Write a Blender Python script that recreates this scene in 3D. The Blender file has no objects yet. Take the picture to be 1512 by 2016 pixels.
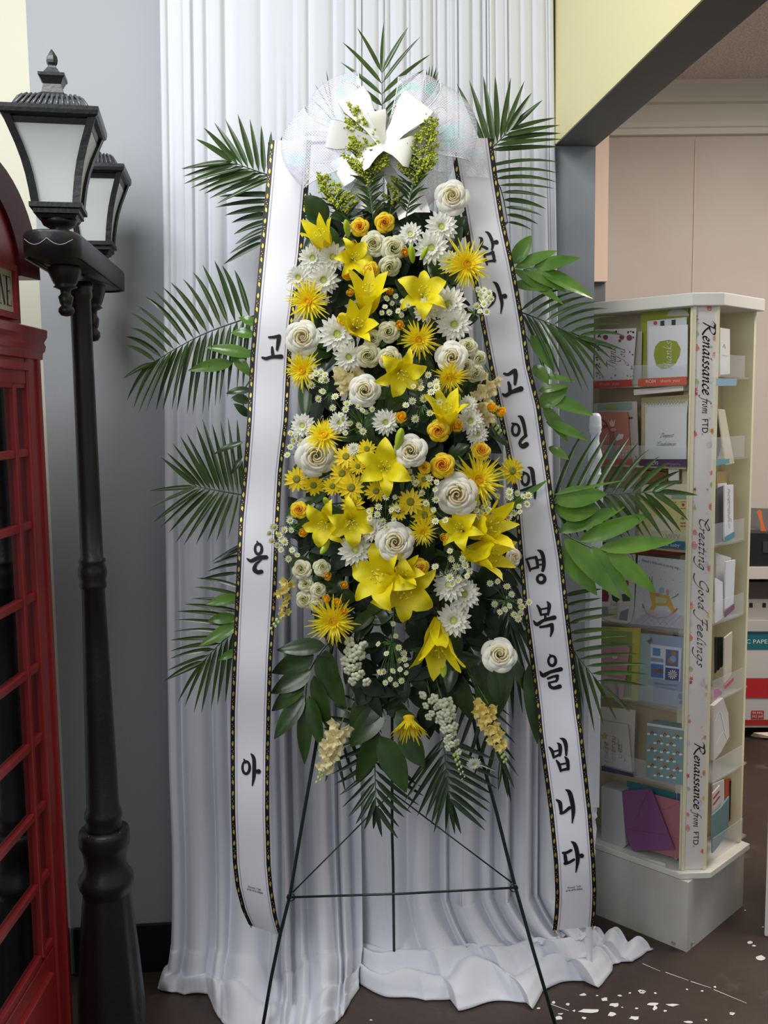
import bpy, bmesh, math, random
from mathutils import Vector, Matrix, Euler
random.seed(7)
PI = math.pi
SC = bpy.context.scene
COL = SC.collection
# ---------------------------------------------------------------- camera
FPX = 1900.0
CAMH = 1.45
cam_d = bpy.data.cameras.new('camera'); cam = bpy.data.objects.new('camera', cam_d); COL.objects.link(cam)
CM = Euler((PI/2 - math.atan(203/1900), 0, 0)).to_matrix() @ Matrix.Rotation(-0.012, 3, 'Z')
cam.matrix_world = Matrix.Translation((0, 0, CAMH)) @ CM.to_4x4()
cam_d.sensor_fit = 'VERTICAL'; cam_d.sensor_height = 36; cam_d.lens = 36*FPX/2016
cam_d.clip_start = 0.05
SC.camera = cam
CAMP = Vector((0, 0, CAMH))
# ---------------------------------------------------------------- light and exposure
W = bpy.data.worlds.new('world'); SC.world = W; W.use_nodes = True
bg = W.node_tree.nodes['Background']; bg.inputs[0].default_value = (0.90, 0.95, 1.0, 1); bg.inputs[1].default_value = 0.33
def area(name, loc, rot, sx, sy, power, col):
    l = bpy.data.lights.new(name, 'AREA'); l.shape = 'RECTANGLE'; l.size = sx; l.size_y = sy; l.energy = power; l.color = col
    o = bpy.data.objects.new(name, l); o.location = loc; o.rotation_euler = rot; COL.objects.link(o); return o
area('ceiling_light_near', (-0.75, 1.15, 2.85), (math.radians(10), math.radians(-12), 0), 0.9, 0.6, 27, (0.96, 0.98, 1.0))
area('shop_window_light', (-1.75, -1.1, 2.35), (math.radians(64), 0, math.radians(-38)), 2.0, 1.3, 44, (0.96, 0.98, 1.0))
area('ceiling_light_far', (1.9, 2.7, 2.85), (0, 0, 0), 1.2, 1.2, 62, (1.0, 0.90, 0.81))
SC.view_settings.view_transform = 'Standard'; SC.view_settings.look = 'None'
SC.view_settings.gamma = 1.0; SC.view_settings.use_curve_mapping = False
SC.view_settings.exposure = 0.0
# ---------------------------------------------------------------- photograph pixel (1512 x 2016) -> point at a real depth
def ray(x, y): return CM @ Vector(((x-756)/FPX, -(y-1008)/FPX, -1))
def P(x, y, Y):
    d = ray(x, y); return CAMP + d*(Y/d.y)
def F(x, y, z=0.0):
    d = ray(x, y); return CAMP + d*((z-CAMH)/d.z)
def on_plane(p0, n):
    p0 = Vector(p0); n = Vector(n).normalized()
    def f(x, y, off=0.0):
        d = ray(x, y); q = p0 + n*off
        return CAMP + d*((q-CAMP).dot(n)/d.dot(n))
    f.n = n
    return f
# ---------------------------------------------------------------- materials
def lin(c):
    if isinstance(c, str):
        c = c.lstrip('#'); c = [int(c[i:i+2], 16)/255 for i in (0, 2, 4)]
    return tuple((v/12.92 if v <= .04045 else ((v+.055)/1.055)**2.4) for v in c[:3]) + (1,)
_M = {}
def mat(name, c, rough=.5, c2=None, scale=20, metal=0, bump=0, bscale=60, coat=0, emit=0, alpha=1, trans=0, stretch=None, spec=.5, tl=0, sss=0):
    if name in _M: return _M[name]
    m = bpy.data.materials.new(name); m.use_nodes = True; nt = m.node_tree; b = nt.nodes['Principled BSDF']
    b.inputs['Base Color'].default_value = lin(c); b.inputs['Roughness'].default_value = rough; b.inputs['Metallic'].default_value = metal
    b.inputs['Specular IOR Level'].default_value = spec
    if coat: b.inputs['Coat Weight'].default_value = coat; b.inputs['Coat Roughness'].default_value = .15
    if alpha < 1: b.inputs['Alpha'].default_value = alpha
    if trans: b.inputs['Transmission Weight'].default_value = trans
    if sss:
        b.inputs['Subsurface Weight'].default_value = sss; b.inputs['Subsurface Radius'].default_value = (.01, .008, .004); b.inputs['Subsurface Scale'].default_value = 1
    if emit: b.inputs['Emission Color'].default_value = lin(c); b.inputs['Emission Strength'].default_value = emit
    tc = nt.nodes.new('ShaderNodeTexCoord'); mp = nt.nodes.new('ShaderNodeMapping'); nt.links.new(tc.outputs['Object'], mp.inputs['Vector'])
    if stretch: mp.inputs['Scale'].default_value = stretch
    if c2:
        n = nt.nodes.new('ShaderNodeTexNoise'); n.inputs['Scale'].default_value = scale; n.inputs['Detail'].default_value = 4
        r = nt.nodes.new('ShaderNodeValToRGB'); r.color_ramp.elements[0].position = .35; r.color_ramp.elements[1].position = .65
        r.color_ramp.elements[0].color = lin(c); r.color_ramp.elements[1].color = lin(c2)
        nt.links.new(mp.outputs[0], n.inputs['Vector']); nt.links.new(n.outputs['Fac'], r.inputs[0]); nt.links.new(r.outputs[0], b.inputs['Base Color'])
    if bump:
        n = nt.nodes.new('ShaderNodeTexNoise'); n.inputs['Scale'].default_value = bscale; n.inputs['Detail'].default_value = 5
        bp = nt.nodes.new('ShaderNodeBump'); bp.inputs['Strength'].default_value = bump; bp.inputs['Distance'].default_value = .01
        nt.links.new(mp.outputs[0], n.inputs['Vector']); nt.links.new(n.outputs['Fac'], bp.inputs['Height']); nt.links.new(bp.outputs[0], b.inputs['Normal'])
    if tl:
        out = nt.nodes['Material Output']; t = nt.nodes.new('ShaderNodeBsdfTranslucent'); x = nt.nodes.new('ShaderNodeMixShader'); x.inputs[0].default_value = tl
        t.inputs[0].default_value = lin(c)
        if b.inputs['Base Color'].links: nt.links.new(b.inputs['Base Color'].links[0].from_socket, t.inputs[0])
        nt.links.new(b.outputs[0], x.inputs[1]); nt.links.new(t.outputs[0], x.inputs[2]); nt.links.new(x.outputs[0], out.inputs[0])
    _M[name] = m; return m
# ---------------------------------------------------------------- mesh helpers
class MB:
    def __init__(s): s.v = []; s.f = []; s.m = []; s.smooth = True
    def add(s, vs, fs, mi=0):
        o = len(s.v); s.v += [Vector(v) for v in vs]; s.f += [tuple(i+o for i in f) for f in fs]; s.m += [mi]*len(fs); return s
    def grid(s, rows, mi=0, close=False):
        nr = len(rows); nc = len(rows[0]); fs = []
        for i in range(nr-1):
            for j in range(nc if close else nc-1):
                a = i*nc+j; b = i*nc+(j+1) % nc; fs.append((a, b, b+nc, a+nc))
        return s.add([p for r in rows for p in r], fs, mi)
    def tube(s, pts, r, n=6, mi=0, cap=True):
        pts = [Vector(p) for p in pts]; rs = r if isinstance(r, (list, tuple)) else [r]*len(pts); rows = []
        ref = None
        for i, p in enumerate(pts):
            t = (pts[min(i+1, len(pts)-1)] - pts[max(i-1, 0)])
            if t.length < 1e-9: t = Vector((0, 0, 1))
            t.normalize()
            if ref is None: ref = Vector((0, 0, 1)) if abs(t.z) < .9 else Vector((1, 0, 0))
            a = t.cross(ref)
            if a.length < 1e-6: a = t.cross(Vector((0, 1, 0)))
            a.normalize(); b = t.cross(a); ref = -t.cross(a).cross(t) if False else b.cross(t)*-1 if False else ref
            rows.append([p + (a*math.cos(k*2*PI/n) + b*math.sin(k*2*PI/n))*rs[i] for k in range(n)])
        s.grid(rows, mi, True)
        if cap:
            o = len(s.v)-len(rows)*n; s.f.append(tuple(o+k for k in range(n))[::-1]); s.m.append(mi)
            o = len(s.v)-n; s.f.append(tuple(o+k for k in range(n))); s.m.append(mi)
        return s
    def lathe(s, prof, c=(0, 0, 0), n=24, mi=0, sq=0, rot=0):
        c = Vector(c); rows = []
        for r, z in prof:
            rows.append([c + Vector((r*math.cos(rot+k*2*PI/n), r*math.sin(rot+k*2*PI/n), z)) for k in range(n)])
        return s.grid(rows, mi, True)
    def box(s, c, size, rot=0, mi=0):
        c = Vector(c); R = Matrix.Rotation(rot, 3, 'Z'); x, y, z = [q/2 for q in size]
        vs = [c + R @ Vector((a*x, b*y, d*z)) for d in (-1, 1) for b in (-1, 1) for a in (-1, 1)]
        return s.add(vs, [(0, 2, 3, 1), (4, 5, 7, 6), (0, 1, 5, 4), (2, 6, 7, 3), (0, 4, 6, 2), (1, 3, 7, 5)], mi)
    def prism(s, base, ext, mi=0):
        n = len(base); e = Vector(ext); vs = [Vector(b) for b in base] + [Vector(b)+e for b in base]
        return s.add(vs, [tuple(range(n))[::-1], tuple(range(n, 2*n))] + [(i, (i+1) % n, (i+1) % n+n, i+n) for i in range(n)], mi)
    def bar(s, a, b, w, h, up=(0, 0, 1), mi=0):
        a = Vector(a); b = Vector(b); t = (b-a).normalized(); u = Vector(up); x = t.cross(u).normalized()*w/2; u = x.cross(t).normalized()*h/2
        return s.prism([a-x-u, a+x-u, a+x+u, a-x+u], b-a, mi)
def mesh_of(name, mb, mats):
    me = bpy.data.meshes.new(name); me.from_pydata([tuple(v) for v in mb.v], [], mb.f)
    for m in (mats if isinstance(mats, (list, tuple)) else [mats]): me.materials.append(m)
    if any(mb.m): me.polygons.foreach_set('material_index', mb.m)
    if mb.smooth: me.polygons.foreach_set('use_smooth', [True]*len(me.polygons))
    me.update(); return me
def tag(o, label=None, cat=None, group=None, kind=None):
    if label: o['label'] = label
    if cat: o['category'] = cat
    if group: o['group'] = group
    if kind: o['kind'] = kind
    return o
def root(name, loc, label, cat, group=None):
    o = bpy.data.objects.new(name, None); o.empty_display_size = .02; o.location = Vector(loc); COL.objects.link(o)
    return tag(o, label, cat, group)
def top_loc(o):
    while o.parent: o = o.parent
    return o.location.copy()
def part(name, mb, mats, parent=None, kind=None, label=None, bevel=0, flat=False):
    """world-space mesh; under a thing its vertices are stored relative to the thing's base"""
    if flat: mb.smooth = False
    if parent:
        L = top_loc(parent); mb.v = [v-L for v in mb.v]
    o = bpy.data.objects.new(name, mesh_of(name, mb, mats)); COL.objects.link(o)
    if parent: o.parent = parent
    if kind: o['kind'] = kind
    if label: o['label'] = label
    if bevel:
        b = o.modifiers.new('bevel', 'BEVEL'); b.width = bevel; b.segments = 2; b.limit_method = 'ANGLE'
    return o
def child(name, me, parent, kind=None, label=None):
    o = bpy.data.objects.new(name, me); COL.objects.link(o); o.parent = parent
    if kind: o['kind'] = kind
    if label: o['label'] = label
    return o
def lerp(a, b, t): return a + (b-a)*t
def interp(tab, x):
    if x <= tab[0][0]: return tab[0][1]
    for (a, va), (b, vb) in zip(tab, tab[1:]):
        if x <= b: return va + (vb-va)*(x-a)/(b-a)
    return tab[-1][1]
def along(pts, t):
    """point at fraction t of a polyline (by length)"""
    pts = [Vector(p) for p in pts]; ls = [(b-a).length for a, b in zip(pts, pts[1:])]; L = sum(ls)*max(0, min(1, t))
    for i, l in enumerate(ls):
        if L <= l or i == len(ls)-1: return pts[i].lerp(pts[i+1], L/l if l else 0)
        L -= l
def smooth_pts(pts, k=6):
    pts = [Vector(p) for p in pts]; out = []
    if len(pts) < 3: return pts
    for i in range(len(pts)-1):
        p0 = pts[max(i-1, 0)]; p1 = pts[i]; p2 = pts[i+1]; p3 = pts[min(i+2, len(pts)-1)]
        for j in range(k):
            t = j/k; out.append(.5*((2*p1)+(-p0+p2)*t+(2*p0-5*p1+4*p2-p3)*t*t+(-p0+3*p1-3*p2+p3)*t**3))
    return out+[pts[-1]]
# ---- flat print: brush strokes, pen strokes, font text, polygons on a surface given as f(px, py, offset)
WK = 1.0
def brush(strokes, surf, off, mb=None):
    """strokes: lists of (x, y, width) in photograph pixels, swept with a round brush"""
    mb = mb or MB(); k = 0
    for st in strokes:
        pts = smooth_pts([Vector(s) for s in st], 5) if len(st) > 2 else [Vector(s) for s in st]
        L = []; R = []; o = off + k*.00002; k += 1
        for i, p in enumerate(pts):
            t = pts[min(i+1, len(pts)-1)]-pts[max(i-1, 0)]; t = Vector((t.x, t.y)); t = t.normalized() if t.length > 1e-6 else Vector((0, 1))
            n = Vector((-t.y, t.x))*p.z*WK/2; L.append((p.x+n.x, p.y+n.y)); R.append((p.x-n.x, p.y-n.y))
        mb.grid([[surf(a[0], a[1], o), surf(b[0], b[1], o)] for a, b in zip(L, R)])
        for e in (0, -1):
            p = pts[e]; r = p.z*WK/2
            c = [surf(p.x+r*math.cos(q*PI/5), p.y+r*math.sin(q*PI/5), o+.00001) for q in range(10)]
            mb.add(c, [tuple(range(10))])
    mb.smooth = False
    return mb
def ring(cx, cy, rx, ry, w, tilt=0, n=14):
    out = []
    for i in range(n+1):
        a = -PI/2 + 2*PI*i/n; x = rx*math.cos(a); y = ry*math.sin(a)
        out.append((cx+x*math.cos(tilt)-y*math.sin(tilt), cy+x*math.sin(tilt)+y*math.cos(tilt), w*(1+.15*math.sin(a+.6))))
    return out
def poly(pts, surf, off, mb=None, mi=0):
    mb = mb or MB(); mb.add([surf(x, y, off) for x, y in pts], [tuple(range(len(pts)))], mi); mb.smooth = False; return mb
def disc(cx, cy, rx, ry, surf, off, mb=None, n=14, a0=0, a1=2*PI, mi=0):
    full = abs(a1-a0-2*PI) < 1e-6; m = n if full else n+1
    return poly([(cx+rx*math.cos(a0+(a1-a0)*i/n), cy+ry*math.sin(a0+(a1-a0)*i/n)) for i in range(m)], surf, off, mb, mi)
_TXT = {}
def font_geo(s):
    if s not in _TXT:
        c = bpy.data.curves.new('t', 'FONT'); c.body = s; c.resolution_u = 3; o = bpy.data.objects.new('t', c); COL.objects.link(o)
        bpy.context.view_layer.update(); dg = bpy.context.evaluated_depsgraph_get(); me = bpy.data.meshes.new_from_object(o.evaluated_get(dg))
        _TXT[s] = ([v.co.copy() for v in me.vertices], [tuple(p.vertices) for p in me.polygons])
        bpy.data.objects.remove(o); bpy.data.curves.remove(c); bpy.data.meshes.remove(me)
    return _TXT[s]
def text(s, org, adv, up, surf, off, mb=None, width=None, shear=0):
    """org = baseline start px, adv = unit direction px, up = up vector px (length = font size)"""
    mb = mb or MB(); v, f = font_geo(s); w = max(q.x for q in v) or 1; size = math.hypot(*up); kx = (width/w) if width else size
    ax = Vector(adv).normalized(); u = Vector(up)
    vs = []
    for q in v:
        p = Vector(org) + ax*((q.x*kx) + shear*q.y*size) + u*q.y; vs.append(surf(p.x, p.y, off))
    mb.add(vs, f); mb.smooth = False; return mb
# pen lettering: each glyph is strokes in a box with x-height 1
G = {
'R': (1.5, [[(-.35, 1.7), (-.1, 2.0), (.35, 1.9), (.25, 1), (.05, 0)], [(.1, 1.85), (.7, 2.15), (1.15, 1.8), (.8, 1.2), (.3, 1.05)], [(.4, 1.05), (.9, .35), (1.5, -.15)]]),
'e': (.62, [[(.08, .5), (.45, .62), (.5, .92), (.28, 1), (.05, .6), (.1, .1), (.35, 0), (.6, .2)]]),
'n': (.78, [[(0, .85), (.14, 1), (.1, 0)], [(.12, .5), (.38, .98), (.55, .9), (.5, .2), (.58, 0), (.75, .15)]]),
'a': (.75, [[(.55, .92), (.3, 1), (.05, .5), (.12, .03), (.35, .15), (.55, .85)], [(.57, 1), (.5, .2), (.58, 0), (.73, .15)]]),
'i': (.4, [[(0, .85), (.15, 1), (.1, .2), (.18, 0), (.35, .15)], [(.2, 1.4), (.23, 1.5)]]),
's': (.5, [[(.45, .88), (.3, 1), (.1, .8), (.35, .4), (.3, .08), (.1, 0), (-.05, .12)]]),
'c': (.58, [[(.48, .85), (.3, 1), (.05, .55), (.12, .08), (.35, 0), (.55, .2)]]),
'f': (.5, [[(.85, 1.85), (.6, 2), (.35, 1.4), (.12, -.4), (-.2, -.8), (-.4, -.6)], [(.0, .98), (.6, 1.02)]]),
'r': (.5, [[(0, .85), (.14, 1), (.1, 0)], [(.12, .5), (.32, .98), (.5, .9)]]),
'o': (.66, [[(.3, 1), (.05, .5), (.25, 0), (.52, .5), (.3, 1), (.45, .95)]]),
'm': (1.2, [[(0, .85), (.14, 1), (.1, 0)], [(.12, .5), (.35, .98), (.5, .85), (.48, 0)], [(.5, .5), (.75, .98), (.92, .85), (.9, .15), (.98, 0), (1.15, .15)]]),
't': (.5, [[(.3, 1.6), (.12, .2), (.22, 0), (.42, .15)], [(0, 1), (.5, 1.02)]]),
'g': (.72, [[(.55, .92), (.3, 1), (.05, .5), (.15, .05), (.38, .15), (.57, .95), (.4, -.6), (0, -1.1), (-.5, -.9)]]),
'l': (.4, [[(.4, 1.9), (.2, 1.4), (.1, .2), (.18, 0), (.38, .15)]]),
'd': (.75, [[(.5, .92), (.3, 1), (.05, .5), (.12, .03), (.35, .15), (.6, 1.5), (.75, 2.1)], [(.62, 1), (.5, .2), (.58, 0), (.73, .15)]]),
'h': (.75, [[(.3, 1.9), (.15, 1.2), (.1, 0)], [(.12, .5), (.38, .98), (.55, .9), (.5, .2), (.58, 0), (.75, .15)]]),
'k': (.7, [[(.3, 1.9), (.15, 1.2), (.1, 0)], [(.5, 1), (.15, .5), (.55, 0), (.7, .1)]]),
'u': (.75, [[(0, .9), (.12, .95), (.1, .2), (.25, 0), (.5, .3), (.58, 1)], [(.58, 1), (.55, .15), (.72, .1)]]),
'y': (.75, [[(0, .9), (.12, .95), (.1, .2), (.25, 0), (.5, .3), (.6, 1), (.4, -.6), (0, -1.1), (-.3, -.8)]]),
'p': (.7, [[(.1, 1), (.0, 0), (-.1, -.9)], [(.1, .7), (.4, 1), (.6, .6), (.35, .05), (.05, .15)]]),
'T': (1.0, [[(0, 1.8), (.4, 2.0), (1.1, 2.0)], [(.65, 2.0), (.5, .6), (.3, 0), (.0, .1)]]),
'Y': (1.0, [[(0, 1.9), (.2, 1.2), (.5, 1.0), (.8, 1.9)], [(.85, 2), (.6, .2), (.1, -.9), (-.2, -.5), (.5, .1)]]),
'C': (1.1, [[(.9, 1.5), (1.1, 1.9), (.8, 2.1), (.3, 1.4), (.25, .3), (.7, 0), (1.1, .4)], [(.9, 1.5), (.6, 1.2), (-.2, 1.9)]]),
'G': (1.2, [[(1.0, 1.6), (1.1, 2.0), (.7, 2.1), (.2, 1.3), (.3, .4), (.8, .3), (1.1, 1.0)], [(1.1, 1.0), (.9, -.4), (.3, -1.1), (-.3, -.9)]]),
'D': (1.1, [[(.3, 2), (.2, 0), (.6, 0), (1.0, .8), (.8, 1.8), (.2, 2.0)]]),
'S': (.9, [[(.8, 1.7), (.5, 2), (.2, 1.5), (.6, .8), (.5, .1), (.1, 0), (-.1, .3)]]),
'F': (.9, [[(.1, 2.0), (.6, 2.1), (1.2, 2.1)], [(.6, 2.05), (.5, 1), (.2, -.6), (-.2, -.9), (-.4, -.6)], [(.3, 1), (.9, 1.1)]]),
' ': (.5, []),
}
def pen(s, org, adv, up, xh, surf, off, nib=.16, ang=.7, shear=.25, width=None, mb=None):
    """broad-nib lettering; org baseline px, adv/up unit vectors px, xh = x-height px"""
    mb = mb or MB(); A = Vector(adv).normalized(); U = Vector(up).normalized(); x = 0
    tot = sum(G[c][0]+.08 for c in s); kx = (width/tot) if width else xh
    N = (A*math.cos(ang)+U*math.sin(ang))*nib*xh/2 + (A*math.sin(ang)-U*math.cos(ang))*0
    T = (A*-math.sin(ang)+U*math.cos(ang))*nib*xh*.16
    k = 0
    for ch in s:
        w, sts = G[ch]
        for st in sts:
            pts = smooth_pts([Vector((a, b)) for a, b in st], 4); rows = []
            o = off + k*1e-5; k += 1
            for q in pts:
                c = Vector(org) + A*((x+q.x)*kx + shear*q.y*xh) + U*q.y*xh
                rows.append([surf(*(c-N-T), o), surf(*(c-N+T), o), surf(*(c+N+T), o), surf(*(c+N-T), o)])
            mb.grid(rows, 0, True)
        x += w+.08
    mb.smooth = False
    return mb
def slab(pts, surf, off, thick, mb=None):
    """a flat board or card: outline in px on the surface, real thickness behind it"""
    mb = mb or MB(); a = [surf(x, y, off) for x, y in pts]; mb.prism(a, -surf.n*thick); mb.smooth = False; return mb
# ================================================================ the setting
m_wall = mat('grey wall paint', '#a9adb1', .6, bump=.05, bscale=200)
m_cream = mat('cream wall paint', '#dcd9c4', .6, bump=.05, bscale=200)
m_yellow = mat('yellow wall paint', '#e8deab', .6, bump=.08, bscale=150)
m_dark = mat('charcoal grey paint', '#62625f', .6, bump=.05, bscale=150)
m_jamb = mat('jamb grey paint', '#9da2a6', .6, bump=.05, bscale=150)
m_pink = mat('beige pink wall paint', '#cfc6bd', .7, '#c8beb4', 2.0, bump=.05, bscale=120)
m_white = mat('white gloss paint', '#eceef0', .3, bump=.03)
m_base = mat('black baseboard', '#1c1a1a', .4)
def floor_material():
    m = mat('dark painted concrete floor', '#3c302a', .42, '#4a3d35', 3.0, bump=.15, bscale=40)
    nt = m.node_tree; b = nt.nodes['Principled BSDF']; tc = nt.nodes.new('ShaderNodeTexCoord')
    def chips(scale, lo, hi, mask_scale, mlo, mhi, seed):
        n = nt.nodes.new('ShaderNodeTexNoise'); n.inputs['Scale'].default_value = scale; n.inputs['Detail'].default_value = 3; n.inputs['Roughness'].default_value = .6
        n.noise_dimensions = '4D'; n.inputs['W'].default_value = seed
        r = nt.nodes.new('ShaderNodeValToRGB'); r.color_ramp.elements[0].position = lo; r.color_ramp.elements[1].position = hi
        n2 = nt.nodes.new('ShaderNodeTexNoise'); n2.inputs['Scale'].default_value = mask_scale; n2.noise_dimensions = '4D'; n2.inputs['W'].default_value = seed+3
        r2 = nt.nodes.new('ShaderNodeValToRGB'); r2.color_ramp.elements[0].position = mlo; r2.color_ramp.elements[1].position = mhi
        mul = nt.nodes.new('ShaderNodeMath'); mul.operation = 'MULTIPLY'
        for a in (n, n2): nt.links.new(tc.outputs['Object'], a.inputs['Vector'])
        nt.links.new(n.outputs['Fac'], r.inputs[0]); nt.links.new(n2.outputs['Fac'], r2.inputs[0])
        nt.links.new(r.outputs[0], mul.inputs[0]); nt.links.new(r2.outputs[0], mul.inputs[1]); return mul.outputs[0]
    src = b.inputs['Base Color'].links[0].from_socket
    mx = nt.nodes.new('ShaderNodeMixRGB'); nt.links.new(chips(9, .60, .72, 1.3, .45, .6, 5.0), mx.inputs[0]); nt.links.new(src, mx.inputs[1]); mx.inputs[2].default_value = lin('#63564c')
    nt.links.new(mx.outputs[0], b.inputs['Base Color'])
    return m
m_floor = floor_material()
WALL_K = 0.09
def wallY(x): return 2.385 + WALL_K*(x+0.62)
part('floor', MB().box((0.8, 2.2, -.03), (7.4, 8.4, .06)), m_floor, kind='structure', flat=True)
# paint chips worn through to white on the floor (right foreground)
chipm = mat('white paint chips', '#e9e6e0', .5)
mb = MB()
rc = random.Random(3)
chip_px = [(1148, 1958, 9, 3), (1190, 1967, 7, 4), (1209, 1978, 10, 5), (1160, 1990, 22, 4), (1205, 1997, 8, 6), (1286, 1977, 12, 3), (1266, 1953, 6, 3), (1290, 1984, 5, 6), (1248, 2004, 12, 4), (1322, 1978, 14, 3), (1264, 1952, 8, 4), (1118, 1977, 4, 3), (1090, 1973, 5, 3), (1060, 1985, 4, 2), (1310, 1990, 5, 2), (1240, 1955, 3, 2), (1150, 2004, 6, 3), (1100, 2004, 9, 4), (1104, 1996, 6, 2), (1355, 2012, 10, 3), (1390, 2008, 3, 2), (1440, 1994, 4, 2), (1442, 1996, 6, 3), (1175, 1960, 3, 1.5), (1220, 1960, 5, 2), (1408, 1943, 3, 2), (1382, 1951, 3, 2), (1353, 1948, 3, 2), (1477, 1855, 7, 4), (1484, 1862, 5, 2), (1497, 1886, 10, 6), (1467, 1792, 2, 1.5), (1502, 1825, 2, 1.5), (730, 2008, 4, 1.5), (1130, 1990, 4, 2), (1290, 1955, 3, 2), (1225, 1983, 2, 1.5), (1253, 1985, 4, 2)]
for cx, cy, rx, ry in chip_px:
    n = 9; pts = []
    for i in range(n):
        a = 2*PI*i/n; q = .55+.6*rc.random(); pts.append(F(cx+rx*q*math.cos(a), cy+ry*q*math.sin(a), .0006))
    mb.add(pts, [tuple(range(n))[::-1]])
for x0, y0, x1, y1 in [(1265, 1897, 1300, 1912), (1310, 1914, 1355, 1930), (1360, 1932, 1400, 1945), (1405, 1948, 1470, 1975), (1080, 1975, 1120, 1990)]:
    a = F(x0, y0, .0006); b = F(x1, y1, .0006); w = Vector((0, .0016, 0)); mb.add([a-w, b-w*.5, b+w*.5, a+w], [(0, 1, 2, 3)])
part('paint_chips', mb, chipm, kind='structure', flat=True)
def wallseg(name, p, q, z0, z1, th, m):
    p = Vector((p[0], p[1], 0)); q = Vector((q[0], q[1], 0)); d = (q-p).normalized(); n = Vector((-d.y, d.x, 0))*th
    return part(name, MB().prism([p+Vector((0, 0, z0)), q+Vector((0, 0, z0)), q+n+Vector((0, 0, z0)), p+n+Vector((0, 0, z0))], (0, 0, z1-z0)), m, kind='structure', flat=True)
XC = -0.822          # corner between cream and grey
XJ0, XJ1 = 0.43, 0.532   # jamb of the opening
YJ = wallY(XJ0)-.03
wallseg('wall_back', (XC, wallY(XC)), (XJ0, wallY(XJ0)), 0, 3.05, .1, m_wall)
wallseg('wall_left', (-1.75, wallY(XC)-.10), (XC, wallY(XC)), 0, 3.05, .1, m_cream)
wallseg('baseboard_back', (XC+.01, wallY(XC)-.014), (XJ0-.02, wallY(XJ0)-.016), 0, .128, .012, m_base)
wallseg('baseboard_left', (-1.6, wallY(XC)-.112), (XC-.002, wallY(XC)-.014), 0, .128, .012, m_base)
part('wall_jamb', MB().prism([(XJ0, YJ, 0), (XJ1, YJ+.008, 0), (XJ1-.01, YJ+.13, 0), (XJ0-.01, YJ+.12, 0)], (0, 0, 2.086)), m_jamb, kind='structure', flat=True)
ZB = 2.086
d = Vector((.10, -1, 0)); a0 = Vector((XJ0-.012, YJ+.12, ZB)); a1 = Vector((XJ1-.012, YJ+.128, ZB)); L = 2.5
part('wall_header', MB().prism([a0, a1, a1+d*L, a0+d*L], (0, 0, .964)), m_dark, kind='structure', flat=True)
n = Vector((-1, -.10, 0)).normalized()*.004
part('wall_right', MB().prism([a0+n, a0, a0+d*L, a0+d*L+n], (0, 0, .964)), m_yellow, kind='structure', flat=True)
# far room
part('wall_far', MB().box((2.0, 4.6, 1.5), (4.6, .1, 3.1)), m_pink, kind='structure', flat=True)
part('wall_far_left', MB().box((.53, 3.75, 1.5), (.1, 1.6, 3.1)), m_pink, kind='structure', flat=True)
X1 = P(1201, 400, 4.0).x
part('wall_far_return', MB().box(((.6+X1)/2, 4.28, (3.05+P(1190, 552, 4.0).z)/2), (X1-.6, .5, 3.05-P(1190, 552, 4.0).z)), mat('pale pink paint', '#d3bfae', .7), kind='structure', flat=True)
part('wall_far_niche', MB().box(((.6+X1)/2+.0, 4.3, P(1190, 552, 4.0).z/2), (X1-.602, .48, P(1190, 552, 4.0).z-.004)), mat('slate niche', '#5b6064', .6), kind='structure', flat=True)
zc0 = P(1300, 262, 4.5).z; zc1 = P(1350, 163, 4.5).z
prof = [(0, zc0), (-.03, zc0), (-.03, zc0+.025), (-.04, zc0+.03), (-.045, zc0+.05), (-.02, zc0+.055), (-.025, zc0+.13), (-.05, zc0+.135), (-.055, zc0+.15), (-.07, zc0+.16), (-.085, zc0+.19), (-.095, zc1), (0, zc1)]
mb = MB(); mb.prism([Vector((X1, 4.55+a, z)) for a, z in prof], (3.0, 0, 0))
part('trim_crown', mb, mat('crown moulding white', '#d9d5c8', .5), kind='structure', flat=True)
m_ceil = mat('textured ceiling', '#dccfc9', .8, '#b9aaa4', 130, bump=.5, bscale=140)
part('ceiling', MB().box((2.4, 3.2, zc1+.05), (3.9, 3.0, .1)), m_ceil, kind='structure', flat=True)
part('wall_far_seam', MB().box((P(1366, 500, 4.54).x, 4.548, 1.35), (.006, .006, 2.6)), mat('seam', '#d2c4b5', .6), kind='structure', flat=True)
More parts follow.
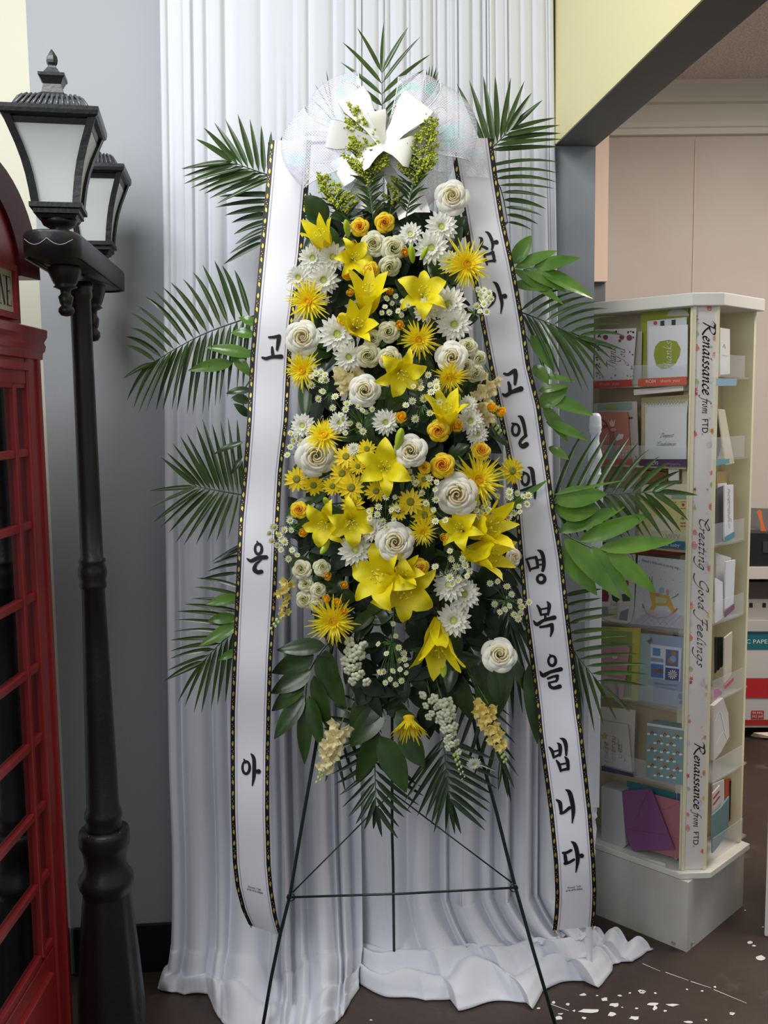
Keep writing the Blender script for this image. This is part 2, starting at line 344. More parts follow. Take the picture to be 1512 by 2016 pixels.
# ================================================================ curtains
m_cur = mat('white sheer curtain', '#dddfe6', .85, bump=.04, bscale=400)
m_cur.node_tree.nodes['Principled BSDF'].inputs['Sheen Weight'].default_value = .2
def floorpts(tab):
    return [(u, F(x, y, 0.0)) for u, x, y in tab]
def curtain(name, label, L0, L1, bottom, seed, spac_top, spac_bot, amp, yoff, n=340, zt=3.0, flare=.36, pud=0):
    rr = random.Random(seed); ph = [rr.random()*6 for _ in range(8)]
    bt = floorpts(bottom)
    def bp(u):
        for (a, pa), (b, pb) in zip(bt, bt[1:]):
            if u <= b: return pa.lerp(pb, (u-a)/(b-a))
        return bt[-1][1]
    def pleats(sp):
        out = []; u = 0
        while u < 1:
            w = interp(sp, u)*rr.choice([.4, .7, 1, 1.5, 2.1]); out.append((u+w/2, w*rr.uniform(.44, .66), rr.uniform(.55, 1.05), rr.uniform(-.35, .35))); u += w
        return out
    T = pleats(spac_top); B_ = pleats(spac_bot)
    def prof(ps, u, p):
        h = 0
        for c, w, a, sk in ps:
            d = (u-c)/w
            if abs(d) < 1.35: h = max(h, a*(1+sk*d)*math.exp(-abs(d/.86)**p))
        return h-.5
    ft = [(prof(T, j/n, 5)) for j in range(n+1)]; fb = [prof(B_, j/n, 2.8) for j in range(n+1)]
    rows = []; tops = 40; bots = 44
    for i in range(tops+bots+1):
        row = []
        for j in range(n+1):
            u = j/n; q = 0
            if i <= tops:
                z = lerp(zt, flare, i/tops); xu = lerp(L0(z), L1(z), u); yw = wallY(xu)-yoff; base = Vector((xu, yw, z)); nrm = Vector((0, -1, 0)); v = i/tops*.62
            else:
                q = (i-tops)/bots; z = flare; xu = lerp(L0(z), L1(z), u); yw = wallY(xu)-yoff; B = bp(u)
                A = Vector((xu, yw, flare)); C = Vector((lerp(xu, B.x, .30), lerp(yw, B.y, .12), .0))
                base = A*(1-q)**2 + C*2*q*(1-q) + Vector((B.x, B.y, .0))*q*q
                tng = ((C-A)*(1-q)+(B-C)*q).normalized(); nrm = Vector((0, -abs(tng.z)-.15, abs(tng.y)*.9)).normalized(); v = .62+.38*q
            m = min(1, max(0, (v-.15)/.40)); m = m*m*(3-2*m)
            f = ft[j]*(1-.85*m)*amp + fb[j]*m*amp*(5.0+1.2*max(0, (v-.5)*2))
            p = base + nrm*f
            if q > 0:
                q0 = .42 if pud else .5
                w = max(0, (q-q0)/(1-q0)); fl = max(0, min(1, w*4))
                lump = .5+.5*math.sin(B.x*21+ph[2]+3*q+1.3*math.sin(B.x*9+q*4)); l2 = .5+.5*math.sin(q*9+B.x*17+ph[4])
                rid = abs(math.sin(w*PI*(2.1+.5*math.sin(B.x*7+ph[5]))+1.2*math.sin(B.x*11+ph[3])+.6*math.sin(B.x*29)))
                env = math.sin(PI*min(1, w*1.0))**.6 if w > 0 else 0
                if pud:
                    p = base + nrm*f*(1-.8*fl); p.z = max(p.z, 0)*(1-.5*w) + env*(.012+.040*rid+.012*lump) + .004
                    p.y -= .012*w*math.sin(B.x*34+ph[1])
                else:
                    p.z = max(p.z, 0)*(1-.5*w) + env*(.010+.034*lump*l2+.020*rid) + .004
                    p.y -= .02*w*math.sin(B.x*30+ph[1]); p.x += .015*w*math.sin(q*5+B.x*13+ph[0])
                if q > .97: p.z = .004 + .3*(p.z-.004)
            row.append(p)
        rows.append(row)
    # rolled hem along the floor edge
    last = rows[-1]; rows.append([p+Vector((0, .012, -.0035)) for p in last])
    mb = MB().grid(rows)
    o = part(name, mb, m_cur); s = o.modifiers.new('solid', 'SOLIDIFY'); s.thickness = .0012; s.offset = 1
    tag(o, label, 'curtain')
    return o
def edge(tab, Y):
    zs_ = sorted((P(x, y, Y).z, P(x, y, Y).x) for x, y in tab)
    return lambda z: interp(zs_, z)
eL = edge([(316, -300), (316, 0), (324, 500), (327, 1000), (334, 1500)], 2.36)
eM = edge([(712, -300), (712, 0), (712, 900), (708, 1400)], 2.40)
eR = edge([(1091, -300), (1091, 0), (1097, 480), (1103, 900), (1112, 1400)], 2.42)
curtain('curtain', 'left white curtain panel, spilling onto the floor behind the left ribbon and easel leg', eL, eM, [(0, 322, 1942), (.05, 340, 1956), (.09, 362, 1970), (.2, 402, 1966), (.23, 410, 1986), (.32, 428, 2010), (.5, 500, 2040), (.75, 640, 2045), (.88, 685, 2012), (1, 715, 1958)], 4, [(0, .11), (.5, .075), (1, .05)], [(0, .10), (1, .085)], .0145, .055)
curtain('curtain', 'right white curtain panel, bunched on the floor between the easel legs and card rack', lambda z: eM(z)-.004, eR, [(0, 698, 1938), (.08, 760, 1960), (.17, 838, 1978), (.23, 886, 1966), (.26, 902, 1987), (.36, 990, 1978), (.44, 1035, 1972), (.47, 1047, 1984), (.52, 1068, 1950), (.66, 1150, 1934), (.70, 1176, 1942), (.78, 1204, 1912), (.84, 1206, 1902), (.92, 1246, 1900), (1, 1284, 1866)], 9, [(0, .045), (.5, .035), (1, .03)], [(0, .11), (1, .09)], .013, .050, flare=.17, pud=1)
# ================================================================ lamp post
m_iron = mat('satin black cast metal', '#1b1c1e', .38, bump=.08, bscale=120)
m_frost = mat('frosted lamp glass', '#c6cac8', .45)
m_gold = mat('worn silver scratch', '#8c8c8a', .5)
LX, LY = -.622, 2.03
k = LY/FPX
def zL(y, Y=LY): return P(180, y, Y).z
lamp = root('lamp_post', (LX, LY, 0), 'tall black cast-metal street lamp with two frosted lanterns against the grey wall', 'lamp')
prof = [(0, zL(556)), (26, zL(556)), (22, zL(572)), (23, zL(578)), (23, zL(584)), (20, zL(590)), (20, zL(720)), (21.5, zL(1000)), (22, zL(1098)), (26, zL(1101)), (26, zL(1106)), (24, zL(1110)), (27.5, zL(1120)), (28, zL(1130)), (25, zL(1142)), (26.5, zL(1150)), (26, zL(1156)), (22.5, zL(1160)), (26, zL(1300)), (29.5, zL(1450)), (32.5, zL(1588)), (37, zL(1598)), (38, zL(1606)), (35, zL(1614)), (37, zL(1624)), (36, zL(1632))]
part('pole', MB().lathe([(r*k, z) for r, z in prof], (LX, LY, 0), 32), m_iron, lamp)
prof = [(30, zL(1630)), (49, zL(1632)), (51, zL(1640)), (51, zL(1660)), (47, zL(1668)), (43, zL(1680)), (42, zL(1700)), (46, zL(1712)), (54, zL(1722)), (56, zL(1732)), (54, zL(1742)), (49, zL(1750)), (48, zL(1756))]
part('collar', MB().lathe([(r*k, z) for r, z in prof], (LX, LY, 0), 36), m_iron, lamp)
rows = []
for r, z in [(48, zL(1756)), (53, zL(1800)), (60, zL(1870)), (67, zL(1960)), (71, .04), (74, .035), (75, 0.0)]:
    rows.append([Vector((LX, LY, z)) + Vector((math.cos(a*2*PI/64), math.sin(a*2*PI/64), 0))*(r*k*(1-.05*(1 if a % 8 in (3, 4, 5) and z > .05 and z < zL(1780) else 0))) for a in range(64)])
part('base', MB().grid(rows, 0, True), m_iron, lamp)
mb = MB()
for i in range(4):
    a = PI/4+i*PI/2+.3; mb.lathe([(0, .004), (.004, .004), (.005, 0)], (LX+.046*math.cos(a), LY+.046*math.sin(a), zL(1632)), 8)
part('bolt', mb, m_iron, lamp)
# bracket head along the Y direction
def hull(c, hx, hy, r, n=6, rot=0):
    out = []
    for sx, sy, a0 in ((1, 1, 0), (-1, 1, PI/2), (-1, -1, PI), (1, -1, 3*PI/2)):
        for i in range(n+1):
            a = a0+i*PI/2/n; v = Vector((sx*(hx-r)+r*math.cos(a), sy*(hy-r)+r*math.sin(a), 0)); v.rotate(Euler((0, 0, rot))); out.append(Vector(c)+v)
    return out
ROTL = .10
zt = P(112, 456, 1.78).z; zb = P(112, 508, 1.78).z
hc = (LX+.004, LY-.005, 0)
rows = []
for dz, q in ((zt, .80), (zt-.002, .93), (zt-.008, 1.0), (zb, .985), (zb, .93), (zb+.003, .88)):
    h = hull((hc[0], hc[1], dz), .052*q, .275*(.97+.03*q), .045*q, 6, ROTL); rows.append(h)
mb = MB().grid(rows, 0, True); mb.f.append(tuple(range(28))); mb.m.append(0); o = len(mb.v)-28; mb.f.append(tuple(range(o, o+28))[::-1]); mb.m.append(0)
part('bracket_head', mb, m_iron, lamp)
mb = MB()
def on_head(x, z):
    y = -.2335-math.sqrt(max(0, .042**2-max(0, abs(x)-.010)**2)); v = Vector((x, y-.0035, 0)); v.rotate(Euler((0, 0, ROTL))); return Vector((hc[0], hc[1], z))+v
sc_ = [on_head(-.042+.084*i/16, lerp(zt, zb, .35+.25*abs(math.sin(i/16*PI*2)))) for i in range(17)]
mb.tube(sc_, .0008, 5)
part('scratch', mb, m_gold, lamp, label='thin worn silver scroll line')
for (px, yy, s) in ((135, -.135, 1.0), (190, .125, .95)):
    c = (LX+.0-(yy*ROTL), LY+yy, zb)
    pr = [(.036, .0), (.036, -.02), (.030, -.045), (.026, -.06), (.022, -.068), (.027, -.075), (.012, -.085), (.011, -.10), (.017, -.112), (.014, -.135), (.011, -.145), (.017, -.155), (.018, -.168), (.012, -.182), (0, -.186)]
    part('drop_finial', MB().lathe([(r*s*.85, z*(.50 if yy < 0 else .66)) for r, z in pr], c, 20), m_iron, lamp)
def lantern(cx, cy, s, rot):
    Yr = 1.82
    def z0(y): return P(110, y, 1.735 if y > 200 else lerp(1.82, 1.735, max(0, (y-140)/60))).z
    zz = lambda y: zt + (z0(y) - z0(456))*.965
    kk = Yr/FPX*s*.88; R = rot+PI/4; q2 = math.sqrt(2)
    def sq(prof, n=4): return MB().lathe([(r*kk*q2, zz(y)) for r, y in prof], (cx, cy, 0), n, 0, 0, R)
    base = part('lantern', MB().lathe([(20*kk, zz(456)), (25*kk, zz(450)), (19*kk, zz(444)), (34*kk, zz(436)), (40*kk, zz(424)), (30*kk, zz(420))], (cx, cy, 0), 24), m_iron, lamp)
    b = sq([(30, 428), (38, 426), (42, 419), (47, 417), (47, 408), (54, 406), (54, 396), (44, 396)]); part('bottom_tray', b, m_iron, base, flat=True)
    tab = [(396, 50), (370, 53), (340, 57.5), (310, 64), (280, 73), (250, 84), (226, 93)]
    mb = MB()
    for i in range(4):
        a = R+i*PI/2; pts = [Vector((cx+math.cos(a)*(r-5)*kk*q2, cy+math.sin(a)*(r-5)*kk*q2, zz(y))) for y, r in tab]
        x = Vector((math.cos(a), math.sin(a), 0)); t = Vector((-x.y, x.x, 0)); w = .0085*s
        rows = [[p+x*w*.7, p+t*w-x*w*.6+x*0, p-x*w*1.2, p-t*w-x*w*.6] for p in pts]; mb.grid(rows, 0, True)
    part('corner_frame', mb, m_iron, base, flat=True)
    for i in range(4):
        a = R+i*PI/2; b2 = a+PI/2; mb = MB(); rows = []
        for y, r in tab:
            r -= 9; p = Vector((cx+math.cos(a)*r*kk*q2, cy+math.sin(a)*r*kk*q2, zz(y))); q = Vector((cx+math.cos(b2)*r*kk*q2, cy+math.sin(b2)*r*kk*q2, zz(y))); rows.append([p, p.lerp(q, .5), q])
        mb.grid(rows); part('pane', mb, m_frost, base)
    part('rim', sq([(80, 240), (84, 228), (93, 226), (98, 222), (100, 214), (100, 206), (92, 204), (70, 206)]), m_iron, base, flat=True)
    part('roof', sq([(78, 206), (77, 202), (66, 190), (52, 182), (36, 180), (30, 178)]), m_iron, base, flat=True)
    mb = MB()
    for i in range(4):
        a = R+i*PI/2; b2 = a+PI/2
        for j in range(12):
            t0 = .04+j*.92/12+.02; pts = []
            for y, r, tt in ((204, 78, t0), (196, 72.5, t0+.008), (188, 65, t0+.02), (183, 56, t0+.035)):
                p = Vector((cx+math.cos(a)*r*kk*q2, cy+math.sin(a)*r*kk*q2, zz(y))); q = Vector((cx+math.cos(b2)*r*kk*q2, cy+math.sin(b2)*r*kk*q2, zz(y))); pts.append(p.lerp(q, tt)+Vector((0, 0, .001)))
            mb.tube(pts, .0028*s, 5)
    part('roof_ribs', mb, mat('polished rib metal', '#4a4c50', .25), base)
    part('vent_block', sq([(30, 181), (30, 176), (22, 172), (18, 160), (24, 152), (27, 150), (27, 146), (17, 144), (9, 134), (7, 130), (7, 128)]), m_iron, base, flat=True)
    part('spire', MB().lathe([(9*kk, zz(128)), (11.5*kk, zz(124)), (12.5*kk, zz(118)), (11*kk, zz(110)), (6*kk, zz(102)), (1*kk, zz(95))], (cx, cy, 0), 6), m_iron, base, flat=True)
lantern(LX+.034, 1.815, 1.0, .19)
lantern(LX-.014, 2.205, .90, .15)
# ================================================================ red telephone booth (only its right side is in the picture)
m_red = mat('glossy red paint', '#a32b2a', .32, '#8e2423', 6, coat=.3, bump=.06, bscale=30)
m_maroon = mat('maroon roof paint', '#5d1720', .35)
m_mirror = mat('mirrored booth glass', '#aeb4b8', .03, metal=1)
BX = -.702; Y0, Y1 = 1.50, 2.0; BC = 1.75
booth = root('telephone_booth', (BX-.25, BC, 0), 'red telephone booth with mirrored panes and arched roof at left edge', 'booth')
def zB(y): return P(75, y, 1.93).z
bars_z = [zB(y) for y in (757, 891, 1033, 1174, 1312, 1449, 1582, 1716, 1852)]
zc = zB(700)
cols = [1.50, 1.558, 1.573, 1.622, 1.637, 1.862, 1.877, 1.930, 2.0]
def bx(x0, x1, y0, y1, z0, z1): return MB().box(((x0+x1)/2, (y0+y1)/2, (z0+z1)/2), (abs(x1-x0), abs(y1-y0), abs(z1-z0)))
part('body', bx(BX-.5, BX-.020, Y0+.01, Y1-.01, .0, zc), m_maroon, booth, flat=True)
for y0, y1, nm in ((1.50, 1.563, 'corner_post'), (1.930, 2.0, 'corner_post')):
    part(nm, bx(BX-.04, BX, y0, y1, 0, zc), m_red, booth, bevel=.004, flat=True)
part('corner_moulding', bx(BX-.03, BX+.006, 1.975, 1.99, 0, zc), m_red, booth, bevel=.002, flat=True)
door = part('door', bx(BX-.030, BX-.006, 1.563, 1.930, .05, bars_z[8]-.012), m_red, booth, bevel=.003, flat=True)
part('top_rail', bx(BX-.030, BX-.004, 1.563, 1.930, bars_z[0], zc), m_red, booth, bevel=.003, flat=True)
part('rail_moulding', bx(BX-.020, BX+.004, 1.558, 1.935, zc-.03, zc-.012), m_red, booth, bevel=.003, flat=True)
part('panel_moulding', bx(BX-.020, BX+.004, 1.60, 1.90, .09, bars_z[8]-.05), m_red, booth, bevel=.004, flat=True)
for y in (1.6295, 1.8695):
    part('muntin', bx(BX-.016, BX-.004, y-.007, y+.007, bars_z[8], bars_z[0]), m_red, door, bevel=.002, flat=True)
for z in bars_z:
    for a, b in ((1.563, 1.6225), (1.6365, 1.8625), (1.8765, 1.930)):
        part('glazing_bar', bx(BX-.016, BX-.006, a, b, z-.008, z+.008), m_red, door, bevel=.002, flat=True)
for z0, z1 in zip(bars_z[1:], bars_z):
    for a, b in ((1.563, 1.6225), (1.6365, 1.8625), (1.8765, 1.930)):
        part('pane', bx(BX-.018, BX-.014, a, b, z0+.008, z1-.008), m_mirror, door, flat=True)
# cornice
prf = [(0, zc-.005), (.012, zc-.005), (.014, zc+.008), (.022, zc+.012), (.026, zc+.022), (.020, zc+.030), (.032, zc+.040), (.034, zc+.055), (0, zc+.060)]
def frame_profile(prf, x1, y0, y1, x0):
    mb = MB(); rows = []
    for o, z in prf: rows.append([Vector((x0, y0-o*.45, z)), Vector((x1+o*.45, y0-o*.45, z)), Vector((x1+o*.45, y1+o*.3, z)), Vector((x0, y1+o*.3, z))])
    return mb.grid(rows, 0, True)
part('cornice', frame_profile(prf, BX, Y0, Y1, BX-.5), m_red, booth, flat=True)
FX = BX-.012; zs = P(60, 533, 1.88).z; zf = zc+.055
part('frieze', bx(BX-.48, FX, 1.56, 1.94, zf, zs+.01), m_red, booth, flat=True)
zsg0, zsg1 = P(28, 614, 1.86).z, P(28, 530, 1.86).z
sign = part('sign_panel', bx(FX, FX+.006, 1.605, 1.888, zsg0, zsg1), mat('cream sign enamel', '#d8d4b6', .4), booth, flat=True)
part('sign_frame', MB().box((FX+.004, 1.7465, zsg0-.006), (.02, .30, .012)).box((FX+.004, 1.7465, zsg1+.006), (.02, .30, .012)).box((FX+.004, 1.893, (zsg0+zsg1)/2), (.02, .010, zsg1-zsg0)).box((FX+.004, 1.60, (zsg0+zsg1)/2), (.02, .010, zsg1-zsg0)), m_red, booth, flat=True)
def on_booth(a, b, off): return Vector((FX+.0065+off, a, b))
# serif capitals on the sign (only the last letters are inside the picture)
def serif(ch, y, w, mb):
    h0, h1 = zsg0+.012, zsg1-.012; H = h1-h0; T = .0055; t = .0022
    def r(a0, a1, b0, b1): mb.add([on_booth(y+w*a0, h0+H*b0, .0006), on_booth(y+w*a1, h0+H*b0, .0006), on_booth(y+w*a1, h0+H*b1, .0006), on_booth(y+w*a0, h0+H*b1, .0006)], [(0, 1, 2, 3)])
    th = T/w; sh = .03
    S = {'T': [(.5-th/2, .5+th/2, 0, 1), (.05, .95, 1-sh, 1), (.3, .7, 0, sh), (.05, .1, .82, 1), (.9, .95, .82, 1)],
         'E': [(.15, .15+th, 0, 1), (.05, .9, 1-sh, 1), (.05, .95, 0, sh), (.15, .7, .5-sh/2, .5+sh/2), (.85, .9, .82, 1), (.9, .95, 0, .2), (.65, .7, .42, .58)],
         'L': [(.15, .15+th, 0, 1), (.02, .5, 1-sh, 1), (.05, .95, 0, sh), (.9, .95, 0, .2)],
         'P': [(.15, .15+th, 0, 1), (.02, .8, 1-sh, 1), (.15, .8, .48, .51), (.78, .78+th, .5, .98), (.02, .45, 0, sh)],
         'H': [(.12, .12+th, 0, 1), (.75, .75+th, 0, 1), (.1, .9, .5, .53), (0, .4, 0, sh), (.6, 1, 0, sh), (0, .4, 1-sh, 1), (.6, 1, 1-sh, 1)],
         'O': [(.08, .08+th, .12, .88), (.75, .75+th, .12, .88), (.15, .85, 1-sh, 1), (.15, .85, 0, sh)],
         'N': [(.12, .17, 0, 1), (.83, .88, 0, 1), (0, .3, 1-sh, 1), (.7, 1, 1-sh, 1), (0, .3, 0, sh)]}
    for q in S[ch]: r(*q)
    if ch == 'N': mb.add([on_booth(y+w*.1, h1, .0006), on_booth(y+w*.1+T, h1, .0006), on_booth(y+w*.88, h0, .0006), on_booth(y+w*.88-T, h0, .0006)], [(0, 1, 2, 3)])
mb = MB()
for i, ch in enumerate('TELEPHONE'): serif(ch, 1.612+i*.0300, .0275, mb)
part('sign_lettering', mb, mat('black sign ink', '#17161a', .5), sign, flat=True)
# arched roof
def arch(hs, rise, z0, n=24): return [(BC+hs*math.cos(PI*(1-i/n)), z0+rise*math.sin(PI*(i/n))) for i in range(n+1)]
zr = zs
tym = arch(.182, .150, zr)
part('tympanum', MB().prism([(FX, y, z) for y, z in tym], (-.4, 0, 0)), m_red, booth, flat=True)
outer = arch(.250, .195, zr-.002); inner = arch(.182, .150, zr-.002)
rows = [[(BX+.010, oy, oz), (BX-.5, oy, oz), (BX-.5, iy, iz), (BX-.004, iy, iz)] for (oy, oz), (iy, iz) in zip(outer, inner)]
mb = MB().grid(rows, 0, True); mb.f += [(0, 1, 2, 3), tuple(len(mb.v)-4+q for q in (3, 2, 1, 0))]; mb.m += [0, 0]
part('arched_roof', mb, m_maroon, booth, flat=True)
# ================================================================ white turned post beside the rack
m_post = mat('white painted turned wood', '#e9ecf2', .25, bump=.02)
post = root('turned_post', (P(1168, 1200, 2.33).x, 2.33, 0), 'white turned wooden post standing between the right ribbon and the card rack', 'post')
pc = post.location; zp = lambda y: P(1168, y, 2.33).z; kp = 2.33/FPX
part('turned_top', MB().lathe([(r*kp, zp(y)) for r, y in ((0, 813), (7, 814), (11, 820), (12, 832), (12, 838), (13, 841), (11, 846), (12, 850), (8, 858), (8, 868), (10, 880), (14, 895), (14, 905), (11, 916), (12, 922), (12, 928), (13, 934))], (pc.x, pc.y, 0), 20), m_post, post)
part('shaft', MB().box((pc.x, pc.y, (zp(932)+zp(1586))/2), (26*kp, 26*kp, zp(932)-zp(1586)), .15), m_post, post, bevel=.002, flat=True)
part('turned_foot', MB().lathe([(r*kp, zp(y)) for r, y in ((13, 1584), (12, 1592), (11, 1600), (13, 1606), (9, 1612), (12, 1630), (10, 1655), (8, 1668), (10, 1675), (9, 1685), (8, 1705))]+[(.0075, .02), (.009, 0), (0, 0)], (pc.x, pc.y, 0), 20), m_post, post)
mb = MB(); mb.lathe([(0, .001), (.003, .0005), (.003, 0)], (0, 0, 0), 8)
# ================================================================ greeting card rack
Ld = Vector((-.707, .707, 0)); Rd = Vector((.707, .707, 0)); NL = Vector((-.707, -.707, 0)); NR = Vector((.707, -.707, 0))
UP = Vector((0, 0, 1))
Abase = F(1352, 1875)
S0 = Vector((.787, Abase.y+.035, 0)); S1 = S0 + Vector((.060, .004, 0))
LF = on_plane(S0, NL); RF = on_plane(S1, NR)
zr0 = P(1352, 1712, S0.y).z; zr1 = P(1366, 603, S0.y).z
m_rack = mat('cream laminate board', '#e6dfbd', .45, bump=.02)
m_rackw = mat('off-white laminate board', '#e2e0d6', .4, bump=.02)
m_ply = mat('pale rack backboard', '#d8c9ab', .6, '#cdbd9e', 8)
m_acr = mat('clear acrylic', '#e8eef2', .08, alpha=.16, spec=.6)
LW, RW = .34, .225
rack = root('card_rack', S0, 'tall cream greeting-card rack with lettered corner strip on a white plinth', 'rack')
bw = .50
A = Vector((Abase.x, Abase.y, 0))
zpl = P(1352, 1738, A.y).z
part('plinth', MB().prism([A, A+Rd*.335, A+Rd*.335+Ld*.40, A+Ld*.40], (0, 0, zpl)), mat('scuffed white plinth', '#cfccc6', .5, '#bfb9b0', 5), rack, flat=True)
mb = MB()
for px, py in ((1326, 1856), (1364, 1854)):
    q = on_plane(A, NL if px < 1352 else NR)(px, py, .0015); mb.lathe([(0, .002), (.006, .002), (.006, -.002)], q, 8)
part('screw_cap', mb, mat('grey screw', '#8b8780', .5), rack)
def foot(ext, z, l=LW, r=RW):
    cL = S0 + NL*ext; cR = S1 + NR*ext; f = Vector((0, -1, 0))*ext*.9
    a = S0+NL*ext*.75+f*.35; b = S1+NR*ext*.75+f*.35
    return [v+UP*z for v in (S0+NL*ext+Ld*l, a, b, S1+NR*ext+Rd*(r+ext*.3), S1+Rd*(r+ext*.3)-NR*.30, S0+Ld*l-NL*.24)]
part('bottom_board', MB().prism(foot(.022, zpl+.001), UP*(zr0-zpl-.002)), m_rackw, rack, bevel=.002, flat=True)
part('top_board', MB().prism(foot(.020, zr1), UP*.032), m_rackw, rack, bevel=.002, flat=True)
part('backboard', MB().prism([v+UP*zr0 for v in (S0-NL*.085+Ld*LW, S0-NL*.085+Ld*.045, S1-NR*.085+Rd*.045, S1-NR*.085+Rd*RW, S1-NR*.28+Rd*RW, S0-NL*.22+Ld*LW)], UP*(zr1-zr0)), m_ply, rack, flat=True)
spine = part('corner_strip', MB().prism([S0+UP*zr0, S1+UP*zr0, S1+UP*zr0+Vector((0, .012, 0)), S0+UP*zr0+Vector((0, .012, 0))], UP*(zr1-zr0)), mat('printed corner strip', '#e3dcd8', .5), rack, flat=True)
for q, dd, nn in ((S0, Ld, NL), (S1, Rd, NR)):
    part('edge_board', MB().prism([q+UP*zr0, q+dd*.010+UP*zr0, q+dd*.010-nn*.088+UP*zr0, q-nn*.088+UP*zr0], UP*(zr1-zr0)), m_rack, rack, flat=True)
    part('edge_trim', MB().box(q+Vector((0, -.002, (zr0+zr1)/2)), (.008, .006, zr1-zr0)), m_rack, rack, flat=True)
part('side_board', MB().prism([S1+Rd*(RW-.012)+UP*zr0, S1+Rd*RW+UP*zr0, S1+Rd*RW-NR*.16+UP*zr0, S1+Rd*(RW-.012)-NR*.16+UP*zr0], UP*(zr1-zr0)), m_rack, rack, flat=True)
part('side_board', MB().prism([S0+Ld*(LW-.012)+UP*zr0, S0+Ld*LW+UP*zr0, S0+Ld*LW-NL*.2+UP*zr0, S0+Ld*(LW-.012)-NL*.2+UP*zr0], UP*(zr1-zr0)), m_rack, rack, flat=True)
# lettering on the corner strip
def SP(px, py, off=0):
    xl_ = 1365-.0137*(py-600); xr_ = 1408-.0073*(py-605); u = (px-xl_)/(xr_-xl_)
    z = P(1380, py, S0.y-.01).z
    return S0.lerp(S1, u) + Vector((0, -.0012-off, z))
SP.n = Vector((0, -1, 0))
m_ink = mat('black print ink', '#1a1614', .6)
mb = MB()
dn = (0, 1); rt = (1, 0)
pen('Renaissance', (1381, 634), dn, rt, 11.0, SP, .0004, .26, .7, .25, 143, mb)
pen('from', (1381, 783), dn, rt, 8.5, SP, .0004, .17, .7, .25, 32, mb)
text('FTD.', (1381, 824), dn, (17, 0), SP, .0004, mb, 32)
pen('Creating', (1378, 1018), dn, rt, 9.5, SP, .0004, .19, .8, .5, 105, mb)
pen('Good', (1378, 1139), dn, rt, 9.5, SP, .0004, .19, .8, .5, 62, mb)
pen('Feelings', (1377, 1212), dn, rt, 9.5, SP, .0004, .19, .8, .5, 102, mb)
pen('Renaissance', (1374, 1466), dn, rt, 10.5, SP, .0004, .26, .7, .25, 130, mb)
pen('from', (1374, 1602), dn, rt, 8.5, SP, .0004, .17, .7, .25, 30, mb)
text('FTD.', (1374, 1640), dn, (17, 0), SP, .0004, mb, 30)
part('lettering', mb, m_ink, spine, flat=True)
def spiral(cx, cy, r, col, mb):
    pts = [(cx+r*(1-t)*math.cos(t*14)*.75, cy+r*(1-t)*math.sin(t*14)*1.25, r*.22) for t in [i/26 for i in range(25)]]
    return brush([pts], SP, .0003, mb)
def star(cx, cy, r, mb, n=5, rot=0): return poly([(cx+r*(1 if i % 2 == 0 else .45)*math.cos(rot+i*PI/n), cy+r*1.2*(1 if i % 2 == 0 else .45)*math.sin(rot+i*PI/n)) for i in range(2*n)], SP, .0003, mb)
cols = {'orange': '#e2693c', 'green': '#9fc05e', 'gold': '#f0b84a', 'pink': '#e08a8a', 'lilac': '#d3c3d6', 'plum': '#8a3a78'}
art = {c: MB() for c in cols}
for cx, cy, r, c in [(1369, 683, 6, 'orange'), (1369, 655, 5, 'green'), (1392, 604, 6, 'orange'), (1370, 750, 5, 'green'), (1403, 665, 5, 'pink'), (1403, 698, 5, 'orange'), (1369, 1048, 5, 'orange'), (1368, 1073, 7, 'pink'), (1401, 998, 6, 'orange'), (1402, 955, 5, 'green'), (1368, 1000, 4, 'green'), (1362, 1256, 6, 'orange'), (1364, 1318, 5, 'green'), (1398, 1355, 4, 'green'), (1396, 1525, 5, 'orange'), (1362, 1555, 4, 'green'), (1361, 1606, 4, 'orange'), (1361, 1632, 6, 'pink'), (1399, 1120, 5, 'orange'), (1401, 850, 4, 'green')]:
    spiral(cx, cy, r, c, art[c])
rs = random.Random(5)
for cx, cy, r, c in [(1367, 628, 6, 'orange'), (1367, 621, 4, 'plum'), (1368, 767, 5, 'orange'), (1369, 775, 4, 'plum'), (1368, 855, 5, 'orange'), (1366, 850, 3, 'plum'), (1402, 848, 5, 'orange'), (1401, 932, 5, 'pink'), (1366, 968, 5, 'gold'), (1368, 964, 4, 'plum'), (1364, 1195, 5, 'gold'), (1363, 1190, 4, 'pink'), (1400, 1214, 5, 'gold'), (1365, 1338, 5, 'orange'), (1364, 1345, 4, 'plum'), (1399, 1370, 5, 'gold'), (1362, 1422, 5, 'pink'), (1396, 1455, 5, 'pink'), (1360, 1530, 5, 'orange'), (1396, 1575, 5, 'gold'), (1395, 1680, 5, 'orange')]:
    star(cx, cy, r, art[c], rot=rs.random()*2)
for i in range(46):
    cy = 612+i*23.5; cx = (1370 if rs.random() < .5 else 1399)-.0125*(cy-600)+rs.uniform(-3, 3)
    star(cx, cy, rs.uniform(1.3, 3), art[rs.choice(['gold', 'green', 'lilac', 'gold', 'lilac'])], 5, rs.random()*2)
for i in range(9):
    cy = 640+i*118; disc((1369 if i % 2 else 1399)-.0125*(cy-600), cy, 5, 6, SP, .0002, art['lilac'])
for c, mb in art.items(): part('confetti_print', mb, mat('print '+c, cols[c], .6), spine, kind='stuff')
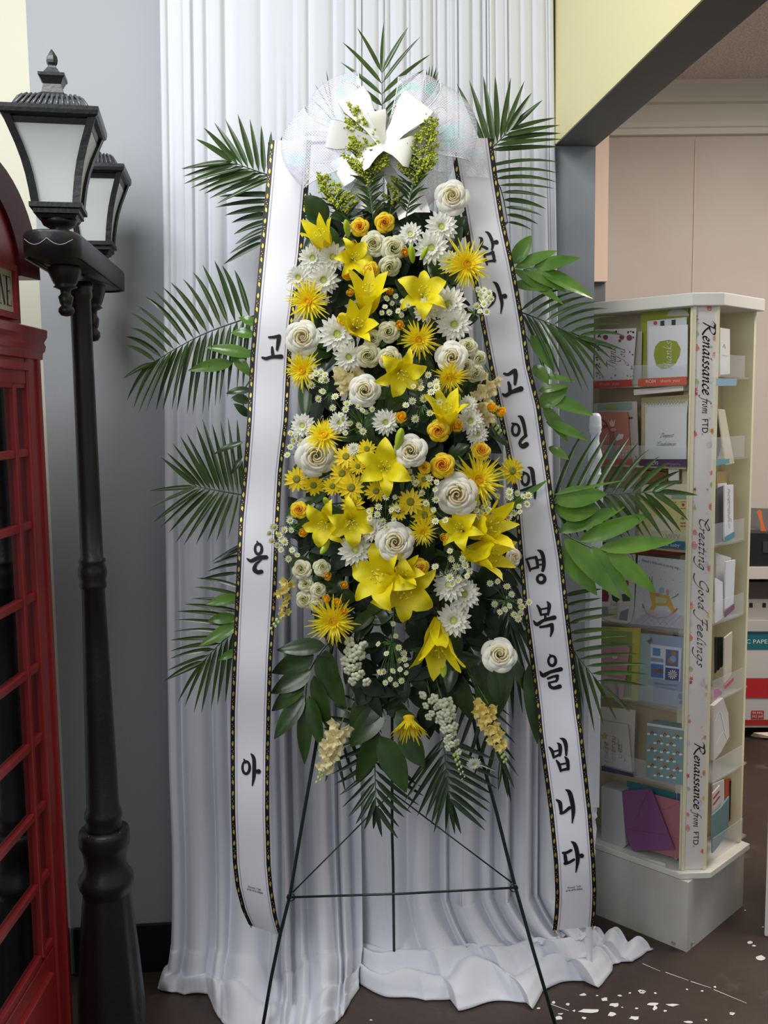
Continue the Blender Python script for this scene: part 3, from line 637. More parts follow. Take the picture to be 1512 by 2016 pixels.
# ---- shelves (acrylic pockets) on the left face
LP = [(757, 765), (917, 928), (1078, 1100), (1239, 1262), (1389, 1415), (1540, 1568), (1703, 1733)]
m_shelf = mat('cream shelf ledge', '#d9cfae', .5)
for i, (ya, yb) in enumerate(LP[:-1]):
    slope = (i-1.2)*.045
    ye = ya+slope*88
    a = LF(1351, ye+3, -.010); b = LF(1351, ye+3, -.083)
    ledge = part('ledge', MB().prism([a, a+Ld*(LW-.025), b+Ld*(LW-.025), b], -UP*.006), m_acr if i > 2 else m_shelf, rack, flat=True)
    f = LF(1351, ye+3, .002)
    part('acrylic_front', MB().prism([f, f+Ld*(LW-.025), f+Ld*(LW-.025)-NL*.0025, f-NL*.0025], UP*.052), m_acr, ledge, flat=True)
for i, (ya, sl) in enumerate([(762, -.1), (893, .0), (1022, -.2), (1112, -.3), (1196, -.5), (1345, -.7), (1480, -.9), (1640, -1)]):
    if i == 1: continue
# right face pockets
for ya, yb in [(741, 757), (905, 918), (1075, 1052), (1228, 1195), (1382, 1340), (1540, 1480), (1690, 1620)]:
    a = RF(1404, ya, -.005); L = RW-.02
    ledge = part('ledge', MB().prism([a, a+Rd*L, a+Rd*L-NR*.07, a-NR*.07], -UP*.005), m_acr, rack, flat=True)
    f = RF(1404, ya, .03)
    part('acrylic_front', MB().prism([f, f+Rd*L*.85, f+Rd*L*.85-NR*.0025, f-NR*.0025], UP*.055), m_acr, ledge, flat=True)
# ---- cards: each one is a thing with its own print
def card(name, label, cat, pts, col, off, thick=.002, surf=None, group=None):
    surf = surf or LF
    mb = slab(pts, surf, off, thick); c = sum((v for v in mb.v), Vector())/len(mb.v)
    r = root(name, c, label, cat, group); part('card' if cat == 'card' else 'sheet', mb, mat('card '+col, col, .6), r, flat=True); return r
def prt(r, mb, col, name='print'): return part(name, mb, mat('ink '+col, col, .6), r, flat=True)
rc = random.Random(11)
# row 1
c = card('greeting_card', 'lime green card behind the white thanks card, top of rack', 'card', [(1262, 612), (1355, 598), (1354, 748), (1260, 752)], '#98a030', -.030)
prt(c, disc(1335, 622, 22, 14, LF, -.0295, None, 16, PI, 2*PI), '#b9bcae')
prt(c, brush([[(1262+3*i, 700-i*2, 1.2), (1266+3*i, 712-i*2, 1.2), (1262+3*i, 724-i, 1.2)] for i in range(5)], LF, -.0295), '#b3b85e')
c = card('greeting_card', 'grey card with tiny red and black pictures, behind the white thanks card', 'card', [(1274, 632), (1352, 624), (1352, 742), (1274, 744)], '#c4c8c8', -.022)
prt(c, disc(1290, 636, 4, 4, LF, -.0215), '#b8413d'); prt(c, MB().add([LF(x, y, -.0215) for x, y in ((1300, 632), (1308, 631), (1308, 642), (1300, 642))], [(0, 1, 2, 3)]).add([LF(x, y, -.0215) for x, y in ((1322, 630), (1330, 629), (1330, 640), (1322, 640))], [(0, 1, 2, 3)]), '#2c2f33')
c = card('greeting_card', 'white card with the word thanks in a lime green circle', 'card', [(1277, 643), (1354, 639), (1353, 742), (1276, 745)], '#d9dadb', -.012)
prt(c, poly([(1287+0, 700), (1290, 682), (1299, 672), (1316, 669), (1332, 672), (1340, 686), (1338, 700), (1330, 716), (1318, 725), (1304, 727), (1292, 720)], LF, -.0115), '#8d962c')
prt(c, pen('thanks', (1322, 727), (0, -1), (-1, 0), 8.5, LF, -.0108, .16, .6, .1, 56), '#eef0e6', 'lettering')
c = card('holder_label', 'orange-red thank you shelf label under the lime green thanks card', 'label', [(1256, 746), (1352, 741), (1352, 757), (1256, 761)], '#c95a42', .006, .001)
prt(c, text('RC04', (1271, 754), (1, -.04), (0, -9), LF, .0065, None, 20), '#e9d9cf', 'lettering'); prt(c, text('thank you', (1300, 753), (1, -.04), (0, -9), LF, .0065, None, 38), '#e9b9a8', 'lettering')
c = card('greeting_card', 'plain grey card tucked behind the floral Thank You card', 'card', [(1245, 654), (1264, 652), (1262, 756), (1240, 758)], '#b8aea6', -.020)
c = card('greeting_card', 'white Thank You card with burgundy and black floral border, top left of rack', 'card', [(1172, 649), (1253, 646), (1245, 747), (1170, 750)], '#d3cbcd', -.010)
blob = MB(); bl2 = MB()
for i in range(60):
    t = rc.random(); side = rc.choice('tlrb')
    x, y = {'t': (1176+72*t, 652+5*rc.random()), 'b': (1172+70*t, 738+7*rc.random()), 'l': (1174+8*rc.random(), 652+92*t), 'r': (1240-2*t+8*rc.random(), 652+90*t)}[side]
    disc(x, y, 1.1+1.2*rc.random(), 1.1+1.4*rc.random(), LF, -.0095, blob, 6)
for x, y, r in ((1239, 665, 6), (1224, 664, 5), (1192, 664, 5), (1220, 671, 3)): disc(x, y, r, r, LF, -.0092, bl2, 8)
prt(c, blob, '#2e2a30'); prt(c, bl2, '#7c3840')
prt(c, pen('Thank', (1212, 728), (0, -1), (-1, 0), 9, LF, -.009, .12, .8, .3, 45), '#4a4650', 'lettering'); prt(c, pen('You', (1230, 716), (0, -1), (-1, 0), 8, LF, -.009, .12, .8, .3, 30), '#4a4650', 'lettering')
c = card('holder_label', 'red thank you shelf label under the floral Thank You card', 'label', [(1168, 751), (1243, 747), (1244, 761), (1168, 765)], '#b0392f', .006, .001)
prt(c, text('thank you', (1180, 759), (1, -.04), (0, -9), LF, .0065, None, 38), '#d08a7e', 'lettering')
for k_, (x0, y0) in enumerate(((1248, 772), (1247, 767))):
    c = card('price_card', ('lower' if k_ == 0 else 'upper')+' white card lying on the ledge below the thanks card', 'card', [(x0, y0), (1345, y0-8), (1345, y0-3), (x0, y0+6)], '#dcd5cc', .0-.01*k_, .06)
# row 2
c = card('greeting_card', 'teal and green landscape card behind the salmon flower card', 'card', [(1168, 794), (1254, 790), (1256, 900), (1170, 905)], '#c9c2b8', -.028)
prt(c, poly([(1176, 795), (1244, 792), (1245, 807), (1176, 809)], LF, -.0275), '#93ada6'); prt(c, disc(1202, 805, 14, 9, LF, -.027, None, 12, PI, 2*PI), '#9fa457')
c = card('greeting_card', 'pale card with small dark flowers behind the salmon flower card', 'card', [(1232, 811), (1254, 809), (1258, 908), (1238, 914)], '#bfb0a6', -.018)
mbx = MB(); [disc(1240+rc.uniform(-4, 5), 820+rc.uniform(-4, 5), 1.6, 1.6, LF, -.0175, mbx, 6) for _ in range(6)]; [disc(1252+rc.uniform(-4, 4), 905+rc.uniform(-6, 4), 1.4, 2, LF, -.0175, mbx, 6) for _ in range(6)]; prt(c, mbx, '#3a3640')
c = card('greeting_card', 'salmon card with a vase of flowers, second row left of rack', 'card', [(1176, 811), (1236, 811), (1242, 904), (1176, 907)], '#b97461', -.010)
prt(c, poly([(1195, 875), (1212, 875), (1214, 902), (1196, 902)], LF, -.0095), '#5d7076')
prt(c, brush([[(1200+i*3, 875, .8), (1201+i*2.5, 855, .8), (1197+i*4, 840, .8)] for i in range(4)], LF, -.0094), '#56302e')
prt(c, poly([(1197, 824), (1201, 831), (1204, 824), (1207, 831), (1212, 825), (1209, 840), (1202, 840)], LF, -.0092), '#d9c68e'); prt(c, disc(1189, 840, 5, 3.5, LF, -.0092), '#a53548'); prt(c, disc(1208, 846, 6, 3.5, LF, -.0092), '#d5909a'); prt(c, brush([[(1185, 826, 2), (1192, 832, 2), (1197, 842, 2)]], LF, -.0091), '#4d3b45')
prt(c, poly([(1211, 860), (1219, 854), (1228, 855), (1226, 864), (1214, 868)], LF, -.009), '#d5d3d0')
mbx = MB()
for i in range(9):
    for j in range(2):
        x = 1179+i*6.5
        if 1193 < x < 1214: continue
        y = 887+j*7; poly([(x, y), (x+5, y), (x+2.5, y+5)], LF, -.009, mbx)
prt(c, mbx, '#d9a596')
c = card('holder_label', 'coral shelf label under the salmon flower card', 'label', [(1180, 905), (1244, 903), (1246, 914), (1182, 917)], '#b55a4c', .006, .001)
c = card('greeting_card', 'olive bordered card framing the white condolence card', 'card', [(1263, 783), (1355, 777), (1355, 912), (1262, 914)], '#c3b988', -.030)
c = card('greeting_card', 'ivory card with grey scroll edge behind the white condolence card', 'card', [(1270, 794), (1354, 790), (1354, 905), (1270, 906)], '#cfccc4', -.024)
prt(c, brush([[(1272+i*6, 797-i*.3, 1), (1275+i*6, 793-i*.3, 1), (1277+i*6, 798-i*.3, 1)] for i in range(13)], LF, -.0235), '#77776f')
c = card('greeting_card', 'plain white envelope behind the condolence card', 'card', [(1274, 802), (1353, 800), (1352, 900), (1273, 902)], '#d4d5d4', -.018)
c = card('greeting_card', 'white Deepest Condolences card with thin grey script', 'card', [(1271, 814), (1352, 813), (1351, 904), (1270, 904)], '#d7d8d6', -.010)
prt(c, pen('Deepest', (1299, 861), (1, -.03), (0, -1), 4.2, LF, -.0092, .16, .7, .5, 26), '#55565a', 'lettering'); prt(c, pen('Condolences', (1292, 878), (1, -.03), (0, -1), 4.2, LF, -.0092, .16, .7, .5, 38), '#55565a', 'lettering')
c = card('holder_label', 'dark purple sympathy shelf label under the condolence card', 'label', [(1258, 904), (1352, 904), (1352, 919), (1258, 917)], '#4b3350', .006, .001)
prt(c, text('C95', (1281, 915), (1, .02), (0, -10), LF, .0065, None, 15), '#cbbccd', 'lettering'); prt(c, text('sympathy', (1306, 916), (1, .02), (0, -9), LF, .0065, None, 34), '#8d7494', 'lettering')
# row 3
card('wooden_block', 'brown wooden card divider under the purple label', 'block', [(1262, 926), (1313, 930), (1313, 948), (1262, 950)], '#8a5a34', -.03, .03)
card('price_card', 'small white card and wood block under the purple label', 'card', [(1316, 922), (1336, 922), (1336, 948), (1316, 946)], '#e2ddd2', -.02, .004)
c = card('greeting_card', 'ivory card with teal bird behind the yellow baby card', 'card', [(1262, 954), (1354, 953), (1354, 1060), (1262, 1060)], '#d8cfb8', -.022)
prt(c, poly([(1322, 972), (1338, 966), (1350, 972), (1352, 985), (1322, 984)], LF, -.0215), '#8fb0a6')
c = card('greeting_card', 'yellow baby shower card with rows of little pictures', 'card', [(1258, 984), (1354, 983), (1350, 1070), (1258, 1066)], '#d3cb83', -.012)
a, b, d_ = MB(), MB(), MB()
for i in range(4):
    for j in range(2): disc(1318+i*4, 989+j*6, 1.4, 1.6, LF, -.0115, a, 6); disc(1341+i*3.2, 1030+j*6, 1.3, 2, LF, -.0115, a, 6)
disc(1345, 994, 3, 3, LF, -.0115, a, 8)
prt(c, a, '#a8403c'); prt(c, brush([[(1340, 988, 1.2), (1350, 988, 1.2)], [(1340, 1001, 1.2), (1350, 1001, 1.2)], [(1342, 1018, 1.5), (1347, 1022, 1.5), (1340, 1021, 1.5)]]+[[(1311+i*7, 1052, 1), (1314+i*7, 1060, 1), (1316+i*7, 1052, 1)] for i in range(4)], LF, -.0115), '#4c5b58')
prt(c, poly([(1280, 1019)]+[(1283+i*6, 1014+(i % 2)*3) for i in range(8)]+[(1330, 1020), (1331, 1042)]+[(1328-i*6, 1046-(i % 2)*3) for i in range(8)]+[(1281, 1042)], LF, -.0114), '#ddd8ba')
c = card('holder_label', 'blue new baby shelf label under the yellow baby card', 'label', [(1256, 1062), (1348, 1066), (1347, 1080), (1256, 1076)], '#2d6484', .006, .001)
prt(c, text('new baby', (1300, 1075), (1, .04), (0, -9), LF, .0065, None, 38), '#c4d3da', 'lettering')
c = card('greeting_card', 'grey-green card behind the palm frond, third row left of rack', 'card', [(1180, 960), (1250, 962), (1250, 1070), (1182, 1072)], '#aab0aa', -.012)
prt(c, text('PIZZA', (1200, 1057), (1, -.03), (0, -10), LF, -.0112, None, 30), '#8f5a3a', 'lettering')
card('holder_label', 'dark teal shelf label at the left of the third row', 'label', [(1180, 1068), (1247, 1064), (1247, 1076), (1182, 1080)], '#23454c', .006, .001)
card('folded_card', 'dark red folded card lying under the blue label', 'card', [(1182, 1080), (1344, 1083), (1344, 1092), (1182, 1090)], '#8d3626', -.02, .04)
# row 4
c = card('greeting_card', 'cream card printed with rows of hats and baby clothes', 'card', [(1180, 1088), (1251, 1091), (1248, 1228), (1182, 1222)], '#d8d2c4', -.012)
prt(c, brush([[(1184, 1092, 1), (1245, 1094, 1), (1243, 1223, 1), (1185, 1218, 1)]], LF, -.0115), '#5a3a38')
for col, pts in (('#7e3034', [(1183, 1160), (1196, 1162), (1199, 1175), (1196, 1184), (1183, 1184)]), ('#2c3144', [(1204, 1104), (1214, 1100), (1220, 1106), (1220, 1116), (1204, 1116)]), ('#30302e', [(1224, 1102), (1238, 1100), (1241, 1110), (1226, 1112)]), ('#b24038', [(1224, 1142), (1237, 1143), (1237, 1153), (1226, 1152)]), ('#2f3a48', [(1204, 1170), (1216, 1166), (1222, 1178), (1214, 1186), (1206, 1182)]), ('#474d52', [(1224, 1170), (1238, 1168), (1241, 1183), (1226, 1184)]), ('#c2ab43', [(1200, 1196), (1206, 1200), (1216, 1194), (1215, 1218), (1202, 1216)]), ('#544c3a', [(1183, 1198), (1196, 1196), (1199, 1208), (1186, 1210)]), ('#1f2430', [(1222, 1204), (1238, 1198), (1234, 1222), (1218, 1220)])):
    prt(c, poly(pts, LF, -.011), col)
prt(c, pen('hats', (1201, 1192), (1, .05), (0, -1), 4, LF, -.0105, .2, .7, .2, 18), '#3f352e', 'lettering')
c = card('greeting_card', 'white little-one card with a giraffe rocking horse over a lilac quilt', 'card', [(1256, 1093), (1350, 1103), (1346, 1238), (1248, 1228)], '#cdd0d0', -.008)
prt(c, poly([(1249, 1222), (1262, 1212), (1282, 1204), (1300, 1202), (1325, 1206), (1347, 1214), (1346, 1237), (1248, 1227)], LF, -.0075), '#c0b0c6')
mbx = MB(); brush([[(1252+i*11, 1228+i, .8), (1275+i*11, 1206+i, .8)] for i in range(7)]+[[(1262+i*12, 1210+i*.5, .8), (1280+i*12, 1232+i*.3, .8)] for i in range(5)], LF, -.0072, mbx); prt(c, mbx, '#8d7f9c')
prt(c, brush([[(1265, 1190, 3), (1272, 1206, 3), (1290, 1215, 3), (1310, 1215, 3), (1325, 1207, 3), (1333, 1198, 3)]], LF, -.0068), '#b08454')
prt(c, poly([(1277, 1150), (1279, 1142), (1284, 1144), (1285, 1160), (1292, 1168), (1318, 1174), (1322, 1186), (1330, 1204), (1323, 1206), (1314, 1192), (1292, 1192), (1284, 1207), (1276, 1205), (1284, 1190), (1279, 1170)], LF, -.007), '#d0a848')
prt(c, poly([(1290, 1174), (1313, 1178), (1312, 1187), (1290, 1187)], LF, -.0065), '#b9c79a'); prt(c, disc(1302, 1162, 5, 6, LF, -.0065), '#9fb0c8'); prt(c, disc(1293, 1170, 5, 3, LF, -.0064), '#c38f80'); prt(c, disc(1314, 1166, 3, 6, LF, -.0064), '#d592a8')
prt(c, brush([[(1323, 1177, 1.2), (1330, 1174, 1.2), (1335, 1169, 1.2)], [(1280, 1146, 1), (1278, 1136, 1)], [(1283, 1146, 1), (1284, 1135, 1)]], LF, -.0066), '#7a5a3a')
mbx = MB(); [disc(x, y, .8, .9, LF, -.0072, mbx, 6) for x, y in [(1259+13*i+rc.uniform(-3, 3), 1100+22*j+rc.uniform(-5, 5)) for i in range(7) for j in range(4)]]; prt(c, mbx, '#6d747e')
prt(c, text('Heard a little one is on the way', (1263, 1105), (1, .22), (1, -8), LF, -.0072, None, 75), '#6f6f72', 'lettering')
# row 5
card('folded_card', 'tan printed card edge above the blue bear card', 'card', [(1262, 1238), (1325, 1242), (1325, 1260), (1262, 1256)], '#a9906c', -.03, .004)
c = card('greeting_card', 'yellow card with green panel behind the pink rainbow card', 'card', [(1182, 1234), (1262, 1236), (1256, 1380), (1184, 1372)], '#cfc65a', -.022)
prt(c, poly([(1183, 1240), (1245, 1244), (1243, 1374), (1185, 1366)], LF, -.0215), '#93a355')
c = card('greeting_card', 'pink card with a blue and yellow rainbow, fifth row left of rack', 'card', [(1183, 1266), (1232, 1270), (1240, 1276), (1226, 1374), (1184, 1370)], '#c28a94', -.012)
prt(c, brush([[(1184, 1350, 5), (1192, 1340, 5), (1206, 1340, 5), (1214, 1352, 5), (1216, 1372, 5)]], LF, -.0115), '#55587e'); prt(c, brush([[(1185, 1358, 4), (1195, 1348, 4), (1206, 1352, 4), (1208, 1371, 4)]], LF, -.011), '#b99f55')
prt(c, disc(1210, 1293, 6, 4, LF, -.011), '#d8cfc8')
c = card('greeting_card', 'pale blue card with teddy bear and daisy picture squares', 'card', [(1262, 1246), (1352, 1255), (1349, 1394), (1256, 1378)], '#93a2b8', -.008)
prt(c, poly([(1262, 1248), (1278, 1250), (1286, 1330), (1286, 1380), (1257, 1377)], LF, -.0077), '#9db3ae')
prt(c, poly([(1281, 1268), (1342, 1276), (1339, 1342), (1280, 1334)], LF, -.0074), '#c9d0d8')
for col, pts in (('#5f87b8', [(1285, 1275), (1300, 1277), (1300, 1292), (1285, 1290)]), ('#8f97a4', [(1281, 1294), (1306, 1297), (1306, 1304), (1281, 1302)]), ('#5b6f96', [(1311, 1278), (1336, 1281), (1335, 1313), (1310, 1310)]), ('#4f7cb5', [(1281, 1306), (1306, 1309), (1306, 1336), (1281, 1333)]), ('#55527a', [(1310, 1314), (1337, 1317), (1336, 1341), (1309, 1338)])):
    prt(c, poly(pts, LF, -.0071), col)
prt(c, disc(1326, 1287, 5, 5, LF, -.0068), '#a57752'); prt(c, disc(1323, 1300, 9, 7, LF, -.0069), '#a57752'); prt(c, disc(1325, 1297, 6, 6, LF, -.0066), '#7fa6cf'); prt(c, disc(1290, 1321, 5, 5, LF, -.0068), '#8a6550'); prt(c, disc(1300, 1321, 5, 5, LF, -.0068), '#7c5a48')
mbx = MB(); [poly([(1324, 1328), (1324+9*math.cos(i*.524-.12), 1328+9*math.sin(i*.524-.12)), (1324+9*math.cos(i*.524+.12), 1328+9*math.sin(i*.524+.12))], LF, -.0067, mbx) for i in range(12)]; prt(c, mbx, '#e6e6ea'); prt(c, disc(1324, 1328, 2.5, 2.5, LF, -.0063), '#b8954a')
prt(c, poly([(1273, 1262), (1283, 1255), (1284, 1262), (1279, 1268)], LF, -.007), '#7d6a66'); prt(c, disc(1339, 1371, 4, 6, LF, -.0068), '#3c5f93'); prt(c, disc(1343, 1383, 6, 4, LF, -.0068), '#34588c')
prt(c, text('Wishing you a world of love', (1288, 1347), (1, .1), (0, -6), LF, -.007, None, 46), '#6f7890', 'lettering'); prt(c, text('and joy with your baby', (1288, 1355), (1, .1), (0, -6), LF, -.007, None, 40), '#6f7890', 'lettering')
# row 6
c = card('greeting_card', 'white envelope behind the good-energy card, lower left of rack', 'card', [(1182, 1391), (1251, 1398), (1247, 1524), (1184, 1506)], '#c9c3b8', -.016)
c = card('greeting_card', 'white card lettered these energy yes in grey, orange and blue script', 'card', [(1182, 1418), (1236, 1427), (1245, 1520), (1184, 1504)], '#c2bdb4', -.008)
prt(c, poly([(1190+(8 if i % 2 == 0 else 3.5)*math.cos(-PI/2+i*PI/5), 1449+(8 if i % 2 == 0 else 3.5)*math.sin(-PI/2+i*PI/5)) for i in range(10)], LF, -.0073), '#b3a24a')
prt(c, pen('these', (1197, 1502), (0, -1), (-1, 0), 6, LF, -.0068, .16, .7, .3, 42), '#6f7376', 'lettering'); prt(c, pen('energy', (1211, 1500), (0, -1), (-1, 0), 6, LF, -.0068, .16, .7, .3, 52), '#b98263', 'lettering'); prt(c, pen('yes', (1224, 1494), (0, -1), (-1, 0), 6, LF, -.0068, .16, .7, .3, 30), '#4b5f78', 'lettering')
c = card('gift_box', 'blue gift box patterned with small rainbows and clouds', 'box', [(1274, 1424), (1349, 1436), (1345, 1546), (1272, 1530)], '#7fa0a4', .004, .045)
prt(c, poly([(1274, 1423), (1349, 1435), (1349, 1439), (1274, 1428)], LF, .0046), '#d8d8d4')
aa, bb, dd2 = MB(), MB(), MB()
for j in range(7):
    for i in range(4):
        x = 1283+i*25-(j % 2)*12.5; y = 1441+j*16+i*3.6-(j % 2)*1.8
        if 1277 < x < 1343 and y < 1532+((x-1272)*.2):
            brush([[(x-6, y+3, 2.2), (x-4, y-3, 2.2), (x+1, y-5, 2.2), (x+6, y-2, 2.2), (x+8, y+4, 2.2)]], LF, .0046, aa)
            brush([[(x-2, y+3, 1.6), (x+1, y-1, 1.6), (x+4, y+3, 1.6)]], LF, .0047, dd2)
            disc(x-6, y+4, 3.6, 2.2, LF, .005, bb, 8); disc(x+7, y+5, 3.8, 2.2, LF, .005, bb, 8)
prt(c, aa, '#c08a3c'); prt(c, bb, '#e6e8e8'); prt(c, dd2, '#6b4a3a')
card('folded_card', 'dark purple shelf card under the white energy card', 'card', [(1184, 1508), (1246, 1524), (1246, 1530), (1184, 1517)], '#493852', .004, .02)
# row 7: envelopes
card('envelope_box', 'white box of envelopes at the left of the bottom shelf', 'box', [(1184, 1548), (1224, 1558), (1232, 1664), (1224, 1672), (1184, 1662)], '#b9b9bb', -.006, .06)
card('envelope', 'teal envelope at the back of the bottom shelf', 'envelope', [(1234, 1537), (1332, 1562), (1334, 1690), (1240, 1672)], '#3f7d86', -.045)
card('envelope', 'pale blue-white envelope beside the corner strip on the bottom shelf', 'envelope', [(1255, 1542), (1349, 1566), (1346, 1694), (1258, 1670)], '#b9bcc4', -.050)
card('envelope', 'dark blue envelope edge beside the corner strip', 'envelope', [(1333, 1562), (1346, 1566), (1343, 1697), (1333, 1694)], '#355a8c', -.028)
c = card('envelope', 'salmon pink envelope leaning behind the purple one', 'envelope', [(1280, 1562), (1338, 1577), (1340, 1692), (1276, 1674)], '#b3727c', -.022)
prt(c, brush([[(1282, 1566, 1), (1305, 1594, 1), (1337, 1579, 1)], [(1300, 1640, 1), (1338, 1653, 1)]], LF, -.0213), '#a05f6c')
c = card('envelope', 'purple envelope tilted in front on the bottom shelf', 'envelope', [(1200, 1559), (1282, 1553), (1328, 1672), (1246, 1676)], '#80507e', -.008)
prt(c, brush([[(1254, 1608, 1.2), (1270, 1570, 1.2), (1282, 1554, 1.2)], [(1234, 1632, 1), (1312, 1644, 1)]], LF, -.0073), '#6e4370')
c = card('shelf_rail', 'white perforated metal strip along the front of the bottom shelf', 'rail', [(1182, 1667), (1308, 1699), (1311, 1703), (1308, 1706), (1182, 1676)], '#d6d6d4', .010, .003)
prt(c, brush([[(x, 1671.5+(x-1182)*.255, 1.6), (x+1, 1671.7+(x-1182)*.255, 1.6)] for x in (1195, 1209, 1223, 1278, 1292)], LF, .0105), '#5a5a5c')
# ---- cards in the right-face pockets
def rcard(label, pts, col, off=0.0, name='greeting_card', th=.004, cat='card'):
    return card(name, label, cat, pts, col, off, th, RF)
rcard('red-edged white card in the top pocket of the rack\'s right face', [(1411, 642), (1419, 644), (1419, 740), (1411, 742)], '#c96f68', -.02)
c = rcard('white card with small grey print, top pocket of the rack\'s right face', [(1418, 645), (1437, 648), (1437, 736), (1418, 738)], '#dddcda', .004); prt(c, brush([[(1424, 684, .8), (1426, 678, .8), (1428, 686, .8)], [(1421, 699, .8), (1434, 701, .8)]], RF, .0045), '#8c8c8c')
rcard('pale blue shelf label in the top right-face pocket', [(1411, 745), (1451, 746), (1450, 759), (1411, 760)], '#8fb0c4', .034, 'holder_label', .001, 'label')
rcard('black card standing in the second right-face pocket', [(1411, 806), (1416, 806), (1420, 880), (1412, 905)], '#2a2a2c', -.01)
rcard('cream card leaning in the second right-face pocket', [(1414, 805), (1427, 806), (1446, 912), (1430, 915)], '#d4ccb2', .008)
rcard('teal shelf label in the second right-face pocket', [(1411, 906), (1436, 903), (1436, 912), (1411, 917)], '#6ba0ae', .034, 'holder_label', .001, 'label')
rcard('olive card at the back of the third right-face pocket', [(1411, 928), (1431, 929), (1432, 1030), (1411, 1040)], '#aa9560', -.04)
rcard('white card standing behind, third right-face pocket', [(1413, 953), (1431, 951), (1431, 1062), (1413, 1068)], '#d8d8d6', -.022)
rcard('dark grey card edge in the third right-face pocket', [(1411, 962), (1425, 956), (1425, 1066), (1411, 1070)], '#67666a', -.01)
c = rcard('white card with vertical congratulations script, third right-face pocket', [(1427, 955), (1444, 954), (1444, 1052), (1427, 1060)], '#e0e0e4', .006); prt(c, pen('congratulations', (1437, 1040), (0, -1), (-1, 0), 3, RF, .0066, .2, .7, .3, 78), '#55555e', 'lettering')
rcard('blue-green shelf label in the third right-face pocket', [(1427, 1057), (1446, 1046), (1447, 1057), (1427, 1068)], '#5b97a4', .034, 'holder_label', .001, 'label')
rcard('stack of white envelopes at the back of the fourth right-face pocket', [(1410, 1088), (1420, 1092), (1440, 1098), (1424, 1180), (1410, 1200)], '#cfcfcd', -.015, th=.02)
rcard('white card bundle in front, fourth right-face pocket', [(1410, 1138), (1423, 1146), (1423, 1216), (1410, 1226)], '#e3e5ec', .010)
rcard('tall white card at the right of the fourth right-face pocket', [(1429, 1106), (1448, 1102), (1444, 1188), (1427, 1200)], '#e0e2ea', .004)
rcard('mauve shelf label in the fourth right-face pocket', [(1426, 1204), (1446, 1188), (1446, 1199), (1427, 1216)], '#7b5f7e', .034, 'holder_label', .001, 'label')
for i in range(3): rcard(['leftmost', 'middle', 'rightmost'][i]+' of three black cards in the fifth right-face pocket', [(1409+i*6, 1255+i*0), (1413+i*6, 1254), (1413+i*6, 1318-i*6), (1409+i*6, 1326-i*6)], '#1c1c20', -.012)
rcard('white card with gold bow beside the black cards', [(1427, 1256), (1442, 1244), (1440, 1330), (1426, 1345)], '#cfc8b6', .004)
rcard('pink shelf label in the fifth right-face pocket', [(1427, 1350), (1444, 1333), (1444, 1340), (1427, 1357)], '#c9627c', .034, 'holder_label', .001, 'label')
rcard('bright pink card at the corner of the fifth right-face pocket', [(1408, 1357), (1414, 1355), (1422, 1362), (1420, 1368), (1408, 1374)], '#d0489a', .02)
c = rcard('crumpled clear plastic sleeve of cards in the sixth right-face pocket', [(1406, 1390), (1424, 1374), (1434, 1405), (1436, 1450), (1420, 1480), (1406, 1498)], '#d6cfcc', .006, 'plastic_sleeve', .012, 'sleeve'); prt(c, brush([[(1408, 1420, 1.5), (1418, 1400, 1.5), (1428, 1440, 1.5)], [(1410, 1465, 1.5), (1424, 1440, 1.5), (1432, 1455, 1.5)]], RF, .0068), '#f1efee')
rcard('white card in the lowest right-face pocket', [(1404, 1545), (1426, 1535), (1426, 1620), (1404, 1650)], '#d9d6d4', -.02)
c = rcard('orange and black book in the lowest right-face pocket', [(1428, 1535), (1441, 1533), (1440, 1612), (1426, 1630)], '#cf5b3c', -.03, 'booklet'); prt(c, poly([(1436, 1538), (1441, 1537), (1440, 1610), (1436, 1615)], RF, -.0293), '#232223')
c = rcard('red and white striped card in the lowest right-face pocket', [(1404, 1562), (1418, 1546), (1420, 1620), (1404, 1640)], '#dcd4d0', .0); prt(c, brush([[(1405, 1572, 2.5), (1416, 1558, 2.5)], [(1405, 1584, 2.5), (1417, 1568, 2.5)]], RF, .0008), '#b8343c')
rcard('teal patterned booklet slanting in front in the lowest right-face pocket', [(1403, 1605), (1420, 1590), (1436, 1568), (1434, 1630), (1416, 1664), (1403, 1680)], '#6c8a8c', .012, 'booklet')
# ================================================================ far counter with printer and boxes
YF = 4.12
def FP(x, y, off=0): return P(x, y, YF-off)
FP.n = Vector((0, -1, 0))
m_met = mat('white metal shelf', '#d6d0c6', .5)
sh = root('storage_shelf', P(1500, 1430, YF), 'white metal shelf unit carrying the printer, right background', 'shelf')
for (ya, yb) in ((1117, 1140),):
    part('shelf_board', slab([(1440, ya), (1640, ya), (1640, yb), (1440, yb)], FP, .12, .55), m_met, sh, flat=True)
for x in (1446, 1620):
    part('shelf_post', MB().box((P(x, 1200, YF).x, YF+.40, P(1500, 1120, YF).z/2), (.03, .03, P(1500, 1120, YF).z)), m_met, sh, flat=True)
part('bottom_board', slab([(1440, 1424), (1640, 1424), (1640, 1432), (1440, 1432)], FP, .05, .4), m_met, sh, flat=True)
mbk = mat('black plastic', '#202224', .35); 
pr = root('printer', P(1500, 1112, YF), 'black desktop printer with pink paper on the white shelf', 'printer')
part('printer_body', slab([(1458, 1052), (1466, 1046), (1600, 1050), (1600, 1116), (1468, 1116), (1459, 1107)], FP, .10, .30), mbk, pr, bevel=.006, flat=True)
part('paper_tray', MB().prism([FP(1459, 1042, 0.05), FP(1466, 1000, -.12), FP(1600, 1004, -.12), FP(1600, 1050, .05)], (0, .01, 0)), mat('smoky plastic', '#55575a', .4), pr, flat=True)
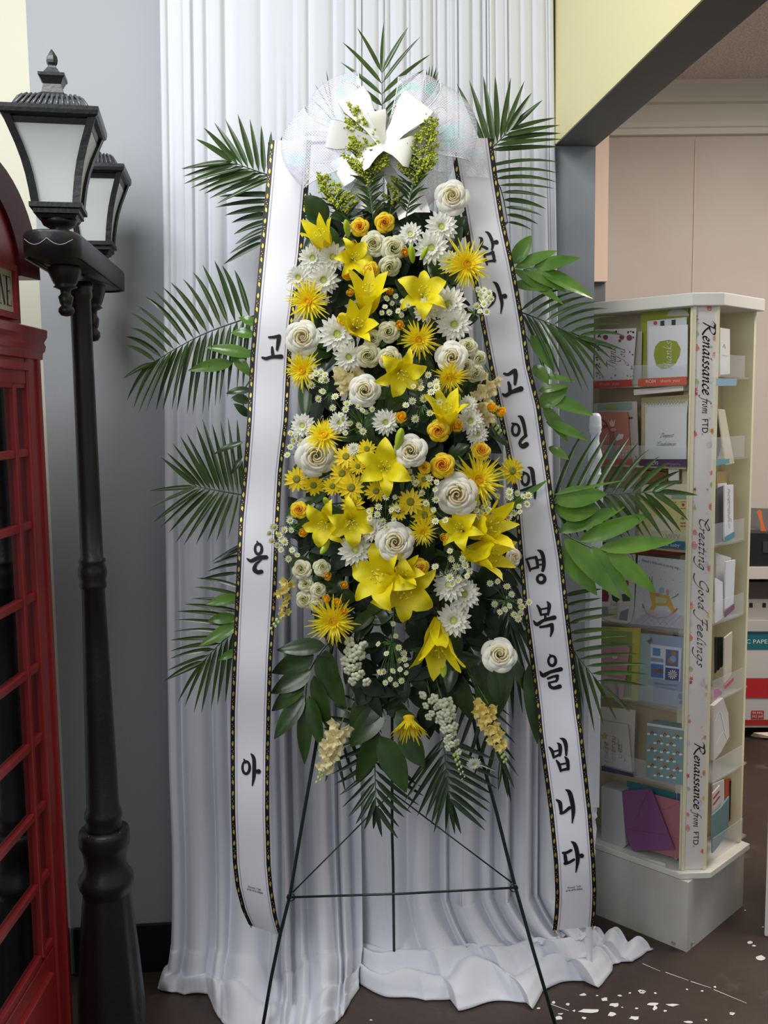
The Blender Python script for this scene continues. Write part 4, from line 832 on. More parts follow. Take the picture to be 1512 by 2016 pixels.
part('control_panel', slab([(1502, 1066), (1590, 1068), (1590, 1090), (1502, 1088)], FP, .106, .01), mat('dark grey panel', '#3b3d40', .3), pr, flat=True)
part('pink_paper', MB().prism([FP(1482, 1052, .09), FP(1494, 1062, .09), FP(1580, 1064, .09), FP(1580, 1056, .0)], (0, 0, .004)), mat('pink paper', '#e0609a', .6), pr, flat=True, label='bright pink sheet')
tl = root('scissors', P(1498, 1030, YF), 'orange handled tool standing against the printer tray', 'tool'); part('handle', brush([[(1495, 1008, 9), (1500, 1030, 6), (1504, 1050, 12)]], FP, .07), mat('orange plastic', '#e2743a', .4), tl)
def crate(label, x0, x1, y0, y1, col, off=.04, depth=.4, name='storage_box'):
    r = root(name, P((x0+x1)/2, y1, YF-off), label, 'box'); part('body', slab([(x0, y0), (x1, y0), (x1, y1), (x0, y1)], FP, off, depth), mat('box '+col, col, .5), r, flat=True); return r
c = crate('clear plastic bin with brown contents under the printer shelf', 1445, 1640, 1146, 1179, '#6b6059')
c = crate('grey file box with two square holes, below the printer', 1445, 1640, 1180, 1221, '#bab5ae', .05); prt(c, poly([(1475, 1187), (1482, 1187), (1482, 1196), (1475, 1196)], FP, .051), '#222222'); prt(c, poly([(1501, 1187), (1508, 1187), (1508, 1196), (1501, 1196)], FP, .051), '#222222')
c = crate('translucent lid tray above the teal paper carton', 1445, 1640, 1222, 1243, '#c5c4c0', .06)
c = crate('white paper carton with teal lid band and white lettering', 1445, 1640, 1244, 1335, '#d2cfcb', .05)
prt(c, poly([(1445, 1245), (1640, 1245), (1640, 1279), (1445, 1279)], FP, .052), '#1f6f7c', 'lid_band'); prt(c, text('OMAC PAPER', (1439, 1267), (1, 0), (0, -11.5), FP, .0535, None, 80), '#f1f1ee', 'lettering')
c = crate('red and white copier paper carton at the bottom of the stack', 1445, 1640, 1336, 1424, '#cbc8c6', .05)
prt(c, poly([(1445, 1336), (1640, 1336), (1640, 1374), (1445, 1374)], FP, .054), '#c0272d', 'lid_band'); prt(c, poly([(1445, 1417), (1640, 1417), (1640, 1428), (1445, 1428)], FP, .054), '#b3262c', 'bottom_band')
prt(c, text('Print', (1434, 1384), (1, 0), (0, -11), FP, .0535, None, 34), '#77726e', 'lettering'); prt(c, poly([(1479, 1399), (1504, 1399), (1504, 1415), (1479, 1415)], FP, .053), '#b8303a'); prt(c, text('99.99%', (1481, 1406), (1, 0), (0, -7), FP, .0545, None, 21), '#e6d5d5', 'lettering'); prt(c, text('NO JAM', (1481, 1413), (1, 0), (0, -7), FP, .0545, None, 21), '#e6d5d5', 'lettering')
pp = root('paper_scrap', F(1492, 1448), 'pale scrap of packing paper on the floor below the boxes', 'paper')
part('sheet', MB().prism([F(1478, 1449, .01), F(1484, 1443, .03), F(1530, 1442, .03), F(1530, 1454, .01), F(1500, 1452, .01)], (0, 0, .002)), mat('cream paper', '#e6d9bf', .6), pp, flat=True)
wb = root('display_plinth', F(1540, 1860), 'white panel edge cut off by the lower right frame edge', 'display')
part('panel', MB().prism([P(1504, 1850, 2.50).xy.to_3d(), P(1700, 1850, 2.50).xy.to_3d(), P(1700, 1850, 2.50).xy.to_3d()+Vector((0, .3, 0)), P(1504, 1850, 2.50).xy.to_3d()+Vector((.16, .3, 0))], (0, 0, P(1504, 1545, 2.5).z)), m_rackw, wb, bevel=.006, flat=True)
# ================================================================ easel
m_wire = mat('dark green wire', '#12251f', .35)
def polyY(tab): return [P(x, y, Y) for x, y, Y in tab]
footL = F(514, 2040); footR = F(1100, 2042)
easel = root('wire_easel', ((footL.x+footR.x)/2, footL.y, 0), 'dark green wire tripod easel holding the standing flower spray', 'easel')
Yt = 2.20
def legpt(px, py): return P(px, py, interp([(280, Yt+.03), (1480, 2.165), (1760, 2.14), (2045, footL.y)], py))
part('front_leg', MB().tube([legpt(770, 560), legpt(620, 1480), legpt(598.6, 1600), legpt(571, 1762), legpt(552, 1838), legpt(534, 1925), footL], .0042, 8), m_wire, easel)
part('front_leg', MB().tube([legpt(778, 560), legpt(942, 1470), legpt(977.8, 1600), legpt(1013.5, 1743), legpt(1050, 1872), footR], .0042, 8), m_wire, easel)
bt_ = F(776, 1905, .004)
part('rear_leg', MB().tube([P(772, 560, 2.245), P(772, 1000, 2.26), P(772, 1640, 2.30), Vector((bt_.x, 2.325, .30)), Vector((bt_.x, 2.33, .004))], .0036, 8), m_wire, easel)
part('cross_bar', MB().tube([legpt(571, 1764)+Vector((0, -.006, 0)), legpt(790, 1757)+Vector((0, -.006, 0)), legpt(1014, 1745)+Vector((0, -.006, 0))], .0028, 8), m_wire, easel)
hub = P(772, 1560, 2.285)
part('brace_wire', MB().tube([legpt(576, 1757), hub], .0018, 6), m_wire, easel)
part('brace_wire', MB().tube([legpt(1008, 1738), hub], .0018, 6), m_wire, easel)
for px, py in ((573, 1764), (1011, 1746)):
    c = legpt(px, py); mb = MB(); mb.tube([c+Vector((.009*math.cos(a*PI/5), -.006, .009*math.sin(a*PI/5))) for a in range(11)], .0016, 6, cap=False); part('wire_loop', mb, m_wire, easel)
part('ribbon_rail', MB().tube([P(528, 283, 2.128), P(760, 279, 2.128), P(972, 275, 2.128)], .0030, 8), m_wire, easel)
part('top_strut', MB().tube([P(772, 560, 2.21), P(762, 279, 2.132)], .0036, 8), m_wire, easel)
# ================================================================ message ribbons
m_satin = mat('white satin ribbon', '#eceaf1', .36, bump=.02, bscale=500, spec=.4)
m_satin.node_tree.nodes['Principled BSDF'].inputs['Sheen Weight'].default_value = .15
m_black = mat('black ribbon border', '#0c0b0b', .45)
m_foil = mat('gold foil', '#fbe678', .30, '#dcb648', 90, metal=.75)
m_brush = mat('black brush ink', '#121114', .55)
RL = [(276, 531, 613), (360, 524, 608), (500, 511, 596), (640, 498, 577), (700, 493, 573.6), (830, 486.4, 567), (930, 478.7, 555.5), (1030, 469.7, 549.6), (1160, 464, 544.5), (1200, 462, 542.5), (1300, 457.7, 536), (1400, 453.8, 532.8), (1500, 454, 530.5), (1600, 454.6, 530), (1700, 458.5, 532.7), (1750, 464, 537.5), (1800, 476, 546), (1832, 490, 556)]
RR = [(272, 884, 969), (360, 899, 981), (433, 911.6, 992.7), (516, 925, 1010.8), (560, 933, 1019), (640, 947, 1032.8), (720, 962.5, 1044), (800, 978, 1064), (860, 990.5, 1072.5), (960, 1010.5, 1087), (1000, 1013.5, 1092), (1100, 1022, 1108.6), (1200, 1031, 1119), (1300, 1044, 1131), (1400, 1056.5, 1141), (1440, 1060, 1147), (1500, 1068, 1153.5), (1600, 1081.5, 1164.4), (1700, 1091, 1172), (1760, 1093.5, 1174.6), (1800, 1091.5, 1173), (1828, 1088, 1170.5)]
def ribbon(name, label, tab, curl, wob, bottom_slope, bordw=9.5):
    y0, y1 = tab[0][0], tab[-1][0]
    tl = [(a, b) for a, b, c in tab]; tr = [(a, c) for a, b, c in tab]
    def Y(py, u=.5):
        t = (py-y0)/(y1-y0); c = max(0, (t-.86)/.14)
        return 2.112 + .006*math.sin(t*17+wob) + .004*math.sin(t*41+wob*2) - .014*math.sin(t*PI) + curl*c*c + .003*math.cos((u-.5)*PI)*-1
    def S(px, py, off=0):
        a, b = interp(tl, py), interp(tr, py); u = (px-a)/(b-a); return P(px, py, Y(py, u)-off-.0004)
    S.n = Vector((0, -1, 0))
    N = 130
    def strip(u0, u1, off, mb, cols=8):
        rows = []
        for i in range(N+1):
            py = lerp(y0, y1, i/N); r = []
            for j in range(cols+1):
                u = lerp(u0(py), u1(py), j/cols); a, b = interp(tl, py), interp(tr, py); yy = py + bottom_slope*(u-.5)*max(0, (i/N-.9)/.1)
                r.append(P(lerp(a, b, u), yy, Y(py, u)-off))
            rows.append(r)
        return mb.grid(rows)
    r = root(name, P((tab[0][1]+tab[0][2])/2, y0, 2.112), label, 'ribbon', 'message ribbons')
    w = part('satin_band', strip(lambda p: .02, lambda p: .98, 0, MB()), m_satin, r)
    bw = lambda py: bordw*(1-.15*(py-y0)/(y1-y0))/(interp(tr, py)-interp(tl, py))
    part('border_strip', strip(lambda p: 0, bw, .0010, MB(), 2), m_black, r); part('border_strip', strip(lambda p: 1-bw(p), lambda p: 1, .0010, MB(), 2), m_black, r)
    for sgn in (0, 1): part('edge_fold', strip(lambda p: (bw(p)*1.35 if sgn == 0 else 1-bw(p)*1.55), lambda p: (bw(p)*1.55 if sgn == 0 else 1-bw(p)*1.35), .0007, MB(), 1), mat('ribbon seam grey', '#b9b4bf', .5), w)
    # printed gold leaf pairs
    for sgn in (0, 1):
        mb = MB(); py = y0+12
        while py < y1-14:
            for k, (dy, ty) in enumerate(((0, 1), (11, 2), (15, 2), (19, 2), (27, 1))):
                yy = py+dy; a, b = interp(tl, yy), interp(tr, yy); wpx = (b-a)*bw(yy); cx = a+wpx*.5 if sgn == 0 else b-wpx*.5
                f = lambda x, y, o: P(x, y + bottom_slope*((0 if sgn == 0 else 1)-.5)*max(0, ((y-y0)/(y1-y0)-.9)/.1), Y(y, 0 if sgn == 0 else 1)-.0018-o)
                if ty == 1:
                    s = 1 if k == 0 else -1
                    poly([(cx+.6*s, yy-5.5), (cx+2.2, yy-2), (cx+1.6, yy+3), (cx-.8*s, yy+5.5), (cx-2.2, yy+1), (cx-1.5, yy-2.5)], f, 0, mb)
                else: disc(cx+(1.2 if dy == 15 else -1), yy, .9, 1.1, f, 0, mb, 6)
            py += 49
        part('gold_leaf_print', mb, m_foil, r, kind='stuff')
    return r, w, S
def glyphs(w, S, items):
    global WK
    WK = 1.28
    for ox, oy, sc, sts in items:
        mb = brush([[(ox+a/sc, oy+b/sc, c/sc) for a, b, c in st] for st in sts], S, .0012); part('brush_character', mb, m_brush, w, flat=True)
    WK = 1.0
rl, wl, SL = ribbon('message_ribbon', 'left white mourning ribbon with three Korean characters and black-gold borders', RL, .045, 1.0, 22)
def dot(x0, y0, x1, y1, w): return [(x0, y0, w*.55), (lerp(x0, x1, .6), lerp(y0, y1, .6), w*.8), (x1, y1, w)]
go = lambda: [[(348, 93, 14), (380, 92, 17), (425, 84, 22)], [(424, 86, 24), (418, 130, 24), (408, 188, 15)], [(371, 168, 12), (373, 200, 19), (377, 240, 19)], [(297, 248, 14), (325, 255, 20), (370, 243, 20), (440, 240, 27)]]
glyphs(wl, SL, [(440, 640, 3.877, go()),
 (440, 640, 3.877, [ring(266, 1708, 26, 40, 16), [(256, 1650, 8), (264, 1672, 18)], [(180, 1783, 8), (212, 1800, 22), (262, 1778, 26), (325, 1772, 26)], [(288, 1792, 8), (248, 1825, 18), (236, 1865, 26), (262, 1886, 26), (288, 1882, 26)]]),
 (430, 1400, 4.383, [ring(238, 486, 31, 54, 17), [(219, 414, 8), (232, 440, 22)], [(283, 370, 10), (300, 395, 22), (308, 440, 25), (306, 560, 24), (292, 642, 8)], dot(312, 522, 346, 521, 34)])])
rr_, wr, SR = ribbon('message_ribbon', 'right white mourning ribbon with eleven Korean characters and black-gold borders', RR, .03, 2.3, -8)
glyphs(wr, SR, [
 (780, 400, 5.815, [[(950, 392, 12), (978, 410, 26), (972, 470, 26), (955, 530, 14)], [(978, 495, 14), (1005, 500, 24), (1040, 520, 26)], [(1020, 325, 8), (1055, 345, 26), (1085, 400, 30), (1105, 470, 26), (1095, 535, 16)], dot(1100, 450, 1146, 446, 42), [(1004, 590, 16), (1024, 650, 24), (1040, 704, 16)], [(1006, 594, 16), (1060, 580, 22), (1108, 562, 28)], [(1104, 562, 28), (1116, 610, 28), (1124, 665, 22)], [(1032, 668, 16), (1130, 655, 24)]]),
 (780, 400, 5.815, [[(1090, 1012, 10), (1120, 1040, 28), (1122, 1095, 28), (1100, 1150, 20), (1046, 1205, 8)], [(1108, 900, 8), (1145, 925, 30), (1172, 985, 33), (1200, 1090, 33), (1210, 1160, 26), (1196, 1264, 8)], dot(1196, 1070, 1242, 1064, 46)]),
 (780, 720, 5.4, [[(1150, 85, 22), (1190, 92, 26), (1250, 55, 34)], [(1262, 52, 36), (1270, 110, 36), (1262, 196, 22)], [(1194, 178, 22), (1206, 220, 30), (1210, 290, 30)], [(1132, 300, 16), (1165, 316, 30), (1225, 282, 32), (1325, 245, 46)]]),
 (780, 720, 5.4, [ring(1270, 680, 38, 60, 22), [(1232, 612, 14), (1256, 622, 26)], [(1296, 535, 10), (1332, 555, 32), (1360, 640, 30), (1376, 740, 26)], [(1380, 742, 26), (1335, 782, 26), (1314, 825, 26), (1345, 858, 40), (1384, 836, 44)]]),
 (780, 720, 5.4, [ring(1372, 1205, 38, 62, 22), [(1352, 1128, 14), (1366, 1142, 26)], [(1326, 1328, 18), (1390, 1310, 26), (1462, 1286, 30)], [(1402, 1080, 12), (1442, 1105, 34), (1460, 1220, 32), (1474, 1330, 28), (1474, 1412, 14)]]),
 (1020, 1060, 4.583, [[(78, 190, 12), (96, 240, 18), (108, 292, 14)], [(72, 192, 14), (110, 178, 16), (162, 170, 18)], [(160, 168, 20), (172, 210, 22), (176, 262, 18)], [(104, 280, 14), (180, 258, 20)], [(176, 106, 8), (208, 122, 26), (226, 170, 28), (232, 240, 26), (222, 290, 22)], [(168, 196, 12), (222, 190, 14)], [(172, 240, 12), (226, 234, 14)], ring(207, 364, 34, 36, 22)]),
 (1020, 1060, 4.583, [[(172, 604, 12), (194, 640, 22), (206, 692, 14)], [(262, 570, 8), (280, 600, 26), (276, 650, 22), (270, 690, 14)], [(196, 642, 12), (276, 626, 14)], [(206, 690, 14), (272, 678, 16)], [(244, 690, 16), (247, 738, 18)], [(140, 744, 10), (170, 776, 28), (230, 740, 22), (326, 714, 32)], [(200, 800, 18), (250, 792, 20), (305, 778, 26)], [(304, 780, 26), (306, 830, 24), (292, 884, 10)]]),
 (1020, 1060, 4.583, [ring(306, 1104, 33, 44, 19), [(284, 1046, 8), (300, 1062, 20)], [(198, 1200, 10), (226, 1236, 32), (290, 1206, 24), (384, 1180, 32)], [(270, 1264, 18), (320, 1246, 18), (356, 1240, 22)], [(354, 1242, 22), (352, 1270, 20), (342, 1290, 16)], [(276, 1304, 14), (344, 1286, 16)], [(280, 1302, 18), (290, 1336, 22), (324, 1350, 24), (374, 1336, 32)]]),
 (1040, 1440, 4.583, [[(190, 144, 14), (216, 180, 24), (228, 238, 14)], [(262, 104, 8), (284, 126, 26), (288, 180, 24), (282, 218, 16)], [(218, 184, 12), (284, 168, 14)], [(228, 236, 14), (288, 204, 20)], [(288, 62, 8), (322, 78, 26), (340, 130, 27), (342, 215, 14)], [(254, 262, 12), (278, 300, 24), (292, 360, 14)], [(330, 230, 10), (352, 262, 26), (360, 340, 20)], [(276, 300, 12), (350, 286, 14)], [(290, 352, 16), (360, 336, 22)]]),
 (1040, 1440, 4.583, [[(256, 618, 14), (284, 642, 28), (292, 690, 26), (296, 738, 18)], [(294, 738, 22), (325, 728, 20), (372, 688, 24)], [(338, 526, 8), (370, 548, 30), (392, 620, 32), (406, 720, 28), (396, 826, 8)]]),
 (1040, 1440, 4.583, [[(312, 1096, 16), (345, 1094, 20), (386, 1072, 20)], [(328, 1098, 20), (336, 1150, 26), (340, 1190, 22)], [(332, 1192, 24), (372, 1180, 20), (412, 1156, 18)], [(388, 994, 8), (418, 1018, 28), (438, 1080, 30), (446, 1160, 28), (430, 1270, 8)], dot(446, 1128, 482, 1122, 34)])])
for w, S, o1, o2, dr in ((wl, SL, (488, 1747), (486, 1752), (1, .27)), (wr, SR, (1117, 1750), (1114, 1756), (1, -.14))):
    up = (0, -5.2); mb = text('Flower Talk', o1, dr, up, S, .0012, None, 27); text('678-475-0066', o2, dr, up, S, .0012, mb, 33); part('small_print', mb, m_brush, w, kind='stuff', flat=True)
# ================================================================ bows
def net_material():
    m = mat('iridescent white tulle', '#f2f3fa', .3); nt = m.node_tree; b = nt.nodes['Principled BSDF']
    tc = nt.nodes.new('ShaderNodeTexCoord'); n = nt.nodes.new('ShaderNodeTexNoise'); n.inputs['Scale'].default_value = 22; nt.links.new(tc.outputs['Object'], n.inputs['Vector'])
    vals = []
    for vec in ((1, .25, .9), (.9, -.2, -1)):
        d = nt.nodes.new('ShaderNodeVectorMath'); d.operation = 'DOT_PRODUCT'; d.inputs[1].default_value = vec; nt.links.new(tc.outputs['Object'], d.inputs[0])
        s = nt.nodes.new('ShaderNodeMath'); s.operation = 'MULTIPLY'; s.inputs[1].default_value = 1150; nt.links.new(d.outputs['Value'], s.inputs[0])
        q = nt.nodes.new('ShaderNodeMath'); q.operation = 'SINE'; nt.links.new(s.outputs[0], q.inputs[0])
        g = nt.nodes.new('ShaderNodeMath'); g.operation = 'GREATER_THAN'; g.inputs[1].default_value = .62; nt.links.new(q.outputs[0], g.inputs[0]); vals.append(g.outputs[0])
    mx = nt.nodes.new('ShaderNodeMath'); mx.operation = 'MAXIMUM'; nt.links.new(vals[0], mx.inputs[0]); nt.links.new(vals[1], mx.inputs[1])
    al = nt.nodes.new('ShaderNodeMath'); al.operation = 'MULTIPLY_ADD'; al.inputs[1].default_value = .46; al.inputs[2].default_value = .17; nt.links.new(mx.outputs[0], al.inputs[0])
    nt.links.new(al.outputs[0], b.inputs['Alpha'])
    r = nt.nodes.new('ShaderNodeValToRGB'); cr = r.color_ramp; cr.elements[0].position = .42; cr.elements[0].color = lin('#f4f4f8'); cr.elements[1].position = .58; cr.elements[1].color = lin('#eef6ff')
    e = cr.elements.new(.50); e.color = lin('#efe6fb')
    e = cr.elements.new(.63); e.color = lin('#c6f3f4')
    nt.links.new(n.outputs['Fac'], r.inputs[0]); nt.links.new(r.outputs[0], b.inputs['Base Color'])
    b.inputs['Thin Film Thickness'].default_value = 420; b.inputs['Thin Film IOR'].default_value = 1.4
    return m
m_net = net_material(); m_netedge = mat('tulle wired edge', '#f6f7fb', .4, alpha=.95)
def loop_rows(c, tip, wpx, gather, Yc, depth, n=26, m=10, twist=0, round_=.5):
    """one bow loop: leaves the knot, swells, folds over at the tip and comes back"""
    cx, cy = c; tx, ty = tip; d = Vector((tx-cx, ty-cy)); L = d.length; d.normalize(); nn = Vector((-d.y, d.x)); rows = []
    for i in range(n+1):
        s = i/n; r = L*math.sin(PI*s)**.62; w = wpx*(gather+(1-gather)*math.sin(PI*s)**round_); dep = depth*math.cos(PI*s)
        row = []
        for j in range(m+1):
            v = j/m*2-1; k = 1-.22*v*v*(math.sin(PI*s)**2); off = v*w/2 + twist*math.cos(PI*s)*w*.3
            p = Vector((cx, cy))+d*r*k+nn*off; row.append(P(p.x, p.y, Yc-dep-.004*math.sin(v*9+i)*(1-math.sin(PI*s))))
        rows.append(row)
    return rows
tb = root('tulle_bow', P(757, 290, 2.05), 'large iridescent white tulle bow spreading above the flowers at the top', 'bow')
for tip, w, dep, Yc, tw in (((622, 178), 165, .05, 2.07, .2), ((553, 290), 160, .045, 2.06, -.2), ((852, 152), 110, .04, 2.08, -.3), ((935, 225), 165, .05, 2.06, .2), ((890, 335), 190, .045, 2.05, .3), ((640, 395), 150, .04, 2.065, 0), ((850, 400), 120, .035, 2.07, 0), ((700, 410), 110, .03, 2.07, 0)):
    rows = loop_rows((757, 292), tip, w, .12, Yc, dep, twist=tw, round_=.7)
    lp = part('tulle_loop', MB().grid(rows), m_net, tb)
    part('wired_edge', MB().tube([r[0] for r in rows], 0.0011, 4), m_netedge, lp); part('wired_edge', MB().tube([r[-1] for r in rows], 0.0011, 4), m_netedge, lp)
for pts in (((900, 285), (950, 290), (962, 350), (905, 345)), ((560, 295), (600, 290), (608, 345), (575, 335))):
    rows = []
    for i in range(7):
        a = Vector(pts[0]).lerp(Vector(pts[1]), i/6); b = Vector(pts[3]).lerp(Vector(pts[2]), i/6)
        rows.append([P(*a.lerp(b, j/6), 2.085+.006*math.sin(i*1.7+j)) for j in range(7)])
    part('tulle_tail', MB().grid(rows), m_net, tb)
m_satb = mat('ivory satin bow ribbon', '#f1f0ea', .32, sss=.05)
sb = root('satin_bow', P(757, 290, 2.02), 'ivory satin ribbon bow in front of the tulle behind the goldenrod', 'bow')
def band(c, tip, wpx, Yc, depth, phi, n=22, m=4):
    """flat satin ribbon folded into a loop: out along the front, over at the tip and back behind"""
    cx, cy = c; d = Vector((tip[0]-cx, tip[1]-cy)); L = d.length; d.normalize(); nn = Vector((-d.y, d.x)); rows = []
    for i in range(n+1):
        s = i/n; r = L*min(1, math.sin(PI*s)**.55*1.02); dep = depth*math.cos(PI*s); w = wpx*(.35+.65*min(1, math.sin(PI*s)*1.6)); q = phi*(1-.4*s); row = []
        for j in range(m+1):
            v = (j/m-.5)*w; p = Vector((cx, cy))+d*r+nn*(v*math.cos(q)); row.append(P(p.x, p.y, Yc-dep+v*math.sin(q)*Yc/FPX))
        rows.append(row)
    return rows
for tip, w, dep, Yc, ph_ in (((690, 185), 66, .030, 2.02, .5), ((646, 262), 62, .026, 2.015, -.5), ((662, 345), 56, .028, 2.03, .3), ((826, 198), 74, .030, 2.02, -.4), ((860, 268), 60, .026, 2.03, .5), ((742, 218), 48, .022, 2.005, .9), ((812, 300), 64, .024, 1.995, -.3), ((705, 318), 50, .022, 2.0, .6)):
    part('satin_loop', MB().grid(band((757, 286), tip, w, Yc, dep, ph_)), m_satb, sb)
for (x0, y0, x1, y1, w, Y_) in ((757, 290, 822, 418, 62, 2.03), (750, 290, 700, 410, 54, 2.035)):
    rows = []
    for i in range(13):
        t = i/12; cx = lerp(x0, x1, t)+6*math.sin(t*5); cy = lerp(y0, y1, t); ww = w*(.4+.6*min(1, t*2.5)); rows.append([P(cx+(j/4-.5)*ww, cy-(j/4-.5)*ww*.25+(8*abs(j-2)/2 if i == 12 else 0), Y_-.012*math.sin(t*6+j*.3)) for j in range(5)])
    part('satin_tail', MB().grid(rows), m_satb, sb)
part('knot', MB().lathe([(0, .012), (.009, .009), (.012, 0), (.009, -.009), (0, -.012)], P(757, 288, 2.0), 10), m_satb, sb)
# ================================================================ foliage
m_palm = mat('palm leaf green', '#425c24', .30, '#2f471a', 25, coat=.25, tl=.15)
m_palmd = mat('deep palm green', '#2a4220', .32, '#1d3017', 25, coat=.2, tl=.12)
m_broad = mat('fresh broad leaf green', '#6a9238', .26, '#4f782a', 14, coat=.3, tl=.18, bump=.15, bscale=30)
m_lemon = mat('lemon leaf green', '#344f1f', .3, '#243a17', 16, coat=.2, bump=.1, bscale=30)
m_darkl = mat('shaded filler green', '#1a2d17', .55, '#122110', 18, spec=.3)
m_stem = mat('green stem', '#4b6a2c', .5); m_rachis = mat('palm rachis', '#33502a', .5)
rf = random.Random(21)
def leaf(p0, p1, wid, bend=Vector((0, 0, 0)), n=8, fold=.22, face=Vector((0, -1, 0)), prof=(.55, .9), mb=None, cup=0):
    """a leaf blade from p0 to p1: lanceolate outline, folded along the midrib"""
    mb = mb or MB(); p0 = Vector(p0); p1 = Vector(p1); mid = (p0+p1)/2+bend; rows = []
    for i in range(n+1):
        t = i/n; p = p0*(1-t)**2+mid*2*t*(1-t)+p1*t*t; tg = ((mid-p0)*(1-t)+(p1-mid)*t).normalized()
        s = tg.cross(face)
        s = s.normalized() if s.length > 1e-5 else Vector((1, 0, 0))
        nn = s.cross(tg)
        if nn.dot(face) < 0: nn = -nn
        w = wid/2*(math.sin(PI*t**prof[0])**prof[1] if 0 < t < 1 else 0) + wid*.02
        h = -nn*w*fold
        rows.append([p-s*w+nn*w*fold*.6, p-s*w*.5, p+h, p+s*w*.5, p+s*w+nn*w*fold*.6])
    return mb.grid(rows)
def frond(label, rach, tipsA, tipsB, Y0, Y1, wpx=7, m=None, end=None, droop=8, name='palm_frond', tA=(.04, .97), tB=(.04, .97), nA=None, nB=None, group='palm fronds around the spray', bow=.10):
    """rach, tipsA, tipsB: traced polylines; each leaflet is an object of its own"""
    m = m or m_palm
    rp = smooth_pts([Vector((x, y, 0)) for x, y in rach], 5); L = len(rp)
    def R(t): q = along(rp, t); return P(q.x, q.y, lerp(Y0, Y1, t))
    base = R(0); o = root(name, base, label, 'palm frond' if name == 'palm_frond' else 'leaf branch', group)
    kk = Y0/FPX
    part('rachis', MB().tube([R(i/12) for i in range(13)], [.0019*(1-.6*i/12) for i in range(13)], 5), m_rachis, o)
    for tips, (ta, tb_), cnt in ((tipsA, tA, nA), (tipsB, tB, nB)):
        if not tips: continue
        tl = sum((Vector(b)-Vector(a)).length for a, b in zip(tips, tips[1:])); cnt = cnt or max(3, int(tl/(wpx*2.1)))
        for i in range(cnt):
            f = i/(cnt-1) if cnt > 1 else .5; t = lerp(ta, tb_, f)
            q = along([Vector((x, y, 0)) for x, y in tips], min(1, max(0, f+rf.uniform(-.012, .012)))); b = along(rp, t)
            d = Vector((q.x-b.x, q.y-b.y)); ln = d.length; y1 = lerp(Y0, Y1, t)+rf.uniform(-.025, .02)
            a = R(t); e = P(q.x+rf.uniform(-3, 3), q.y+rf.uniform(-3, 3), y1)
            bend = Vector((0, -.004, (droop*kk)*(ln/100)*rf.uniform(.6, 1.4)))
            fc = Vector((rf.uniform(-.5, .5), -1, rf.uniform(-.1, .7)))
            part('leaflet', leaf(a, e, wpx*1.18*kk*rf.uniform(.8, 1.15), bend, 7, .3, fc, (.62, .75)), m, o)
    if end: part('leaflet', leaf(R(1), P(end[0], end[1], Y1), wpx*1.18*kk, Vector((0, 0, droop*kk*.3)), 7, .3, Vector((0, -1, .3)), (.62, .75)), m, o)
    return o
# --- palm fronds, clockwise from the top
frond('upright palm frond rising highest at the top centre behind the bows', [(755, 330), (753, 240), (752, 140)], [(735, 285), (663, 100), (668, 85), (680, 72), (690, 60), (703, 55)], [(770, 225), (795, 190), (850, 115), (835, 90), (828, 62), (803, 55)], 2.14, 2.16, 8, m_palm, (756, 43), 4, tA=(.30, .98), tB=(.33, .98), nA=7, nB=7)
frond('palm frond showing only its tips above the right tulle loop', [(800, 300), (845, 200)], [(838, 150), (845, 125), (838, 140)], [(872, 168), (866, 150), (858, 130)], 2.17, 2.18, 6, m_palm, (852, 128), 3, tA=(.7, .95), tB=(.7, .95), nA=3, nB=4)
frond('small palm tip behind the left tulle loop', [(690, 300), (655, 220)], [(622, 165), (640, 140)], [(610, 190), (632, 160)], 2.17, 2.18, 3.5, m_palmd, None, 3, tA=(.8, .98), tB=(.6, .9), nA=2, nB=2)
frond('palm frond fanning up and out beside the top of the right ribbon', [(960, 300), (985, 275), (1003, 255)], [(898, 165), (931, 158), (938, 155), (967, 148), (1004, 152), (1025, 158), (1068, 198)], [(1107, 288), (1108, 263), (1103, 254), (1096, 234)], 2.19, 2.18, 9, m_palm, (1068, 197), 3, tA=(0, 1), tB=(.1, .95), nA=8, nB=5)
frond('palm frond reaching right from behind the upper right ribbon', [(955, 330), (985, 370), (1000, 440)], [(1106, 322), (1095, 362), (1078, 398), (1074, 415), (1065, 430), (1046, 455)], [(960, 420), (965, 470)], 2.19, 2.19, 7, m_palm, None, 9, tA=(0, .98), nA=9, nB=2)
frond('glossy palm frond arching right in front of the grey door jamb', [(1018, 612), (1035, 618), (1090, 640), (1140, 665)], [(1115, 568), (1135, 572), (1190, 600), (1232, 640), (1232, 662)], [(1072, 738), (1090, 745), (1122, 757), (1155, 775), (1153, 770), (1192, 752), (1212, 690)], 2.17, 2.13, 7, m_palm, (1230, 690), 14, nA=8, nB=11)
frond('large palm frond spreading right across the card rack', [(1080, 990), (1180, 975), (1290, 968)], [(1150, 850), (1200, 850), (1235, 855), (1270, 882), (1335, 925), (1338, 940), (1345, 945)], [(1120, 1060), (1180, 1062), (1255, 1060), (1300, 1057), (1322, 1058), (1342, 1045), (1356, 1027)], 2.16, 2.08, 9, m_palm, (1374, 975), 10, nA=11, nB=13)
frond('lower right palm frond pointing right past the white post', [(1110, 1165), (1125, 1270), (1160, 1320), (1180, 1345)], [(1185, 1158), (1182, 1178), (1216, 1205), (1222, 1245), (1245, 1258), (1258, 1290), (1280, 1310), (1282, 1318), (1270, 1350)], [(1150, 1400), (1142, 1420), (1165, 1435), (1172, 1448), (1195, 1430), (1240, 1402)], 2.17, 2.13, 7, m_palm, (1242, 1402), 6, tB=(.45, 1), nA=11, nB=6)
